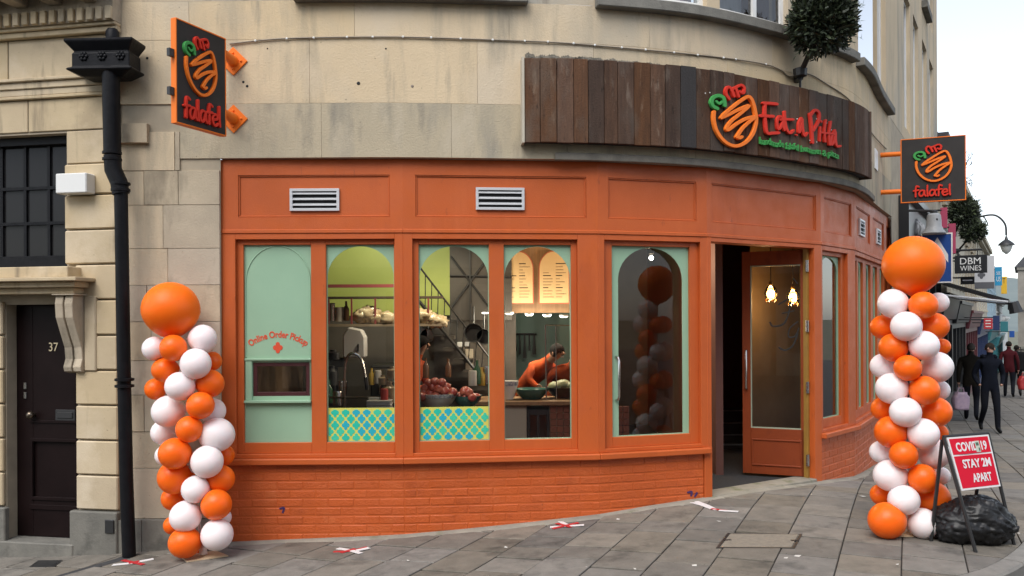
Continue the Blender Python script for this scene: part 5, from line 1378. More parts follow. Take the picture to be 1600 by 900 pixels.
    if hood:
        m = MB(); hq = lambda x, y, z: tuple(L + q(x, y, z))
        m.tube([hq(-.10, -.05, 1.50), hq(-.11, .06, 1.50), hq(0, .13, 1.47), hq(.11, .06, 1.50), hq(.10, -.05, 1.50)], [.03 * s, .05 * s, .065 * s, .05 * s, .03 * s], 8); obj('hood', m, mats['top'], t, smooth='all')
    return t
SKIN = M('skin', (.46, .26, .19), (.42, .23, .165), 20, .55, sss=.1)
def cl(n, c, r=.85): return M(n, c, tuple(x * .75 for x in c), 9, r, 1.5, 30, spec=.15)
NAVY, TROU, SHOE = cl('navy_jacket', (.0045, .006, .012)), cl('dark_trousers', (.006, .007, .011)), cl('black_shoe', (.006, .006, .006), .5)
OLIVE, REDC, GREYT = cl('olive_coat', (.017, .014, .010)), cl('red_jacket', (.055, .006, .009)), cl('grey_trousers', (.018, .018, .02))
def gpt(px, py, d): p = P(px, py, d); return Vector((p[0], p[1], gz(p[0], p[1])))
fa = math.atan2(-.524, .852)                          # heading down the street, towards the camera
HDN = -(math.pi / 2 - math.atan2(.852, .524))         # looks back along the street
person('man in a navy hooded jacket walking towards us with hands in pockets', gpt(1546, 678, 16.6), 1.77, HDN + .3, dict(skin=SKIN, top=NAVY, legs=TROU, shoe=SHOE), .13, (.035, .026, .02), arms='pocket', hood=True, coat=True, head_turn=-.55, group='people walking in the side street')
person('man in a long olive coat seen from behind carrying a carrier bag', gpt(1517, 662, 19.0), 1.76, HDN + math.pi, dict(skin=SKIN, top=OLIVE, legs=TROU, shoe=SHOE), .09, (.10, .085, .07), coat=True, build=1.12, group='people walking in the side street')
pr_ = person('person in a dark red jacket seen from behind far down the street', gpt(1576, 628, 26.5), 1.78, HDN + math.pi, dict(skin=SKIN, top=REDC, legs=TROU, shoe=SHOE), .12, (.02, .015, .012), coat=True, group='people walking in the side street')
p2_ = person('person with a big black rucksack walking away by the kerb', gpt(1588, 624, 27.2), 1.66, HDN + math.pi, dict(skin=SKIN, top=cl('black_coat', (.006, .006, .0065)), legs=GREYT, shoe=SHOE), .16, (.02, .015, .012), coat=True, group='people walking in the side street')
def loose_bag(label, c, w, h, mat, cat, name):
    m = MB(); vs = []; n_, k_ = 16, 8
    for j in range(k_ + 1):
        z = j / k_; wd = w * (.82 + .3 * math.sin(math.pi * (.15 + .7 * z))) * (1 if z < .8 else .75)
        for i in range(n_):
            a = 2 * math.pi * i / n_; q_ = 1 + .12 * mnoise.noise(Vector((math.cos(a) * 2, math.sin(a) * 2, z * 3)))
            vs.append((c[0] + wd / 2 * q_ * math.copysign(abs(math.cos(a)) ** .6, math.cos(a)), c[1] + w * .28 * q_ * math.copysign(abs(math.sin(a)) ** .6, math.sin(a)), c[2] + h * z))
    m.add(vs, [(j * n_ + i, j * n_ + (i + 1) % n_, (j + 1) * n_ + (i + 1) % n_, (j + 1) * n_ + i) for j in range(k_) for i in range(n_)] + [tuple(range(n_ - 1, -1, -1)), tuple(range(k_ * n_, k_ * n_ + n_))])
    o = obj(name, m, mat, None, smooth='all'); tag(o, label, cat)
    m = MB(); a = Vector(c) + Vector((-w * .22, 0, h * .98)); b_ = Vector(c) + Vector((w * .22, 0, h * .98)); m.tube([a, a + Vector((.02, 0, h * .25)), b_ + Vector((-.02, 0, h * .25)), b_], .012, 6)
    hh = obj('handle', m, mat, None); hh.parent = o; hh.location = Vector(hh.location) - Vector(o.location)
    return o
g_ = gpt(1497, 642, 19.0); loose_bag('pale pink carrier bag hanging from the olive coated man\'s hand', (g_.x, g_.y - .1, g_.z + .28), .34, .40, M('pink_bag', (.42, .30, .36), (.3, .22, .3), 12, .5), 'carrier bag', 'carrier_bag')
g_ = gpt(1588, 624, 27.0); ru = loose_bag('big black rucksack on the back of the walker by the kerb', (g_.x - .12, g_.y - .28, g_.z + .86), .46, .62, cl('rucksack_black', (.006, .006, .0065)), 'rucksack', 'rucksack')
g_ = gpt(1597, 606, 26.0); loose_bag('red shopping bag carried low at the edge of the street', (g_.x, g_.y - .1, g_.z + .30), .36, .42, M('red_bag', (.30, .02, .02), None, rough=.5), 'shopping bag', 'shopping_bag')
# ------------------------------------------------------------------ inside the shop
INW = M('interior_wall_brown', (.16, .10, .065), (.13, .08, .052), 3, .8)
INT = M('interior_teal', (.10, .17, .145), (.08, .14, .12), 3, .6)
LIME = M('lime_paint', (.44, .50, .13), (.38, .44, .11), 2, .5)
FLOORM = M('dark_floor', (.06, .045, .036), (.045, .034, .028), 6, .5)
DGREY = M('kitchen_grey', (.10, .085, .07), (.075, .065, .055), 5, .6)
PINKR = M('pink_rail', (.30, .065, .07), None, rough=.5)
WOOD = M('warm_wood', (.30, .17, .08), (.22, .12, .055), 4, .6, stretch=(8, 8, .6))
TERRA = M('terracotta_tile', (.22, .075, .04), (.17, .055, .03), 9, .5, rand=.15)
room = thing('shop_interior', (.3, 9.5, 0), 'dim restaurant interior with brown walls and a dark floor behind the glass', 'room')
ins = [FA(0.02, -.18, 0), FA(LEN[0], -.18, 0), FB(LEN[1], -.18, 0), FG(LEN[2], -.18, 0), FC(LEN[3], -.18, 0), FD(LEN[4], -.18, 0), FE(LEN[5] - .1, -.18, 0)]
back = [(5.4, 13.6), (-2.6, 13.6)]
ringp = [(p[0], p[1]) for p in ins] + back
m = MB(); m.add([(x, y, -.02 ) for i, (x, y) in enumerate(ringp)], [tuple(range(len(ringp)))]); obj('floor', m, FLOORM, room)
m = MB(); m.add([(x, y, 3.06) for x, y in ringp], [tuple(range(len(ringp)))]); obj('ceiling', m, M('interior_ceiling', (.30, .26, .2), None, rough=.9), room)
m = MB(); e = ringp
for a, b in ((e[6], e[7]), (e[7], e[8]), (e[8], e[0])): m.add([(a[0], a[1], -.05), (b[0], b[1], -.05), (b[0], b[1], 3.06), (a[0], a[1], 3.06)], [(0, 1, 2, 3)])
obj('interior_wall', m, INW, room)
# bulk heads behind the fascia so that nothing shows over the windows
m = MB()
for fr, L in facets: m.box(0, L, -.19, -.125, 2.46, 3.06, fr)
obj('bulkhead', m, DGREY, room)
def rect(px0, px1, py0, py1, d, th=.04):
    a, b = P(px0, py1, d), P(px1, py0, d); return a[0], b[0], d, d + th, a[2], b[2]
def slabbox(name, px0, px1, py0, py1, d, mat, parent=room, th=.04, bevel=0, lab=None):
    m = MB(); m.box(*rect(px0, px1, py0, py1, d, th)); return obj(name, m, mat, parent, bevel=bevel)
# kitchen back wall (left half), lime arch, rail
slabbox('kitchen_wall', 380, 806, 470, 760, 10.2, DGREY)
slabbox('lime_wall', 430, 712, 330, 492, 10.15, LIME)
slabbox('pink_rail', 470, 625, 443, 448, 9.3, PINKR, th=.05)
slabbox('dark_cupboard', 703, 800, 372, 500, 9.9, M('dark_cupboard', (.05, .043, .036), (.04, .034, .03), 5, .6))
for (x0, y0, x1, y1) in ((703, 430, 800, 432), (705, 480, 765, 400), (705, 400, 765, 480), (735, 372, 735, 500)):
    m = MB(); a, b = P(x0, y0, 9.88), P(x1, y1, 9.88); m.tube([a, b], .012, 5); obj('cupboard_strap', m, BLACKM, room)
# staircase string and spindles behind the third window
st = thing('staircase', P(690, 560, 9.6), 'dark indoor staircase with thin spindles rising behind the third window', 'stairs')
m = MB(); a, b = Vector(P(655, 470, 9.7)), Vector(P(760, 600, 9.7)); m.tube([a, b], .022, 6); obj('string', m, BLACKM, st)
m = MB(); a2, b2 = Vector(P(655, 415, 9.7)), Vector(P(765, 560, 9.7)); m.tube([a2, b2], .012, 6); obj('handrail', m, BLACKM, st)
for i in range(12):
    m = MB(); m.tube([a.lerp(b, i / 11), a2.lerp(b2, i / 11)], .006, 5); obj('spindle', m, BLACKM, st)
for i in range(7):
    p = a.lerp(b, (i + .5) / 7); m = MB(); m.box(p.x - .12, p.x + .12, 9.72, 10.1, p.z - .10, p.z - .06); obj('tread', m, DGREY, st)
# kitchen kit seen through the second and third windows
sh = thing('wall_shelf', P(565, 508, 9.3), 'open kitchen shelf with thin red uprights holding wrapped bread', 'shelf')
slabbox('board', 505, 690, 505, 509, 9.2, M('shelf_board', (.35, .28, .2), None, rough=.6), sh, .3)
slabbox('top_board', 505, 690, 462, 465, 9.2, M('shelf_top', (.10, .07, .05), None, rough=.6), sh, .3)
for px in (512, 548, 585, 622, 668): slabbox('upright', px, px + 2.5, 465, 505, 9.2, PINKR, sh, .02)
WRAP = M('wrapped_bread', (.52, .38, .20), (.70, .60, .42), 22, .22, 1.5, 30, spec=.8)
def lump(name, c, r, sc, mat, label, cat, group=None, seed=0, amp=.22):
    m = MB(); n_, k_ = 18, 11; vs = []
    for j in range(k_ + 1):
        th = math.pi * j / k_
        for i in range(n_):
            a = 2 * math.pi * i / n_; v = Vector((math.sin(th) * math.cos(a), math.sin(th) * math.sin(a), -math.cos(th)))
            rr = r * (1 + amp * mnoise.noise(v * 2.6 + Vector((seed, seed * 2, 0)))); vs.append((c[0] + v.x * rr * sc[0], c[1] + v.y * rr * sc[1], c[2] + v.z * rr * sc[2]))
    m.add(vs, [(j * n_ + i, j * n_ + (i + 1) % n_, (j + 1) * n_ + (i + 1) % n_, (j + 1) * n_ + i) for j in range(k_) for i in range(n_)])
    return tag(obj(name, m, mat, None, smooth='all'), label, cat, group)
for i, (px, py, r) in enumerate(((566, 494, .10), (577, 489, .11), (588, 497, .09), (606, 496, .10), (614, 498, .08), (662, 493, .11), (676, 499, .10), (686, 502, .09))):
    lump('bread_bag', P(px, py, 9.27), r, (1.1, .8, .75), WRAP, ['first', 'second', 'third', 'fourth', 'fifth', 'sixth', 'seventh', 'eighth'][i] + ' clear wrapped bag of flat breads from the left on the kitchen shelf', 'bread', 'wrapped breads on the kitchen shelf', i * 3.1, .5)
ct = thing('window_counter', (-.4, 8.2, 0), 'dark worktop running along the inside of the front windows', 'counter')
m = MB()
for fr, L in facets[:2]: m.box(.05, (FB.px(776) if fr is FB else L - .03), -.62, -.17, .80, .838, fr)
obj('worktop', m, M('worktop', (.06, .055, .05), None, rough=.3), ct)
m = MB()
for fr, L in facets[:2]: m.box(.08, (FB.px(772) if fr is FB else L - .06), -.58, -.20, -.02, .80, fr)
obj('cabinet', m, DGREY, ct)
# paper dispenser, tap, containers, jars
m = MB(); m.prism([(0, 0), (.24, 0), (.24, .22), (.20, .30), (.06, .33), (0, .24)], 0, .16, lambda u, n, z: (P(535, 558, 8.9)[0] + u, 8.9 + n, P(535, 558, 8.9)[2] + z))
pd = obj('paper_dispenser', m, WHITEPL, None, bevel=.015); tag(pd, 'white plastic paper towel dispenser on the kitchen wall behind the second window', 'dispenser')
m = MB(); x, y, z = P(558.5, 548, 8.89); m.box(x, x + .012, y - .004, y + .01, z, z + .08); o = obj('slot', m, DARKV, None); o.parent = pd; o.location = Vector(o.location) - Vector(pd.location)
tap = thing('spray_tap', P(540, 640, 8.5), 'tall arched steel spray tap over the sink behind the second window', 'tap')
m = MB(); m.tube(catmull([Vector(P(538, 640, 8.5)), Vector(P(538, 580, 8.5)), Vector(P(543, 556, 8.5)), Vector(P(553, 551, 8.5)), Vector(P(564, 560, 8.5)), Vector(P(571, 590, 8.5))], 6), .014, 8); obj('spout', m, STEEL, tap, smooth=True)
m = MB(); m.tube([P(571, 588, 8.5), P(573, 608, 8.5)], [.024, .018], 8); obj('spray_head', m, BLACKM, tap)
m = MB(); m.tube([P(515, 620, 8.5), P(606, 620, 8.5)], .012, 6); obj('rail', m, STEEL, tap)
for i in range(3):
    m = MB(); x, y, z = P(572, 637 - i * 6, 8.4); m.box(x, x + .24, y, y + .16, z - .05, z - .012); m.box(x - .005, x + .245, y - .005, y + .165, z - .012, z)
    tag(obj('food_box', m, M('clear_plastic', (.42, .42, .40), None, rough=.25), None, bevel=.008), ['bottom', 'middle', 'top'][i] + ' clear plastic food box of the stack on the worktop beside the tap', 'food box', 'food boxes stacked on the worktop')
JAR = M('jar_amber', (.22, .16, .09), (.3, .24, .16), 20, .2)
for i, (px, py, h, r) in enumerate(((607, 628, .22, .07), (598, 600, .10, .05), (612, 590, .12, .05), (518, 600, .20, .06), (520, 560, .1, .07), (686, 500, .1, .05))[:5]):
    m = MB(); c = P(px, py, 8.7); m.lathe([(r, 0), (r, h * .7), (r * .5, h * .85), (r * .5, h)], 14, c); j = obj('jar', m, JAR if i != 3 and i != 4 else BLACKM, None, smooth=True)
    tag(j, ['tall amber jar at the right edge of the second window', 'small jar on the rack above the tall amber jar', 'squat jar on the rack near the window post', 'dark blender jug at the left edge of the second window', 'dark lid on the jug by the left edge'][i], 'jar')
# bowls of red fruit
def bowl(px, py, r, h, d, mat, label, band=None):
    c = P(px, py, d); t = thing('bowl', c, label, 'bowl', 'fruit bowls on the window counter')
    m = MB(); m.lathe([(r * .42, 0), (r * .45, .012), (r * .7, h * .35), (r * .92, h * .75), (r, h), (r * .96, h), (r * .86, h * .72), (r * .6, h * .3), (.01, .02)], 24, c); obj('shell', m, mat, t, smooth=True)
    if band:
        m = MB(); m.lathe([(r * .93 + .003, h * .76), (r + .003, h * .98), (r + .001, h * .985), (r * .92, h * .75)], 24, c); obj('painted_band', m, band, t, smooth=True)
    return c
BOWL1 = M('pale_bowl', (.78, .74, .66), None, rough=.25); BAND = M('blue_band', (.10, .12, .20), (.75, .72, .65), 45, .3); BOWL2 = M('teal_bowl', (.05, .13, .11), None, rough=.25)
FRU = M('red_fruit', (.30, .028, .03), (.50, .16, .09), 16, .3); FRO = M('orange_fruit', (.55, .20, .05), None, rough=.45)
c1 = bowl(683, 638, .20, .15, 8.0, BOWL1, 'pale patterned bowl piled high with red fruit in the third window', BAND)
c2 = bowl(729, 636, .145, .115, 8.05, BOWL2, 'teal bowl of red fruit on the counter in the third window')
fb_ = MB(); fb_.lathe([(.004, -.040), (.017, -.042), (.034, -.031), (.044, 0), (.037, .030), (.019, .040), (.004, .034)], 14); FM1 = mesh_of('fruit', fb_, FRU, smooth='all'); FM2 = mesh_of('fruit', fb_, FRO, smooth='all')
def fruit(me, p, label, gr):
    o = bpy.data.objects.new('fruit', me); o.location = p; o.rotation_euler = (rnd.uniform(0, 6), rnd.uniform(0, 6), 0); COL.objects.link(o); tag(o, label, 'fruit', gr)
spots = [(662, 611), (672, 614), (681, 617), (693, 616), (703, 615), (659, 618), (664, 604), (676, 603), (686, 605), (697, 603), (679, 595), (690, 596), (670, 597), (681, 606), (694, 609), (688, 612), (707, 611)]
for i, (px, py) in enumerate(spots): fruit(FM2 if px in (693, 703) and py > 614 else FM1, P(px, py + 1.5, 7.98 - .06 * (i % 3)), ('left' if px < 700 else 'right') + ' orange coloured fruit at the front of the pale bowl' if px in (693, 703) and py > 614 else 'round red fruit in the pile in the pale patterned bowl', 'fruit in the pale bowl' if not (px in (693, 703) and py > 614) else 'orange fruit in the pale bowl')
for i, (px, py) in enumerate(((718, 619), (727, 622), (737, 620), (744, 621), (725, 612), (732, 613), (727, 610))): fruit(FM1, P(px, py, 8.03 - .05 * (i % 3)), 'round red fruit heaped in the teal bowl', 'fruit in the teal bowl')
# serving counter with menu wall, fridge and sneeze screen behind the fourth window
slabbox('menu_wall', 786, 930, 372, 489, 10.0, WOOD, th=.5)
slabbox('teal_wall', 770, 925, 484, 640, 11.2, INT)
MENU = M('menu_board', (.62, .44, .23), (.58, .40, .20), 3, .6); MEDGE = M('menu_edge', (.45, .10, .05), None, rough=.6)
for px0, px1 in ((784, 834), (842, 890)):
    t = thing('menu_board', P((px0 + px1) / 2, 475, 9.9), 'arched cream menu board, ' + ('left' if px0 < 800 else 'right') + ' one of the pair in the fourth window', 'menu board', 'arched menu boards')
    a, b = P(px0, 475, 9.95)[0], P(px1, 475, 9.95)[0]; zb, zt = P(0, 475, 9.95)[2], P(0, 392, 9.95)[2]
    g = lambda u, n, z: (u, 9.95 + n, z)
    pl = [(a, zb), (b, zb)] + [(x, z) for x, z in reversed(arch_poly(a, b, zb + .42, zt, 14))]
    m = MB(); m.prism(pl, -.012, .0, g); obj('board', m, MEDGE, t)
    cx_, cz_ = (a + b) / 2, (zb + zt) / 2
    m = MB(); m.prism([(cx_ + (x - cx_) * .94, cz_ + (z - cz_) * .965) for x, z in pl], -.016, -.0125, g); obj('sheet', m, MENU, t)
    m = MB(); r_ = random.Random(px0)
    for k in range(13):
        z = zt - .16 - k * .036
        for sx in (a + .05, cx_ + .02):
            if z < zb + .05 or (k < 3 and abs(sx - a) < .06): continue
            w = r_.uniform(.04, .13); h = .010 if k % 4 == 0 else .005
            m.box(sx, sx + w, -.0185, -.0165, z, z + h, g)
    obj('print_lines', m, INK, t)
LAMP = M('lit_lamp', (1, .9, .75), None, em=(1, .93, .8), ems=7)
for i, (px, py) in enumerate(((796, 489.5), (827, 491.5), (855, 493), (881, 494.5))):
    t = thing('ceiling_light', P(px, py, 9.85), ['first', 'second', 'third', 'fourth'][i] + ' lit downlight from the left under the menu wall in the fourth window', 'light', 'downlights under the menu wall')
    c = P(px, py, 9.5); m = MB(); m.lathe([(.034, -.014), (.04, -.004), (.04, .0), (.03, .004)], 16, c); obj('diffuser', m, LAMP, t)
    m = MB(); m.lathe([(.041, -.006), (.05, -.002), (.05, .016), (.041, .016)], 16, c); obj('rim', m, WHITEPL, t)
    ld = bpy.data.lights.new('downlight', 'POINT'); ld.energy = 5; ld.color = (1, .88, .68); ld.shadow_soft_size = .05
    lo = bpy.data.objects.new('downlight', ld); lo.location = (c[0], c[1], c[2] - .04); COL.objects.link(lo)
t = thing('ceiling_light', P(748, 488, 9.0), 'lit round downlight over the kitchen in the third window', 'light')
c = P(759, 488, 9.0); m = MB(); m.lathe([(.038, -.012), (.04, -.004), (.04, .0)], 16, c); obj('diffuser', m, LAMP, t)
sc_ = thing('serving_counter', P(860, 700, 9.2), 'serving counter with wooden top and terracotta tiled front in the fourth window', 'counter')
m = MB(); x0, x1 = P(786, 630, 8.7)[0], P(905, 630, 9.4)[0] + .12
m.box(x0 - .3, x1, 8.75, 9.35, P(0, 634, 8.75)[2], P(0, 627, 8.75)[2]); obj('counter_top', m, WOOD, sc_, bevel=.006)
m = MB(); m.box(x0 - .3, P(822, 0, 8.8)[0], 8.8, 9.3, -.02, P(0, 634, 8.8)[2]); obj('counter_side', m, M('counter_cream', (.36, .31, .24), None, rough=.6), sc_)
tx0 = P(858, 0, 8.8)[0]; tz1 = P(0, 634.5, 8.8)[2]
m = MB(); m.box(tx0, x1 - .02, 8.82, 9.3, -.02, tz1); obj('counter_core', m, MORTAR, sc_)
tb_ = MB(); tb_.box(-.033, .033, -.01, 0, -.033, .033); TLM = mesh_of('tile', tb_, TERRA, bevel=.004)
for i in range(12):
    for j in range(11): inst('tile', TLM, sc_, (tx0 + .04 + i * .07 + (0.0), 8.82, tz1 - .04 - j * .07))
fg = thing('drinks_fridge', P(840, 690, 8.8), 'black glass doored drinks fridge under the serving counter', 'fridge')
fx0, fx1 = P(823, 0, 8.8)[0], P(857, 0, 8.8)[0]; fz1 = P(0, 640, 8.8)[2]
fg_fr = Frame((fx0, 8.79), (1, 0))
m = MB(); rails(fg_fr, 0, fx1 - fx0, .0, fz1, [(.025, fx1 - fx0 - .025, .04, fz1 - .06)], -.4, 0, m); obj('cabinet', m, BLACKM, fg, bevel=.004)
m = MB(); m.box(.025, fx1 - fx0 - .025, -.38, -.36, .04, fz1 - .06, fg_fr); obj('liner', m, M('fridge_liner', (.20, .24, .28), None, rough=.4), fg)
m = MB(); m.add([fg_fr(u, -.01, z) for u, z in ((.025, .04), (fx1 - fx0 - .025, .04), (fx1 - fx0 - .025, fz1 - .06), (.025, fz1 - .06))], [(0, 1, 2, 3)]); obj('glass_door', m, GLASS, fg)
m = MB(); c_ = (fx1 - fx0) / 2; m.box(c_ - .012, c_ + .012, -.02, .004, .04, fz1 - .06, fg_fr); obj('door_stile', m, BLACKM, fg)
sg = thing('sneeze_screen', P(865, 560, 8.9), 'clear glass sneeze screen standing on the serving counter', 'screen')
m = MB(); a, b = P(852, 508, 8.85), P(853, 628, 8.85); m.tube([a, b], .008, 5); m.tube([P(868, 510, 8.85), P(869, 626, 8.85)], .006, 5); m.tube([a, P(905, 509, 8.85)], .006, 5); obj('edge_rail', m, STEEL, sg)
m = MB(); m.add([P(852, 627, 8.85), P(905, 627, 8.85), P(905, 509, 8.85), P(852, 509, 8.85)], [(0, 1, 2, 3)]); obj('pane', m, GLASS, sg)
c3 = bowl(830, 626, .19, .13, 9.0, BOWL2, 'teal mixing bowl on the serving counter by the member of staff'); bowl(795, 624, .10, .20, 8.9, BOWL1, 'tall pale patterned pot on the serving counter at the window edge', BAND); bowl(880, 622, .2, .12, 9.1, M('dark_bowl', (.03, .03, .03), None, rough=.3), 'wide dark bowl of leaves behind the glass screen')
for i in range(3):
    lump('salad', P(868 + i * 11, 604 - (i % 2) * 3, 9.1), .085, (1, 1, .6), M('salad_leaf', (.20, .22, .10), (.5, .48, .3), 30, .5) if i == 0 else MATS['salad_leaf'], ['left', 'middle', 'right'][i] + ' heap of chopped leaves in the wide dark bowl', 'salad', 'heaps of salad in the dark bowl', i)
rk = thing('utensil_rack', P(800, 530, 11.0), 'black rail of hanging utensils on the teal wall behind the staff', 'rack')
m = MB(); m.tube([P(775, 522, 11.1), P(838, 522, 11.1)], .014, 5); obj('rail', m, BLACKM, rk)
for i in range(8):
    m = MB(); x = 782 + i * 7.5; m.tube([P(x, 522, 11.08), P(x, 548 + 6 * (i % 3), 11.08)], [.01, .016 + .01 * (i % 2)], 6); obj('utensil', m, BLACKM, rk)
# switches and notice on the kitchen wall
for i, (x0, x1, y0, y1) in enumerate(((714, 722, 534, 542), (726, 733, 534, 541), (727, 739, 545, 580))):
    m = MB(); m.box(*rect(x0, x1, y0, y1, 10.16, .02)); tag(obj(['wall_switch', 'wall_switch', 'wall_notice'][i], m, WHITEPL if i == 0 else ALU if i == 1 else M('paper_notice', (.42, .36, .28), None, rough=.7), None, bevel=.004),
        ['white switch plate on the kitchen wall in the third window', 'grey switch plate beside the white one on the kitchen wall', 'tall paper notice on the kitchen wall below the switches'][i], ['switch', 'switch', 'notice'][i])
# staff
UNI = cl('orange_sweatshirt', (.50, .085, .025)); SKIN2 = M('skin_warm', (.36, .19, .12), None, rough=.55)
sm_ = dict(skin=SKIN2, top=UNI, legs=TROU, shoe=SHOE)
xw = P(822, 0, 9.75); person('member of staff in an orange top with dark tied hair leaning over the counter', (xw[0] - .08, 9.95, -.02), 1.60, .75, sm_, 0, (.012, .010, .010), lean=.75, arms='reach', coat=True, group='staff behind the counter')
xw = P(868, 0, 10.1); person('member of staff in an orange top bending down behind the glass screen', (xw[0], 10.2, -.02), 1.62, .2, sm_, 0, (.03, .02, .015), lean=.95, arms='reach', coat=True, group='staff behind the counter')
xw = P(640, 0, 9.2); person('member of staff in an orange top half hidden by the post of the third window', (xw[0] - .03, 9.2, -.02), 1.55, 1.2, sm_, 0, (.012, .010, .010), lean=.25, arms='fore', coat=True, group='staff behind the counter')
# entrance: mat, steps, brown partition, pendant lamps
m = MB(); q = [FC(jl1 + .01, -.22, 0), FC(jr0 - .01, -.22, 0), (3.6, 10.7, 0), (2.4, 10.7, 0)]
zf = .012
m.add([(x, y, zf) for x, y, _ in q] + [(x, y, zf - .03) for x, y, _ in q], [(0, 1, 2, 3)] + [(i, 4 + i, 4 + (i + 1) % 4, (i + 1) % 4) for i in range(4)])
tag(obj('door_mat', m, M('mat_dark', (.022, .023, .026), (.03, .031, .034), 90, .95, 1.5, 200), None), 'dark ribbed door mat just inside the open shop door', 'mat')
stp = thing('steps', P(1140, 690, 11.2), 'dark indoor steps with pale nosings beyond the shop doorway', 'steps')
for i, (z, y) in enumerate(((.03, 11.0), (.13, 11.22), (.26, 11.46), (.40, 11.72))):
    m = MB(); m.box(2.35, 4.0, y, y + .5, -.05, z, None); s1 = obj('step', m, FLOORM, stp)
    m = MB(); m.box(2.35, 4.0, y - .012, y + .03, z + .0005, z + .014); obj('nosing', m, M('nosing_grey', (.30, .29, .28), None, rough=.5) if i == 0 else MATS['nosing_grey'], stp)
m = MB(); m.box(2.2, 2.28, 9.0, 13.5, -.02, 3.05); obj('partition', m, M('partition_brown', (.15, .062, .045), (.12, .05, .038), 3, .7), room)
m = MB(); m.box(2.28, 4.6, 12.4, 12.45, .3, 3.05); obj('partition', m, MATS['partition_brown'], room)
m = MB(); m.add([(2.95, 10.3, -.01), (4.6, 11.9, -.01), (4.6, 11.9, 3.05), (2.95, 10.3, 3.05)], [(0, 1, 2, 3)]); obj('tan_wall', m, M('tan_wall', (.20, .14, .075), (.15, .105, .055), 2, .8), room)
BULB = M('lit_bulb', (1, .7, .35), None, em=(1, .62, .25), ems=30)
AMB = glass('amber_glass', (.95, .72, .42), 2.0, .05)
for i, (px, py) in enumerate(((1204.5, 461), (1239, 467))):
    d = 9.9 if i == 0 else 9.95
    c = Vector(P(px, py, d)); t = thing('pendant_lamp', c + Vector((0, 0, .1)), ['lit amber glass pendant lamp seen through the open door, left one', 'lit amber glass pendant lamp seen through the open door, right one'][i], 'lamp', 'pendant lamps in the entrance')
    m = MB(); m.lathe([(.012, .11), (.03, .10), (.065, .06), (.078, .0), (.06, -.055), (.045, -.075)], 14, c); obj('shade', m, AMB, t, smooth='all')
    m = MB(); m.ball(c, .046, 12, 8); obj('bulb', m, BULB, t, smooth='all')
    m = MB(); m.tube([c + Vector((0, 0, .10)), (c.x, c.y, 3.05)], .005, 5); obj('flex', m, BLACKM, t)
    m = MB(); m.lathe([(.02, .10), (.024, .13), (.012, .15)], 10, c); obj('cap', m, M('brass_cap', (.4, .27, .12), None, rough=.3, metal=1) if i == 0 else MATS['brass_cap'], t)
    for q_ in range(8):
        a = q_ * .785; m = MB(); e = c + Vector((.055 * math.cos(a), .055 * math.sin(a), -.07)); m.lathe([(.003, -.03), (.009, -.01), (.003, .012)], 6, e); obj('crystal_drop', m, AMB, t)
    ld = bpy.data.lights.new('pendant', 'POINT'); ld.energy = 3; ld.color = (1, .62, .28); ld.shadow_soft_size = .04
    lo = bpy.data.objects.new('pendant', ld); lo.location = c + Vector((0, -.0, -.12)); COL.objects.link(lo)
# unseen spot lamps, assumed for menu boards and lime wall, added over the worktop
def added_lamp(c, energy, col, label, aim):
    t = thing('added_spot_lamp', c, label, 'lamp', 'small assumed and added spot lamps inside the shop')
    m = MB(); m.tube([c, Vector(c) + Vector(aim) * .10], [.035, .045], 10); obj('housing', m, BLACKM, t)
    ld = bpy.data.lights.new('added_spot_lamp', 'SPOT'); ld.energy = energy; ld.color = col; ld.spot_size = math.radians(120); ld.spot_blend = .6; ld.shadow_soft_size = .05
    lo = bpy.data.objects.new('added_spot_lamp', ld); lo.location = Vector(c) + Vector(aim) * .13; lo.rotation_euler = Vector(aim).to_track_quat('-Z', 'Y').to_euler(); COL.objects.link(lo)
added_lamp((.35, 9.0, 2.95), 9, (1, .60, .26), 'assumed black spot lamp on the ceiling aimed at the menu boards', Vector((.0, .75, -.65)).normalized())  # lamp and housing assumed from the warm glow on the boards
added_lamp((-1.45, 8.9, 2.98), 28, (.95, .92, .70), 'assumed black spot lamp on the ceiling aimed at the lime wall', Vector((-.05, .8, -.6)).normalized())  # no lamp in view here; assumed from the lit green wall
added_lamp((-.7, 8.6, 2.98), 50, (1, .85, .62), 'added black spot lamp on the ceiling over the kitchen worktop', Vector((.1, .35, -.9)).normalized())  # extra light added to brighten the kitchen, no source seen
# more kitchen clutter behind the second and third windows
CLR = [M('bottle_green', (.03, .09, .04), None, rough=.15), M('bottle_brown', (.10, .045, .02), None, rough=.15), M('tin_white', (.5, .48, .44), None, rough=.4), M('tin_red', (.35, .04, .03), None, rough=.4), STEEL, M('oil_yellow', (.42, .28, .04), None, rough=.2)]
CN = ['green bottle', 'brown bottle', 'pale tin', 'red tin', 'steel canister', 'yellow oil bottle']
BT = [(513, 628, .24, .04, 0, 8.6), (527, 632, .15, .05, 4, 8.75), (580, 600, .18, .035, 5, 9.0), (590, 598, .14, .04, 2, 9.0), (600, 631, .16, .04, 3, 8.5), (665, 590, .22, .035, 1, 9.1), (745, 600, .26, .04, 0, 9.0), (752, 602, .2, .04, 5, 9.05), (760, 598, .18, .05, 4, 9.1), (738, 602, .16, .045, 2, 8.95), (700, 588, .2, .035, 1, 9.4), (519, 500, .2, .04, 4, 9.3), (531, 501, .16, .05, 2, 9.3), (541, 500, .22, .035, 1, 9.3)]
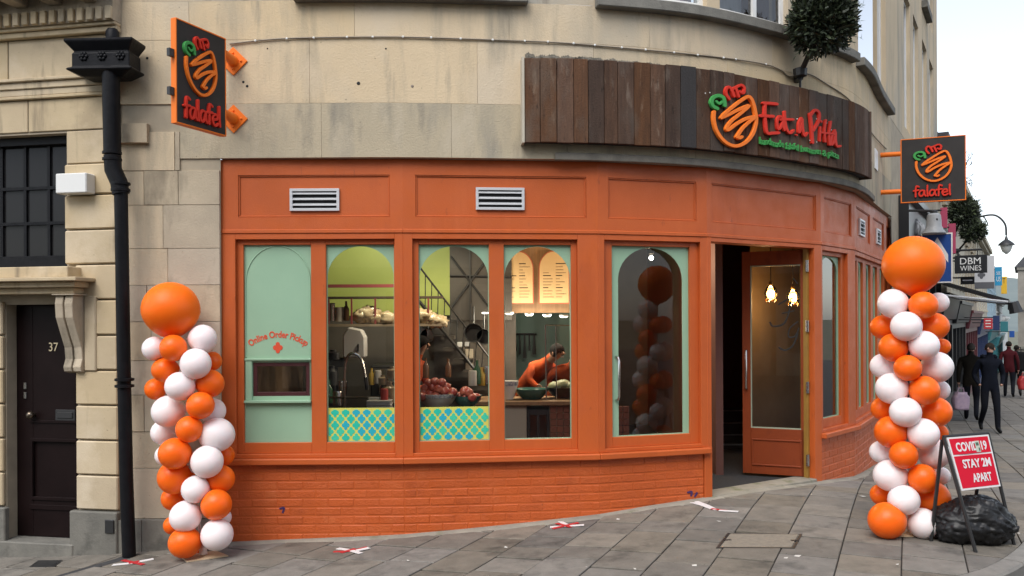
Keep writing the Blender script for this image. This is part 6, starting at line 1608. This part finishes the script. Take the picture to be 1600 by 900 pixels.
BW = ['standing at the left edge of the second window', 'beside the tap foot in the second window', 'on the rack right of the tap', 'on the rack by the paper dispenser', 'low by the stacked food boxes', 'behind the pale fruit bowl on the left', 'behind the teal fruit bowl', 'right of the green bottle behind the teal bowl', 'at the right edge of the third window', 'left of the group behind the teal bowl', 'between the two fruit bowls', 'leftmost on the kitchen shelf', 'second from the left on the kitchen shelf', 'third from the left on the kitchen shelf']
for (px, py, h, r, k, d), w in zip(BT, BW):
    m = MB(); c = P(px, py, d)
    m.lathe([(r, 0), (r, h * .6), (r * .4, h * .78), (r * .36, h)] if k in (0, 1, 5) else [(r, 0), (r, h * .9), (r * .9, h)], 12, c)
    o = obj('bottle' if k in (0, 1, 5) else 'tin', m, CLR[k], None, smooth=True); tag(o, CN[k] + ' ' + w, 'bottle' if k in (0, 1, 5) else 'tin')
for i, (px, py, r) in enumerate(((655, 520, .10), (668, 524, .08), (740, 520, .11), (756, 526, .09))):
    c = P(px, py, 9.6); t = thing('hanging_pan', c, ['steel pan hanging nearest the post of the third window', 'small steel pan second from that post', 'large dark pan hanging right of the stair rail', 'dark pan at the right edge of the third window'][i], 'pan', 'pans hanging in the kitchen')
    m = MB(); m.lathe([(r * .85, .0), (r, -.05), (r * .97, -.05), (r * .82, -.004), (.01, -.004)], 16, c, axis='Y'); obj('pan_bowl', m, STEEL if i < 2 else BLACKM, t, smooth=True)
    m = MB(); m.tube([(c[0], c[1], c[2] + r), (c[0], c[1], c[2] + r + .2)], .012, 6); obj('handle', m, BLACKM, t)
mc = thing('coffee_machine', P(590, 625, 9.3), 'dark kitchen machine with a steel front behind the tap', 'appliance')
x, y, z = P(578, 628, 9.3); m = MB(); m.box(x, x + .42, y, y + .4, z, z + .42); obj('housing', m, BLACKM, mc, bevel=.02)
m = MB(); m.box(x + .03, x + .39, y - .012, y - .001, z + .22, z + .38); obj('front_panel', m, STEEL, mc, bevel=.004)
m = MB(); m.tube([(x + .12, y - .06, z + .2), (x + .12, y - .06, z + .1)], .015, 6); m.tube([(x + .12, y + .01, z + .2), (x + .12, y - .06, z + .2)], .015, 6); obj('spout', m, STEEL, mc)
mk = thing('mixer', P(519, 630, 8.9), 'black upright mixer standing at the left of the second window', 'appliance')
x, y, z = P(513, 634, 8.9); m = MB(); m.box(x, x + .16, y, y + .2, z, z + .06); m.box(x + .01, x + .07, y + .02, y + .18, z + .06, z + .42); m.box(x + .005, x + .17, y + .01, y + .19, z + .42, z + .52); obj('stand', m, BLACKM, mk, bevel=.012)
m = MB(); m.lathe([(.05, .08), (.065, .26), (.062, .27)], 12, (x + .12, y + .1, z)); obj('jug', m, CLR[4], mk, smooth=True)
t = thing('ceiling_light', P(1018, 404, 9.4), 'small lit lamp glowing behind the top of the fixed glass door', 'light')
c = Vector(P(1018, 404, 9.4)); m = MB(); m.ball(c, .026, 12, 8); obj("bulb", m, LAMP, t, smooth='all')
m = MB(); m.tube([c + Vector((0, 0, .03)), (c.x, c.y, 3.05)], .008, 6); m.lathe([(.02, .03), (.03, .05), (.012, .08)], 10, c); obj('flex', m, BLACKM, t)
ld = bpy.data.lights.new('entrance_lamp', 'POINT'); ld.energy = 24; ld.color = (1, .78, .52); ld.shadow_soft_size = .04
lo = bpy.data.objects.new('entrance_lamp', ld); lo.location = c + Vector((.0, .0, -.06)); COL.objects.link(lo)
# ------------------------------------------------------------------ the side street running downhill
FS = Frame((on_street(18.0), 18.0), ST_U)             # wall line of the street; u metres beyond the corner building
DIMP = M('street_pane', (.030, .033, .036), None, rough=.06, spec=.5)
SLATE = M('roof_slate', (.06, .06, .065), (.04, .04, .045), 6, .7)
def row_house(u0, u1, top, wallm, label, shop_col=None, storeys=2, chimney=True, cornice=True, base=-3.6, pitch=.9, gap=1.45, win=(.85, 1.55)):
    t = thing('terrace_house', FS((u0 + u1) / 2, 0, base), label, 'building', 'terrace houses down the side street')
    zg = gz(*FS((u0 + u1) / 2, 0, 0)[:2]) if u1 < 60 else -2.6
    g1 = zg + 2.95
    hs_ = (top - g1) / storeys
    m = MB(); wins = []
    n = max(1, int((u1 - u0) / gap)); ctr = [u0 + (u1 - u0) * (i + .5) / n for i in range(n)]
    for s in range(storeys):
        z0, z1 = g1 + s * hs_, g1 + (s + 1) * hs_
        ho = [(c - win[0] / 2, c + win[0] / 2, z0 + .45, min(z0 + .45 + win[1], z1 - .25)) for c in ctr]; wins += ho
        rails(FS, u0 + .01, u1 - .01, z0, z1, ho, -.28, 0, m)
    m.box(u0 + .01, u1 - .01, -5, -.2801, base, top - .02, FS)
    if shop_col is None:
        ho = [(c - .5, c + .5, zg + .9, zg + 2.3) for c in ctr]; wins += ho; rails(FS, u0 + .01, u1 - .01, base, g1, ho, -.28, 0, m)
    obj('wall', m, wallm, t)
    for a, b, c, d in wins:
        m = MB(); w = .05; rails(FS, a, b, c, d, [(a + w, b - w, c + w, (c + d) / 2 - .02)], -.16, -.10, m) if False else None
        m = MB(); m.box(a, b, -.16, -.10, c, c + w, FS); m.box(a, b, -.16, -.10, d - w, d, FS); m.box(a, a + w, -.16, -.10, c + w, d - w, FS); m.box(b - w, b, -.16, -.10, c + w, d - w, FS); m.box(a + w, b - w, -.155, -.105, (c + d) / 2 - .02, (c + d) / 2 + .02, FS)
        wo_ = obj('window', m, WHITEP, t)
        m = MB(); m.add([FS(u, -.14, z) for u, z in ((a, c), (b, c), (b, d), (a, d))], [(0, 1, 2, 3)]); obj('pane', m, DIMP, wo_)
        m = MB(); m.box(a - .06, b + .06, -.02, .07, c - .09, c - .002, FS); obj('window_sill', m, wallm, t)
    if shop_col is not None:
        m = MB(); k = max(2, int((u1 - u0) / 1.3)); ho = [(u0 + .12 + (u1 - u0 - .24) * i / k + .05, u0 + .12 + (u1 - u0 - .24) * (i + 1) / k - .05, zg + .45, g1 - .75) for i in range(k)]
        rails(FS, u0 + .01, u1 - .01, base, g1 - .62, ho, -.2, .03, m); so = obj('shopfront_frame', m, shop_col, t)
        for a, b, c, d in ho:
            m = MB(); m.add([FS(u, -.06, z) for u, z in ((a, c), (b, c), (b, d), (a, d))], [(0, 1, 2, 3)]); obj('shop_pane', m, DIMP, so)
        m = MB(); m.prism([(0, 0), (1, 0), (1, 1), (0, 1)], 0, 1, lambda u, n, z: FS(u0 + .02 + u * (u1 - u0 - .04), .02 + n * (.10 + .10 * z), g1 - .60 + z * .50)); obj('shop_fascia', m, shop_col, t)
        m = MB(); m.box(u0 + .01, u1 - .01, -.1, .26, g1 - .095, g1 - .01, FS); obj('shop_cornice', m, shop_col, t)
    if cornice:
        m = MB(); m.box(u0, u1, -.1, .16, top - .32, top - .2, FS); m.box(u0, u1, -.1, .26, top - .1995, top - .02, FS); obj('cornice', m, SLATE if cornice == 2 else wallm, t)
    m = MB(); vs = [FS(u0, .05, top), FS(u1, .05, top), FS(u1, -2.5, top + pitch), FS(u0, -2.5, top + pitch), FS(u0, -5, top), FS(u1, -5, top)]
    m.add(vs, [(0, 1, 2, 3), (3, 2, 5, 4), (0, 3, 4), (1, 5, 2), (0, 4, 5, 1)]); ro = obj('roof', m, SLATE, t)
    if chimney:
        m = MB(); m.box(u1 - .7, u1 - .05, -2.9, -1.9, top + .3, top + pitch + .75, FS); ch = obj('chimney', m, wallm, t)
        for i in range(2):
            m = MB(); p = FS(u1 - .38, -2.15 - i * .5, top + pitch + .75); m.lathe([(.13, 0), (.11, .32), (.14, .36)], 10, p); obj('chimney_pot', m, TERRA, ch)
    return t
FAR_A = M('far_stone', (.42, .36, .26), (.36, .30, .22), 1.0, .9, c3=(.2, .17, .13), s3=.8, t3=(.55, .8))
FAR_B = M('far_cream', (.52, .47, .37), (.46, .41, .32), 1.0, .9)
FAR_W = M('far_white', (.66, .66, .64), (.58, .58, .57), 1.0, .8); FAR_BL = M('far_pale_blue', (.38, .50, .56), (.34, .45, .52), 1.0, .8)
BLK = M('black_shop_paint', (.014, .015, .017), None, rough=.35); MARN = M('shop_maroon', (.10, .02, .025), None, rough=.4); NAVP = M('shop_navy', (.02, .035, .10), None, rough=.4); TEALP = M('shop_teal', (.03, .16, .18), None, rough=.4)
row_house(.15, 4.6, 5.75, FAR_A, 'stone house next down the street with a black shopfront and dark cornice', BLK, 2, True, 2)
row_house(4.6, 10.5, 5.55, FAR_B, 'cream house with a black shopfront behind the wine shop sign', BLK, 2, True, 1)
row_house(10.5, 18.5, 5.45, FAR_A, 'brown stone house with a maroon shopfront beyond the cream one', MARN, 2, True, 1)
row_house(18.5, 30, 5.2, FAR_B, 'cream terrace house with a navy shopfront in the middle distance', NAVP, 2, False, 1, gap=2)
row_house(30, 46, 4.6, FAR_BL, 'pale blue terrace house with a teal shopfront far down the street', TEALP, 2, True, 1, base=-4, gap=2.6)
row_house(46, 66, 3.0, FAR_W, 'white rendered house near the bottom of the street', TEALP, 2, False, 1, base=-5, gap=3)
row_house(66, 95, 1.8, FAR_W, 'farthest white house at the foot of the street below the hill', None, 1, False, 1, base=-6, gap=4)
# building on the other side of the street, only its edge in view
ob = thing('end_house', (38.0, 57, -3.5), 'grey stone gabled house at the right edge of the picture down the street', 'building')
m = MB(); fo = Frame((35.27, 58), (.852, -.524)); rails(fo, 0, 8, -3.5, 5.2, [(1, 2, 1, 3)], -.3, 0, m); m.box(0, 8, -9, -.301, -3.5, 5.19, fo); obj('wall', m, M('end_stone', (.24, .22, .19), (.18, .165, .14), 2, .9), ob)
m = MB(); m.prism([(-.2, 5.2), (8.2, 5.2), (4, 10.5)], -9, .1, fo); obj('roof', m, SLATE, ob)
m = MB(); m.add([fo(u, -.15, z) for u, z in ((1, 1), (2, 1), (2, 3), (1, 3))], [(0, 1, 2, 3)]); obj('pane', m, DIMP, ob)
for z in (-.5, 2.2, 5.0):
    m = MB(); m.box(-.05, 8.05, -.05, .12, z, z + .18, fo); obj('string_course', m, STONE_G, ob)
# hill
m = MB(); vs = []; nx_, ny_ = 40, 8
for j in range(ny_):
    for i in range(nx_):
        x = 150 + i * 22; y = 620 + j * 50; r = j / (ny_ - 1)
        vs.append((x, y, -9 + (55 * math.sin(min(1, r * 1.3) * 1.57)) * (.7 + .3 * math.sin(i * .35 + 1) + .12 * mnoise.noise(Vector((i * .5, j * .7, 0))))))
m.add(vs, [(j * nx_ + i, j * nx_ + i + 1, (j + 1) * nx_ + i + 1, (j + 1) * nx_ + i) for j in range(ny_ - 1) for i in range(nx_ - 1)])
obj('hill', m, M('hill_green', (.16, .19, .18), (.12, .15, .15), .02, .95), kind='structure', org=(0, 0, 0), smooth='all')

# dark neighbouring shop at the side of the corner building
ds = thing('dark_shopfront', cvg(sE + 2, 0, -.4), 'black painted neighbouring shopfront round the side of the corner building', 'shopfront')
m = MB(); curved_box(sE + .76, sEnd - .02, -.02, .14, 2.42, 3.42, m); obj('fascia', m, BLK, ds)
m = MB(); curved_box(sE + .76, sEnd - .02, -.05, .24, 3.42, 3.52, m); obj('cornice', m, BLK, ds)
k = 5; w_ = (sEnd - sE - .8) / k
for i in range(k + 1):
    m = MB(); a = sE + .78 + w_ * i; curved_box(a, min(a + .12, sEnd), -.12, .06, -1.0, 2.42, m); obj('pilaster', m, BLK, ds)
for i in range(k):
    a = sE + .78 + w_ * i; m = MB(); m.add([cvg(a + .1, -.08, -.1), cvg(a + w_ + .02, -.08, -.1), cvg(a + w_ + .02, -.08, 2.4), cvg(a + .1, -.08, 2.4)], [(0, 1, 2, 3)]); obj('shop_pane', m, DIMP, ds)
    m = MB(); curved_box(a + .12, a + w_, -.10, .03, -1.0, -.1, m); obj('stall_riser', m, BLK, ds)

# ------------------------------------------------------------------ signs and fittings hanging over the side street
OUT = Vector((.852, -.524))
def board(name, label, cat, px0, px1, py0, py1, d, mat, th=.05, rim=None, group=None, wall_arm=True):
    a = P(px0, py1, d); fr = Frame((a[0], a[1]), OUT); W = fr.px(px1); H = (py1 - py0) / F * d
    t = thing(name, fr(W / 2, 0, a[2]), label, cat, group)
    m = MB(); m.box(0, W, -th, 0, a[2], a[2] + H, fr); obj('board', m, mat, t, bevel=.004)
    if rim:
        m = MB(); r = W * .045; rails(fr, -.0, W, a[2], a[2] + H, [(r, W - r, a[2] + r, a[2] + H - r)], .0005, .006, m); obj('rim', m, rim, t)
    if wall_arm:
        for zz in (a[2] + H * .88,):
            m = MB(); m.tube([fr(.02, -th / 2, zz), fr(-.8, -th / 2, zz)], .016, 6); obj('arm', m, BLACKM, t)
    return t, fr, W, a[2], H
SIGNB = M('sign_blue', (.012, .065, .27), None, rough=.4)
t, fr, W, z0, H_ = board('one_way_sign', 'blue square road sign with a white upward arrow behind the balloon column', 'road sign', 1440, 1489, 369, 446, 12.0, SIGNB, .012, WHITEP)
m = MB(); m.prism([(W * .22, z0 + H_ * .62), (W * .52, z0 + H_ * .92), (W * .86, z0 + H_ * .56), (W * .86, z0 + H_ * .40), (W * .62, z0 + H_ * .62), (W * .62, z0 + H_ * .1), (W * .42, z0 + H_ * .1), (W * .42, z0 + H_ * .64), (W * .22, z0 + H_ * .46)], .0006, .003, fr); obj('arrow', m, WHITEP, t)
bl = thing('bell_lamp', P(1460, 368, 11.9), 'grey bell shaped lamp hanging just above the blue arrow sign', 'lamp')
c = P(1460, 369, 11.9); m = MB(); m.lathe([(.155, 0), (.16, .012), (.125, .06), (.10, .12), (.098, .20), (.09, .27), (.06, .295), (.01, .30)], 18, c); obj('shade', m, M('bell_grey', (.33, .34, .35), (.26, .27, .28), 14, .5), bl, smooth=True)
m = MB(); m.lathe([(.05, .295), (.05, .33), (.02, .34)], 12, c); m.tube([(c[0], c[1], c[2] + .33), (c[0] - .28, c[1] + .18, c[2] + .36)], .018, 6); obj('bracket', m, BLACKM, bl)
m = MB(); m.ball((c[0] - .005, c[1] - .092, c[2] + .2), .016, 8, 6); obj('rivet', m, DARKV, bl)
PINK = M('pink_banner', (.38, .045, .10), None, rough=.6)
for i, (a, b, y0, y1, d, lab) in enumerate(((1470, 1481, 328, 360, 14.0, 'upper pink banner hanging over the street behind the grey bell lamp'), (1482, 1494, 353, 400, 14.6, 'lower pink banner hanging beside the dark clipped shrub'))):
    t, fr, W, z0, H_ = board('banner', lab, 'banner', a, b, y0, y1, d, PINK, .012, None, 'pink banners over the side street')
gm = thing('folded_parasol', P(1432, 370, 13.2), 'bundle of dark and white folded cloth on a bracket left of the bell lamp', 'awning')
m = MB(); a = Vector(P(1416, 352, 13.2)); b = Vector(P(1446, 372, 13.0)); m.tube([a, a.lerp(b, .3), a.lerp(b, .7), b], [.05, .16, .14, .03], 9); obj('cloth', m, M('striped_cloth', (.03, .03, .032), (.45, .45, .45), 5, .8, stretch=(6, 6, 1)), gm, smooth='all')
m = MB(); m.tube([a, Vector(P(1405, 360, 13.6))], .03, 6); obj('bracket', m, BLACKM, gm)
t, fr, W, z0, H_ = board('shop_name_sign', 'black hanging sign lettered DBM Wines in white', 'hanging sign', 1492, 1543, 403, 431, 16.0, BLK, .05)
m = MB(); text_on(m, 'DBM', fr_ := (lambda x, y, h: fr(x, h + .0005, y)), .2, 0, .002, .0, fit=(W * .17, W * .80, z0 + H_ * .50, z0 + H_ * .86)); text_on(m, 'WINES', fr_, .2, 0, .002, .0, fit=(W * .17, W * .82, z0 + H_ * .14, z0 + H_ * .42)); obj('lettering', m, WHITEPL, t)
m = MB(); m.tube([fr(-.3, -.03, z0 + H_ + .10), fr(W * .85, -.03, z0 + H_ + .10)], .02, 6)
for u in (.12, .7): m.tube([fr(W * u, -.03, z0 + H_), fr(W * u, -.03, z0 + H_ + .1)], .008, 5)
obj('hanger', m, BLACKM, t)
t, fr, W, z0, H_ = board('shop_name_sign', 'small dark sign hanging below the black wine sign', 'hanging sign', 1501, 1523, 436, 448, 16.2, BLK, .04)
m = MB(); m.box(W * .15, W * .85, .0005, .004, z0 + H_ * .45, z0 + H_ * .6, fr); obj('lettering', m, ALU, t)
t, fr, W, z0, H_ = board('picture_sign', 'white picture sign with a dark lower band behind the wine sign', 'hanging sign', 1523, 1554, 404, 455, 18.0, M('sign_offwhite', (.55, .55, .56), None, rough=.5), .05)
m = MB(); m.box(0.002, W - .002, .0006, .004, z0 + .002, z0 + H_ * .2, fr); obj('band', m, M('sign_grey', (.10, .10, .11), None, rough=.5), t)
m = MB(); m.prism(quat_poly(W * .35, z0 + H_ * .42, W * .2), .0006, .003, fr); obj('picture', m, MATS['sign_grey'], t)
CY = M('sign_cyan', (.02, .26, .48), None, rough=.4); YE = M('sign_yellow', (.60, .36, .02), None, rough=.4)
t, fr, W, z0, H_ = board('shop_flag', 'bright blue hanging sign with white letters US beyond the wine sign', 'hanging sign', 1555, 1566, 421, 450, 26, CY, .05)
m = MB(); text_on(m, 'SEE', lambda x, y, h: fr(x, h + .0005, y), .2, 0, .002, 0, fit=(W * .2, W * .8, z0 + H_ * .58, z0 + H_ * .75)); text_on(m, 'US', lambda x, y, h: fr(x, h + .0005, y), .2, 0, .002, 0, fit=(W * .2, W * .8, z0 + H_ * .22, z0 + H_ * .48)); obj('lettering', m, WHITEPL, t)
t, fr, W, z0, H_ = board('shop_flag', 'yellow hanging sign with a dark T beside the bright blue one', 'hanging sign', 1564.5, 1573.5, 436, 463, 29, YE, .05)
m = MB(); text_on(m, 'T', lambda x, y, h: fr(x, h + .0005, y), .2, 0, .002, 0, fit=(W * .25, W * .75, z0 + H_ * .6, z0 + H_ * .9)); obj('lettering', m, BLK, t)
t, fr, W, z0, H_ = board('shop_flag', 'small red hanging sign in the middle distance with pale lines', 'hanging sign', 1537, 1551, 501, 518, 22, M('flag_red', (.45, .04, .05), None, rough=.4), .05)
m = MB()
for q_ in range(3): m.box(W * .2, W * .8, .0006, .003, z0 + H_ * (.2 + .27 * q_), z0 + H_ * (.28 + .27 * q_), fr)
obj('print_lines', m, WHITEPL, t)
board('shop_flag', 'navy hanging sign to the right of the small red one', 'hanging sign', 1551.5, 1562, 497, 520, 24, NAVP, .05)
board('shop_flag', 'teal hanging sign farthest down the street above the walkers', 'hanging sign', 1563, 1575, 506, 522, 27, TEALP, .05)
board('shop_flag', 'small blue hanging sign low beyond the teal one', 'hanging sign', 1577, 1585, 521, 531, 32, SIGNB, .05)
# awning over the pavement
aw = thing('awning', (*FS(1.5, .6, 0)[:2], 2.1), 'black shop awning jutting over the pavement below the wine sign', 'awning')
fz = lambda u, n, z: FS(u, n, z)
m = MB(); vs = []
for u in (-.4, 3.3):
    for n_, z in ((.05, 2.52), (1.35, 2.08), (1.35, 2.02), (.05, 2.46)): vs.append(FS(u, n_, z))
m.add(vs, [(0, 1, 5, 4), (1, 2, 6, 5), (2, 3, 7, 6), (3, 0, 4, 7), (0, 3, 2, 1), (4, 5, 6, 7)]); obj('cloth', m, BLK, aw)
m = MB(); m.box(-.4, 3.3, 1.35, 1.37, 1.86, 2.08, FS); obj('valance', m, BLK, aw)
for u in (-.41, 3.31):
    m = MB(); m.tube([FS(u, .03, 2.2), FS(u, 1.36, 2.02)], .022, 6); obj('arm', m, ALU, aw)
m = MB(); c = FS(-.3, 1.40, 1.93); m.tube([FS(-.42, 1.45, 2.02), FS(-.40, 1.50, 1.80)], [.09, .13], 8); obj('end_roll', m, BLACKM, aw)
# bracket lantern
la = thing('wall_lantern', P(1573, 400, 25), 'black bracket street lantern with a pale glass bowl high over the street', 'street lamp')
c = Vector(P(1573, 400, 25)); m = MB(); m.lathe([(.02, -.02), (.11, .06), (.16, .20), (.17, .26)], 12, c); obj('glass_bowl', m, M('lantern_glass', (.55, .56, .53), None, rough=.2), la, smooth=True)
m = MB(); m.lathe([(.23, .25), (.20, .30), (.11, .38), (.05, .42), (.03, .50), (.01, .55)], 12, c); obj('hood', m, BLACKM, la, smooth=True)
tp = c + Vector((0, 0, .55)); m = MB(); m.tube(catmull([tp, tp + Vector((-.03, .02, .35)), tp + Vector((-.25, .15, .62)), tp + Vector((-.6, .36, .6)), tp + Vector((-.95, .58, .45))], 6), .03, 7)
m.tube(catmull([tp + Vector((-.5, .3, .60)), tp + Vector((-.42, .25, .35)), tp + Vector((-.58, .35, .25)), tp + Vector((-.68, .41, .4)), tp + Vector((-.58, .35, .48))], 6), .018, 6)
m.tube([tp + Vector((-.9, .55, .1)), tp + Vector((-.9, .55, .9))], .03, 7); obj('bracket', m, BLACKM, la, smooth='all')
topiary('dark clipped shrub in a bracket above the pink banners down the street', P(1490, 372, 17.2), P(1506, 336, 16.8), .27, .30, 1600, 5, .07)
topiary('lower dark clipped shrub hanging right of the pink banners', P(1497, 396, 19.2), P(1521, 366, 18.8), .24, .24, 1400, 8, .07)
# bare shrub twigs growing from the ledge
bs = thing('bare_shrub', P(1500, 300, 20), 'leafless twiggy shrub growing on a ledge to the right of the far falafel sign', 'shrub')
r_ = random.Random(4); m = MB(); b = Vector(P(1497, 300, 20))
for i in range(16):
    tip = Vector(P(1500 + r_.uniform(2, 24), r_.uniform(236, 300), 20 + r_.uniform(-.3, .3))); md = b.lerp(tip, .5) + Vector((0, 0, r_.uniform(-.05, .2))); m.tube([b, md, tip], [.016, .010, .004], 4)
    for q_ in range(5):
        p = md.lerp(tip, r_.random()); m.tube([p, p + Vector((r_.uniform(-.12, .15), 0, r_.uniform(0, .16)))], [.006, .003], 4)
obj('twigs', m, BARK, bs)

# ------------------------------------------------------------------ across the road: mirrored in the shop windows
def opposite(x0, x1, y, top, mat, label, shopm):
    fr = Frame((x1, y), (-1, 0)); L = x1 - x0
    t = thing('opposite_house', ((x0 + x1) / 2, y, 0), label, 'building', 'houses across the road')
    n = max(2, int(L / 2.2)); ctr = [L * (i + .5) / n for i in range(n)]; m = MB(); wins = []
    for z0, z1 in ((3.2, 6.2), (6.2, top)):
        ho = [(c - .55, c + .55, z0 + .7, min(z0 + 2.4, z1 - .3)) for c in ctr]; wins += ho; rails(fr, 0, L, z0, z1, ho, -.3, 0, m)
    ho = [(c - .85, c + .85, .6, 2.5) for c in ctr]; wins += ho; rails(fr, 0, L, -.5, 3.2, ho, -.3, 0, m); m.box(0, L, -6, -.301, -.5, top - .01, fr); obj('wall', m, mat, t)
    for a, b, c, d in wins:
        m = MB(); w = .06; rails(fr, a, b, c, d, [(a + w, b - w, c + w, d - w)], -.18, -.10, m); wo_ = obj('window', m, WHITEP if c > 3 else shopm, t)
        m = MB(); m.add([fr(u, -.15, z) for u, z in ((a, c), (b, c), (b, d), (a, d))], [(0, 1, 2, 3)]); obj('pane', m, DIMP, wo_)
    m = MB(); m.box(0, L, .0, .15, 2.7, 3.15, fr); obj('shop_fascia', m, shopm, t)
    m = MB(); m.box(-.1, L + .1, -6, .3, top, top + .3, fr); obj('cornice', m, STONE_G, t)
opposite(-16, -6.2, -8, 9.0, FAR_A, 'stone house across the road to the left seen only in the window reflections', MARN)
opposite(-6, 3.8, -8, 9.6, FAR_B, 'cream house straight across the road seen only in the window reflections', BLK)
opposite(4, 15, -8, 8.4, FAR_A, 'stone house across the road to the right seen only in the window reflections', NAVP)
# ------------------------------------------------------------------ silver car behind the camera, mirrored in the fixed door pane
car = thing('parked_car', (7.6, .2, 0), 'silver estate car at the kerb behind the viewer mirrored in the shop glass', 'car')
cf = Frame((7.6, .2), (.35, -.93))
SILV = M('silver_paint', (.42, .43, .45), None, rough=.25, metal=.5, coat=.5)
prof_ = [(-2.15, .35), (-2.2, .75), (-2.12, .98), (-1.95, 1.05), (-1.65, 1.52), (-1.2, 1.62), (.2, 1.60), (.95, 1.08), (1.9, .95), (2.15, .72), (2.15, .35)]
m = MB(); m.prism(prof_, -.85, .85, cf); obj('body', m, SILV, car, bevel=.06, smooth=True)
for sd in (.856, -.856):
    m = MB(); m.prism([(-1.75, 1.08), (-1.5, 1.48), (-.1, 1.50), (.1, 1.08)], sd - .004, sd + .004, cf); obj('side_window', m, DIMP, car)
    for u in (-1.35, 1.35):
        m = MB(); c = cf(u, sd * .96, .33); a = cf(u, sd * 1.02, .33); m.tube([c, a], .33, 20); wh = obj('wheel', m, BLACKM, car)
        m = MB(); m.tube([a, cf(u, sd * 1.035, .33)], .2, 16); obj('rim', m, ALU, wh)
    m = MB(); m.add([cf(-2.225, sd * .62, .78), cf(-2.225, sd * .95, .78), cf(-2.16, sd * .95, .96), cf(-2.16, sd * .62, .96), cf(-2.1, sd * .62, .78), cf(-2.1, sd * .95, .78), cf(-2.05, sd * .95, .96), cf(-2.05, sd * .62, .96)],
                    [(0, 1, 2, 3), (4, 7, 6, 5), (0, 4, 5, 1), (1, 5, 6, 2), (2, 6, 7, 3), (3, 7, 4, 0)]); obj('tail_light', m, M('tail_red', (.5, .01, .01), None, rough=.2) if sd > 0 else MATS['tail_red'], car)
m = MB(); m.add([cf(-2.0, -.68, 1.10), cf(-2.0, .68, 1.10), cf(-1.72, .62, 1.48), cf(-1.72, -.62, 1.48)], [(0, 1, 2, 3)]); obj('rear_window', m, DIMP, car)
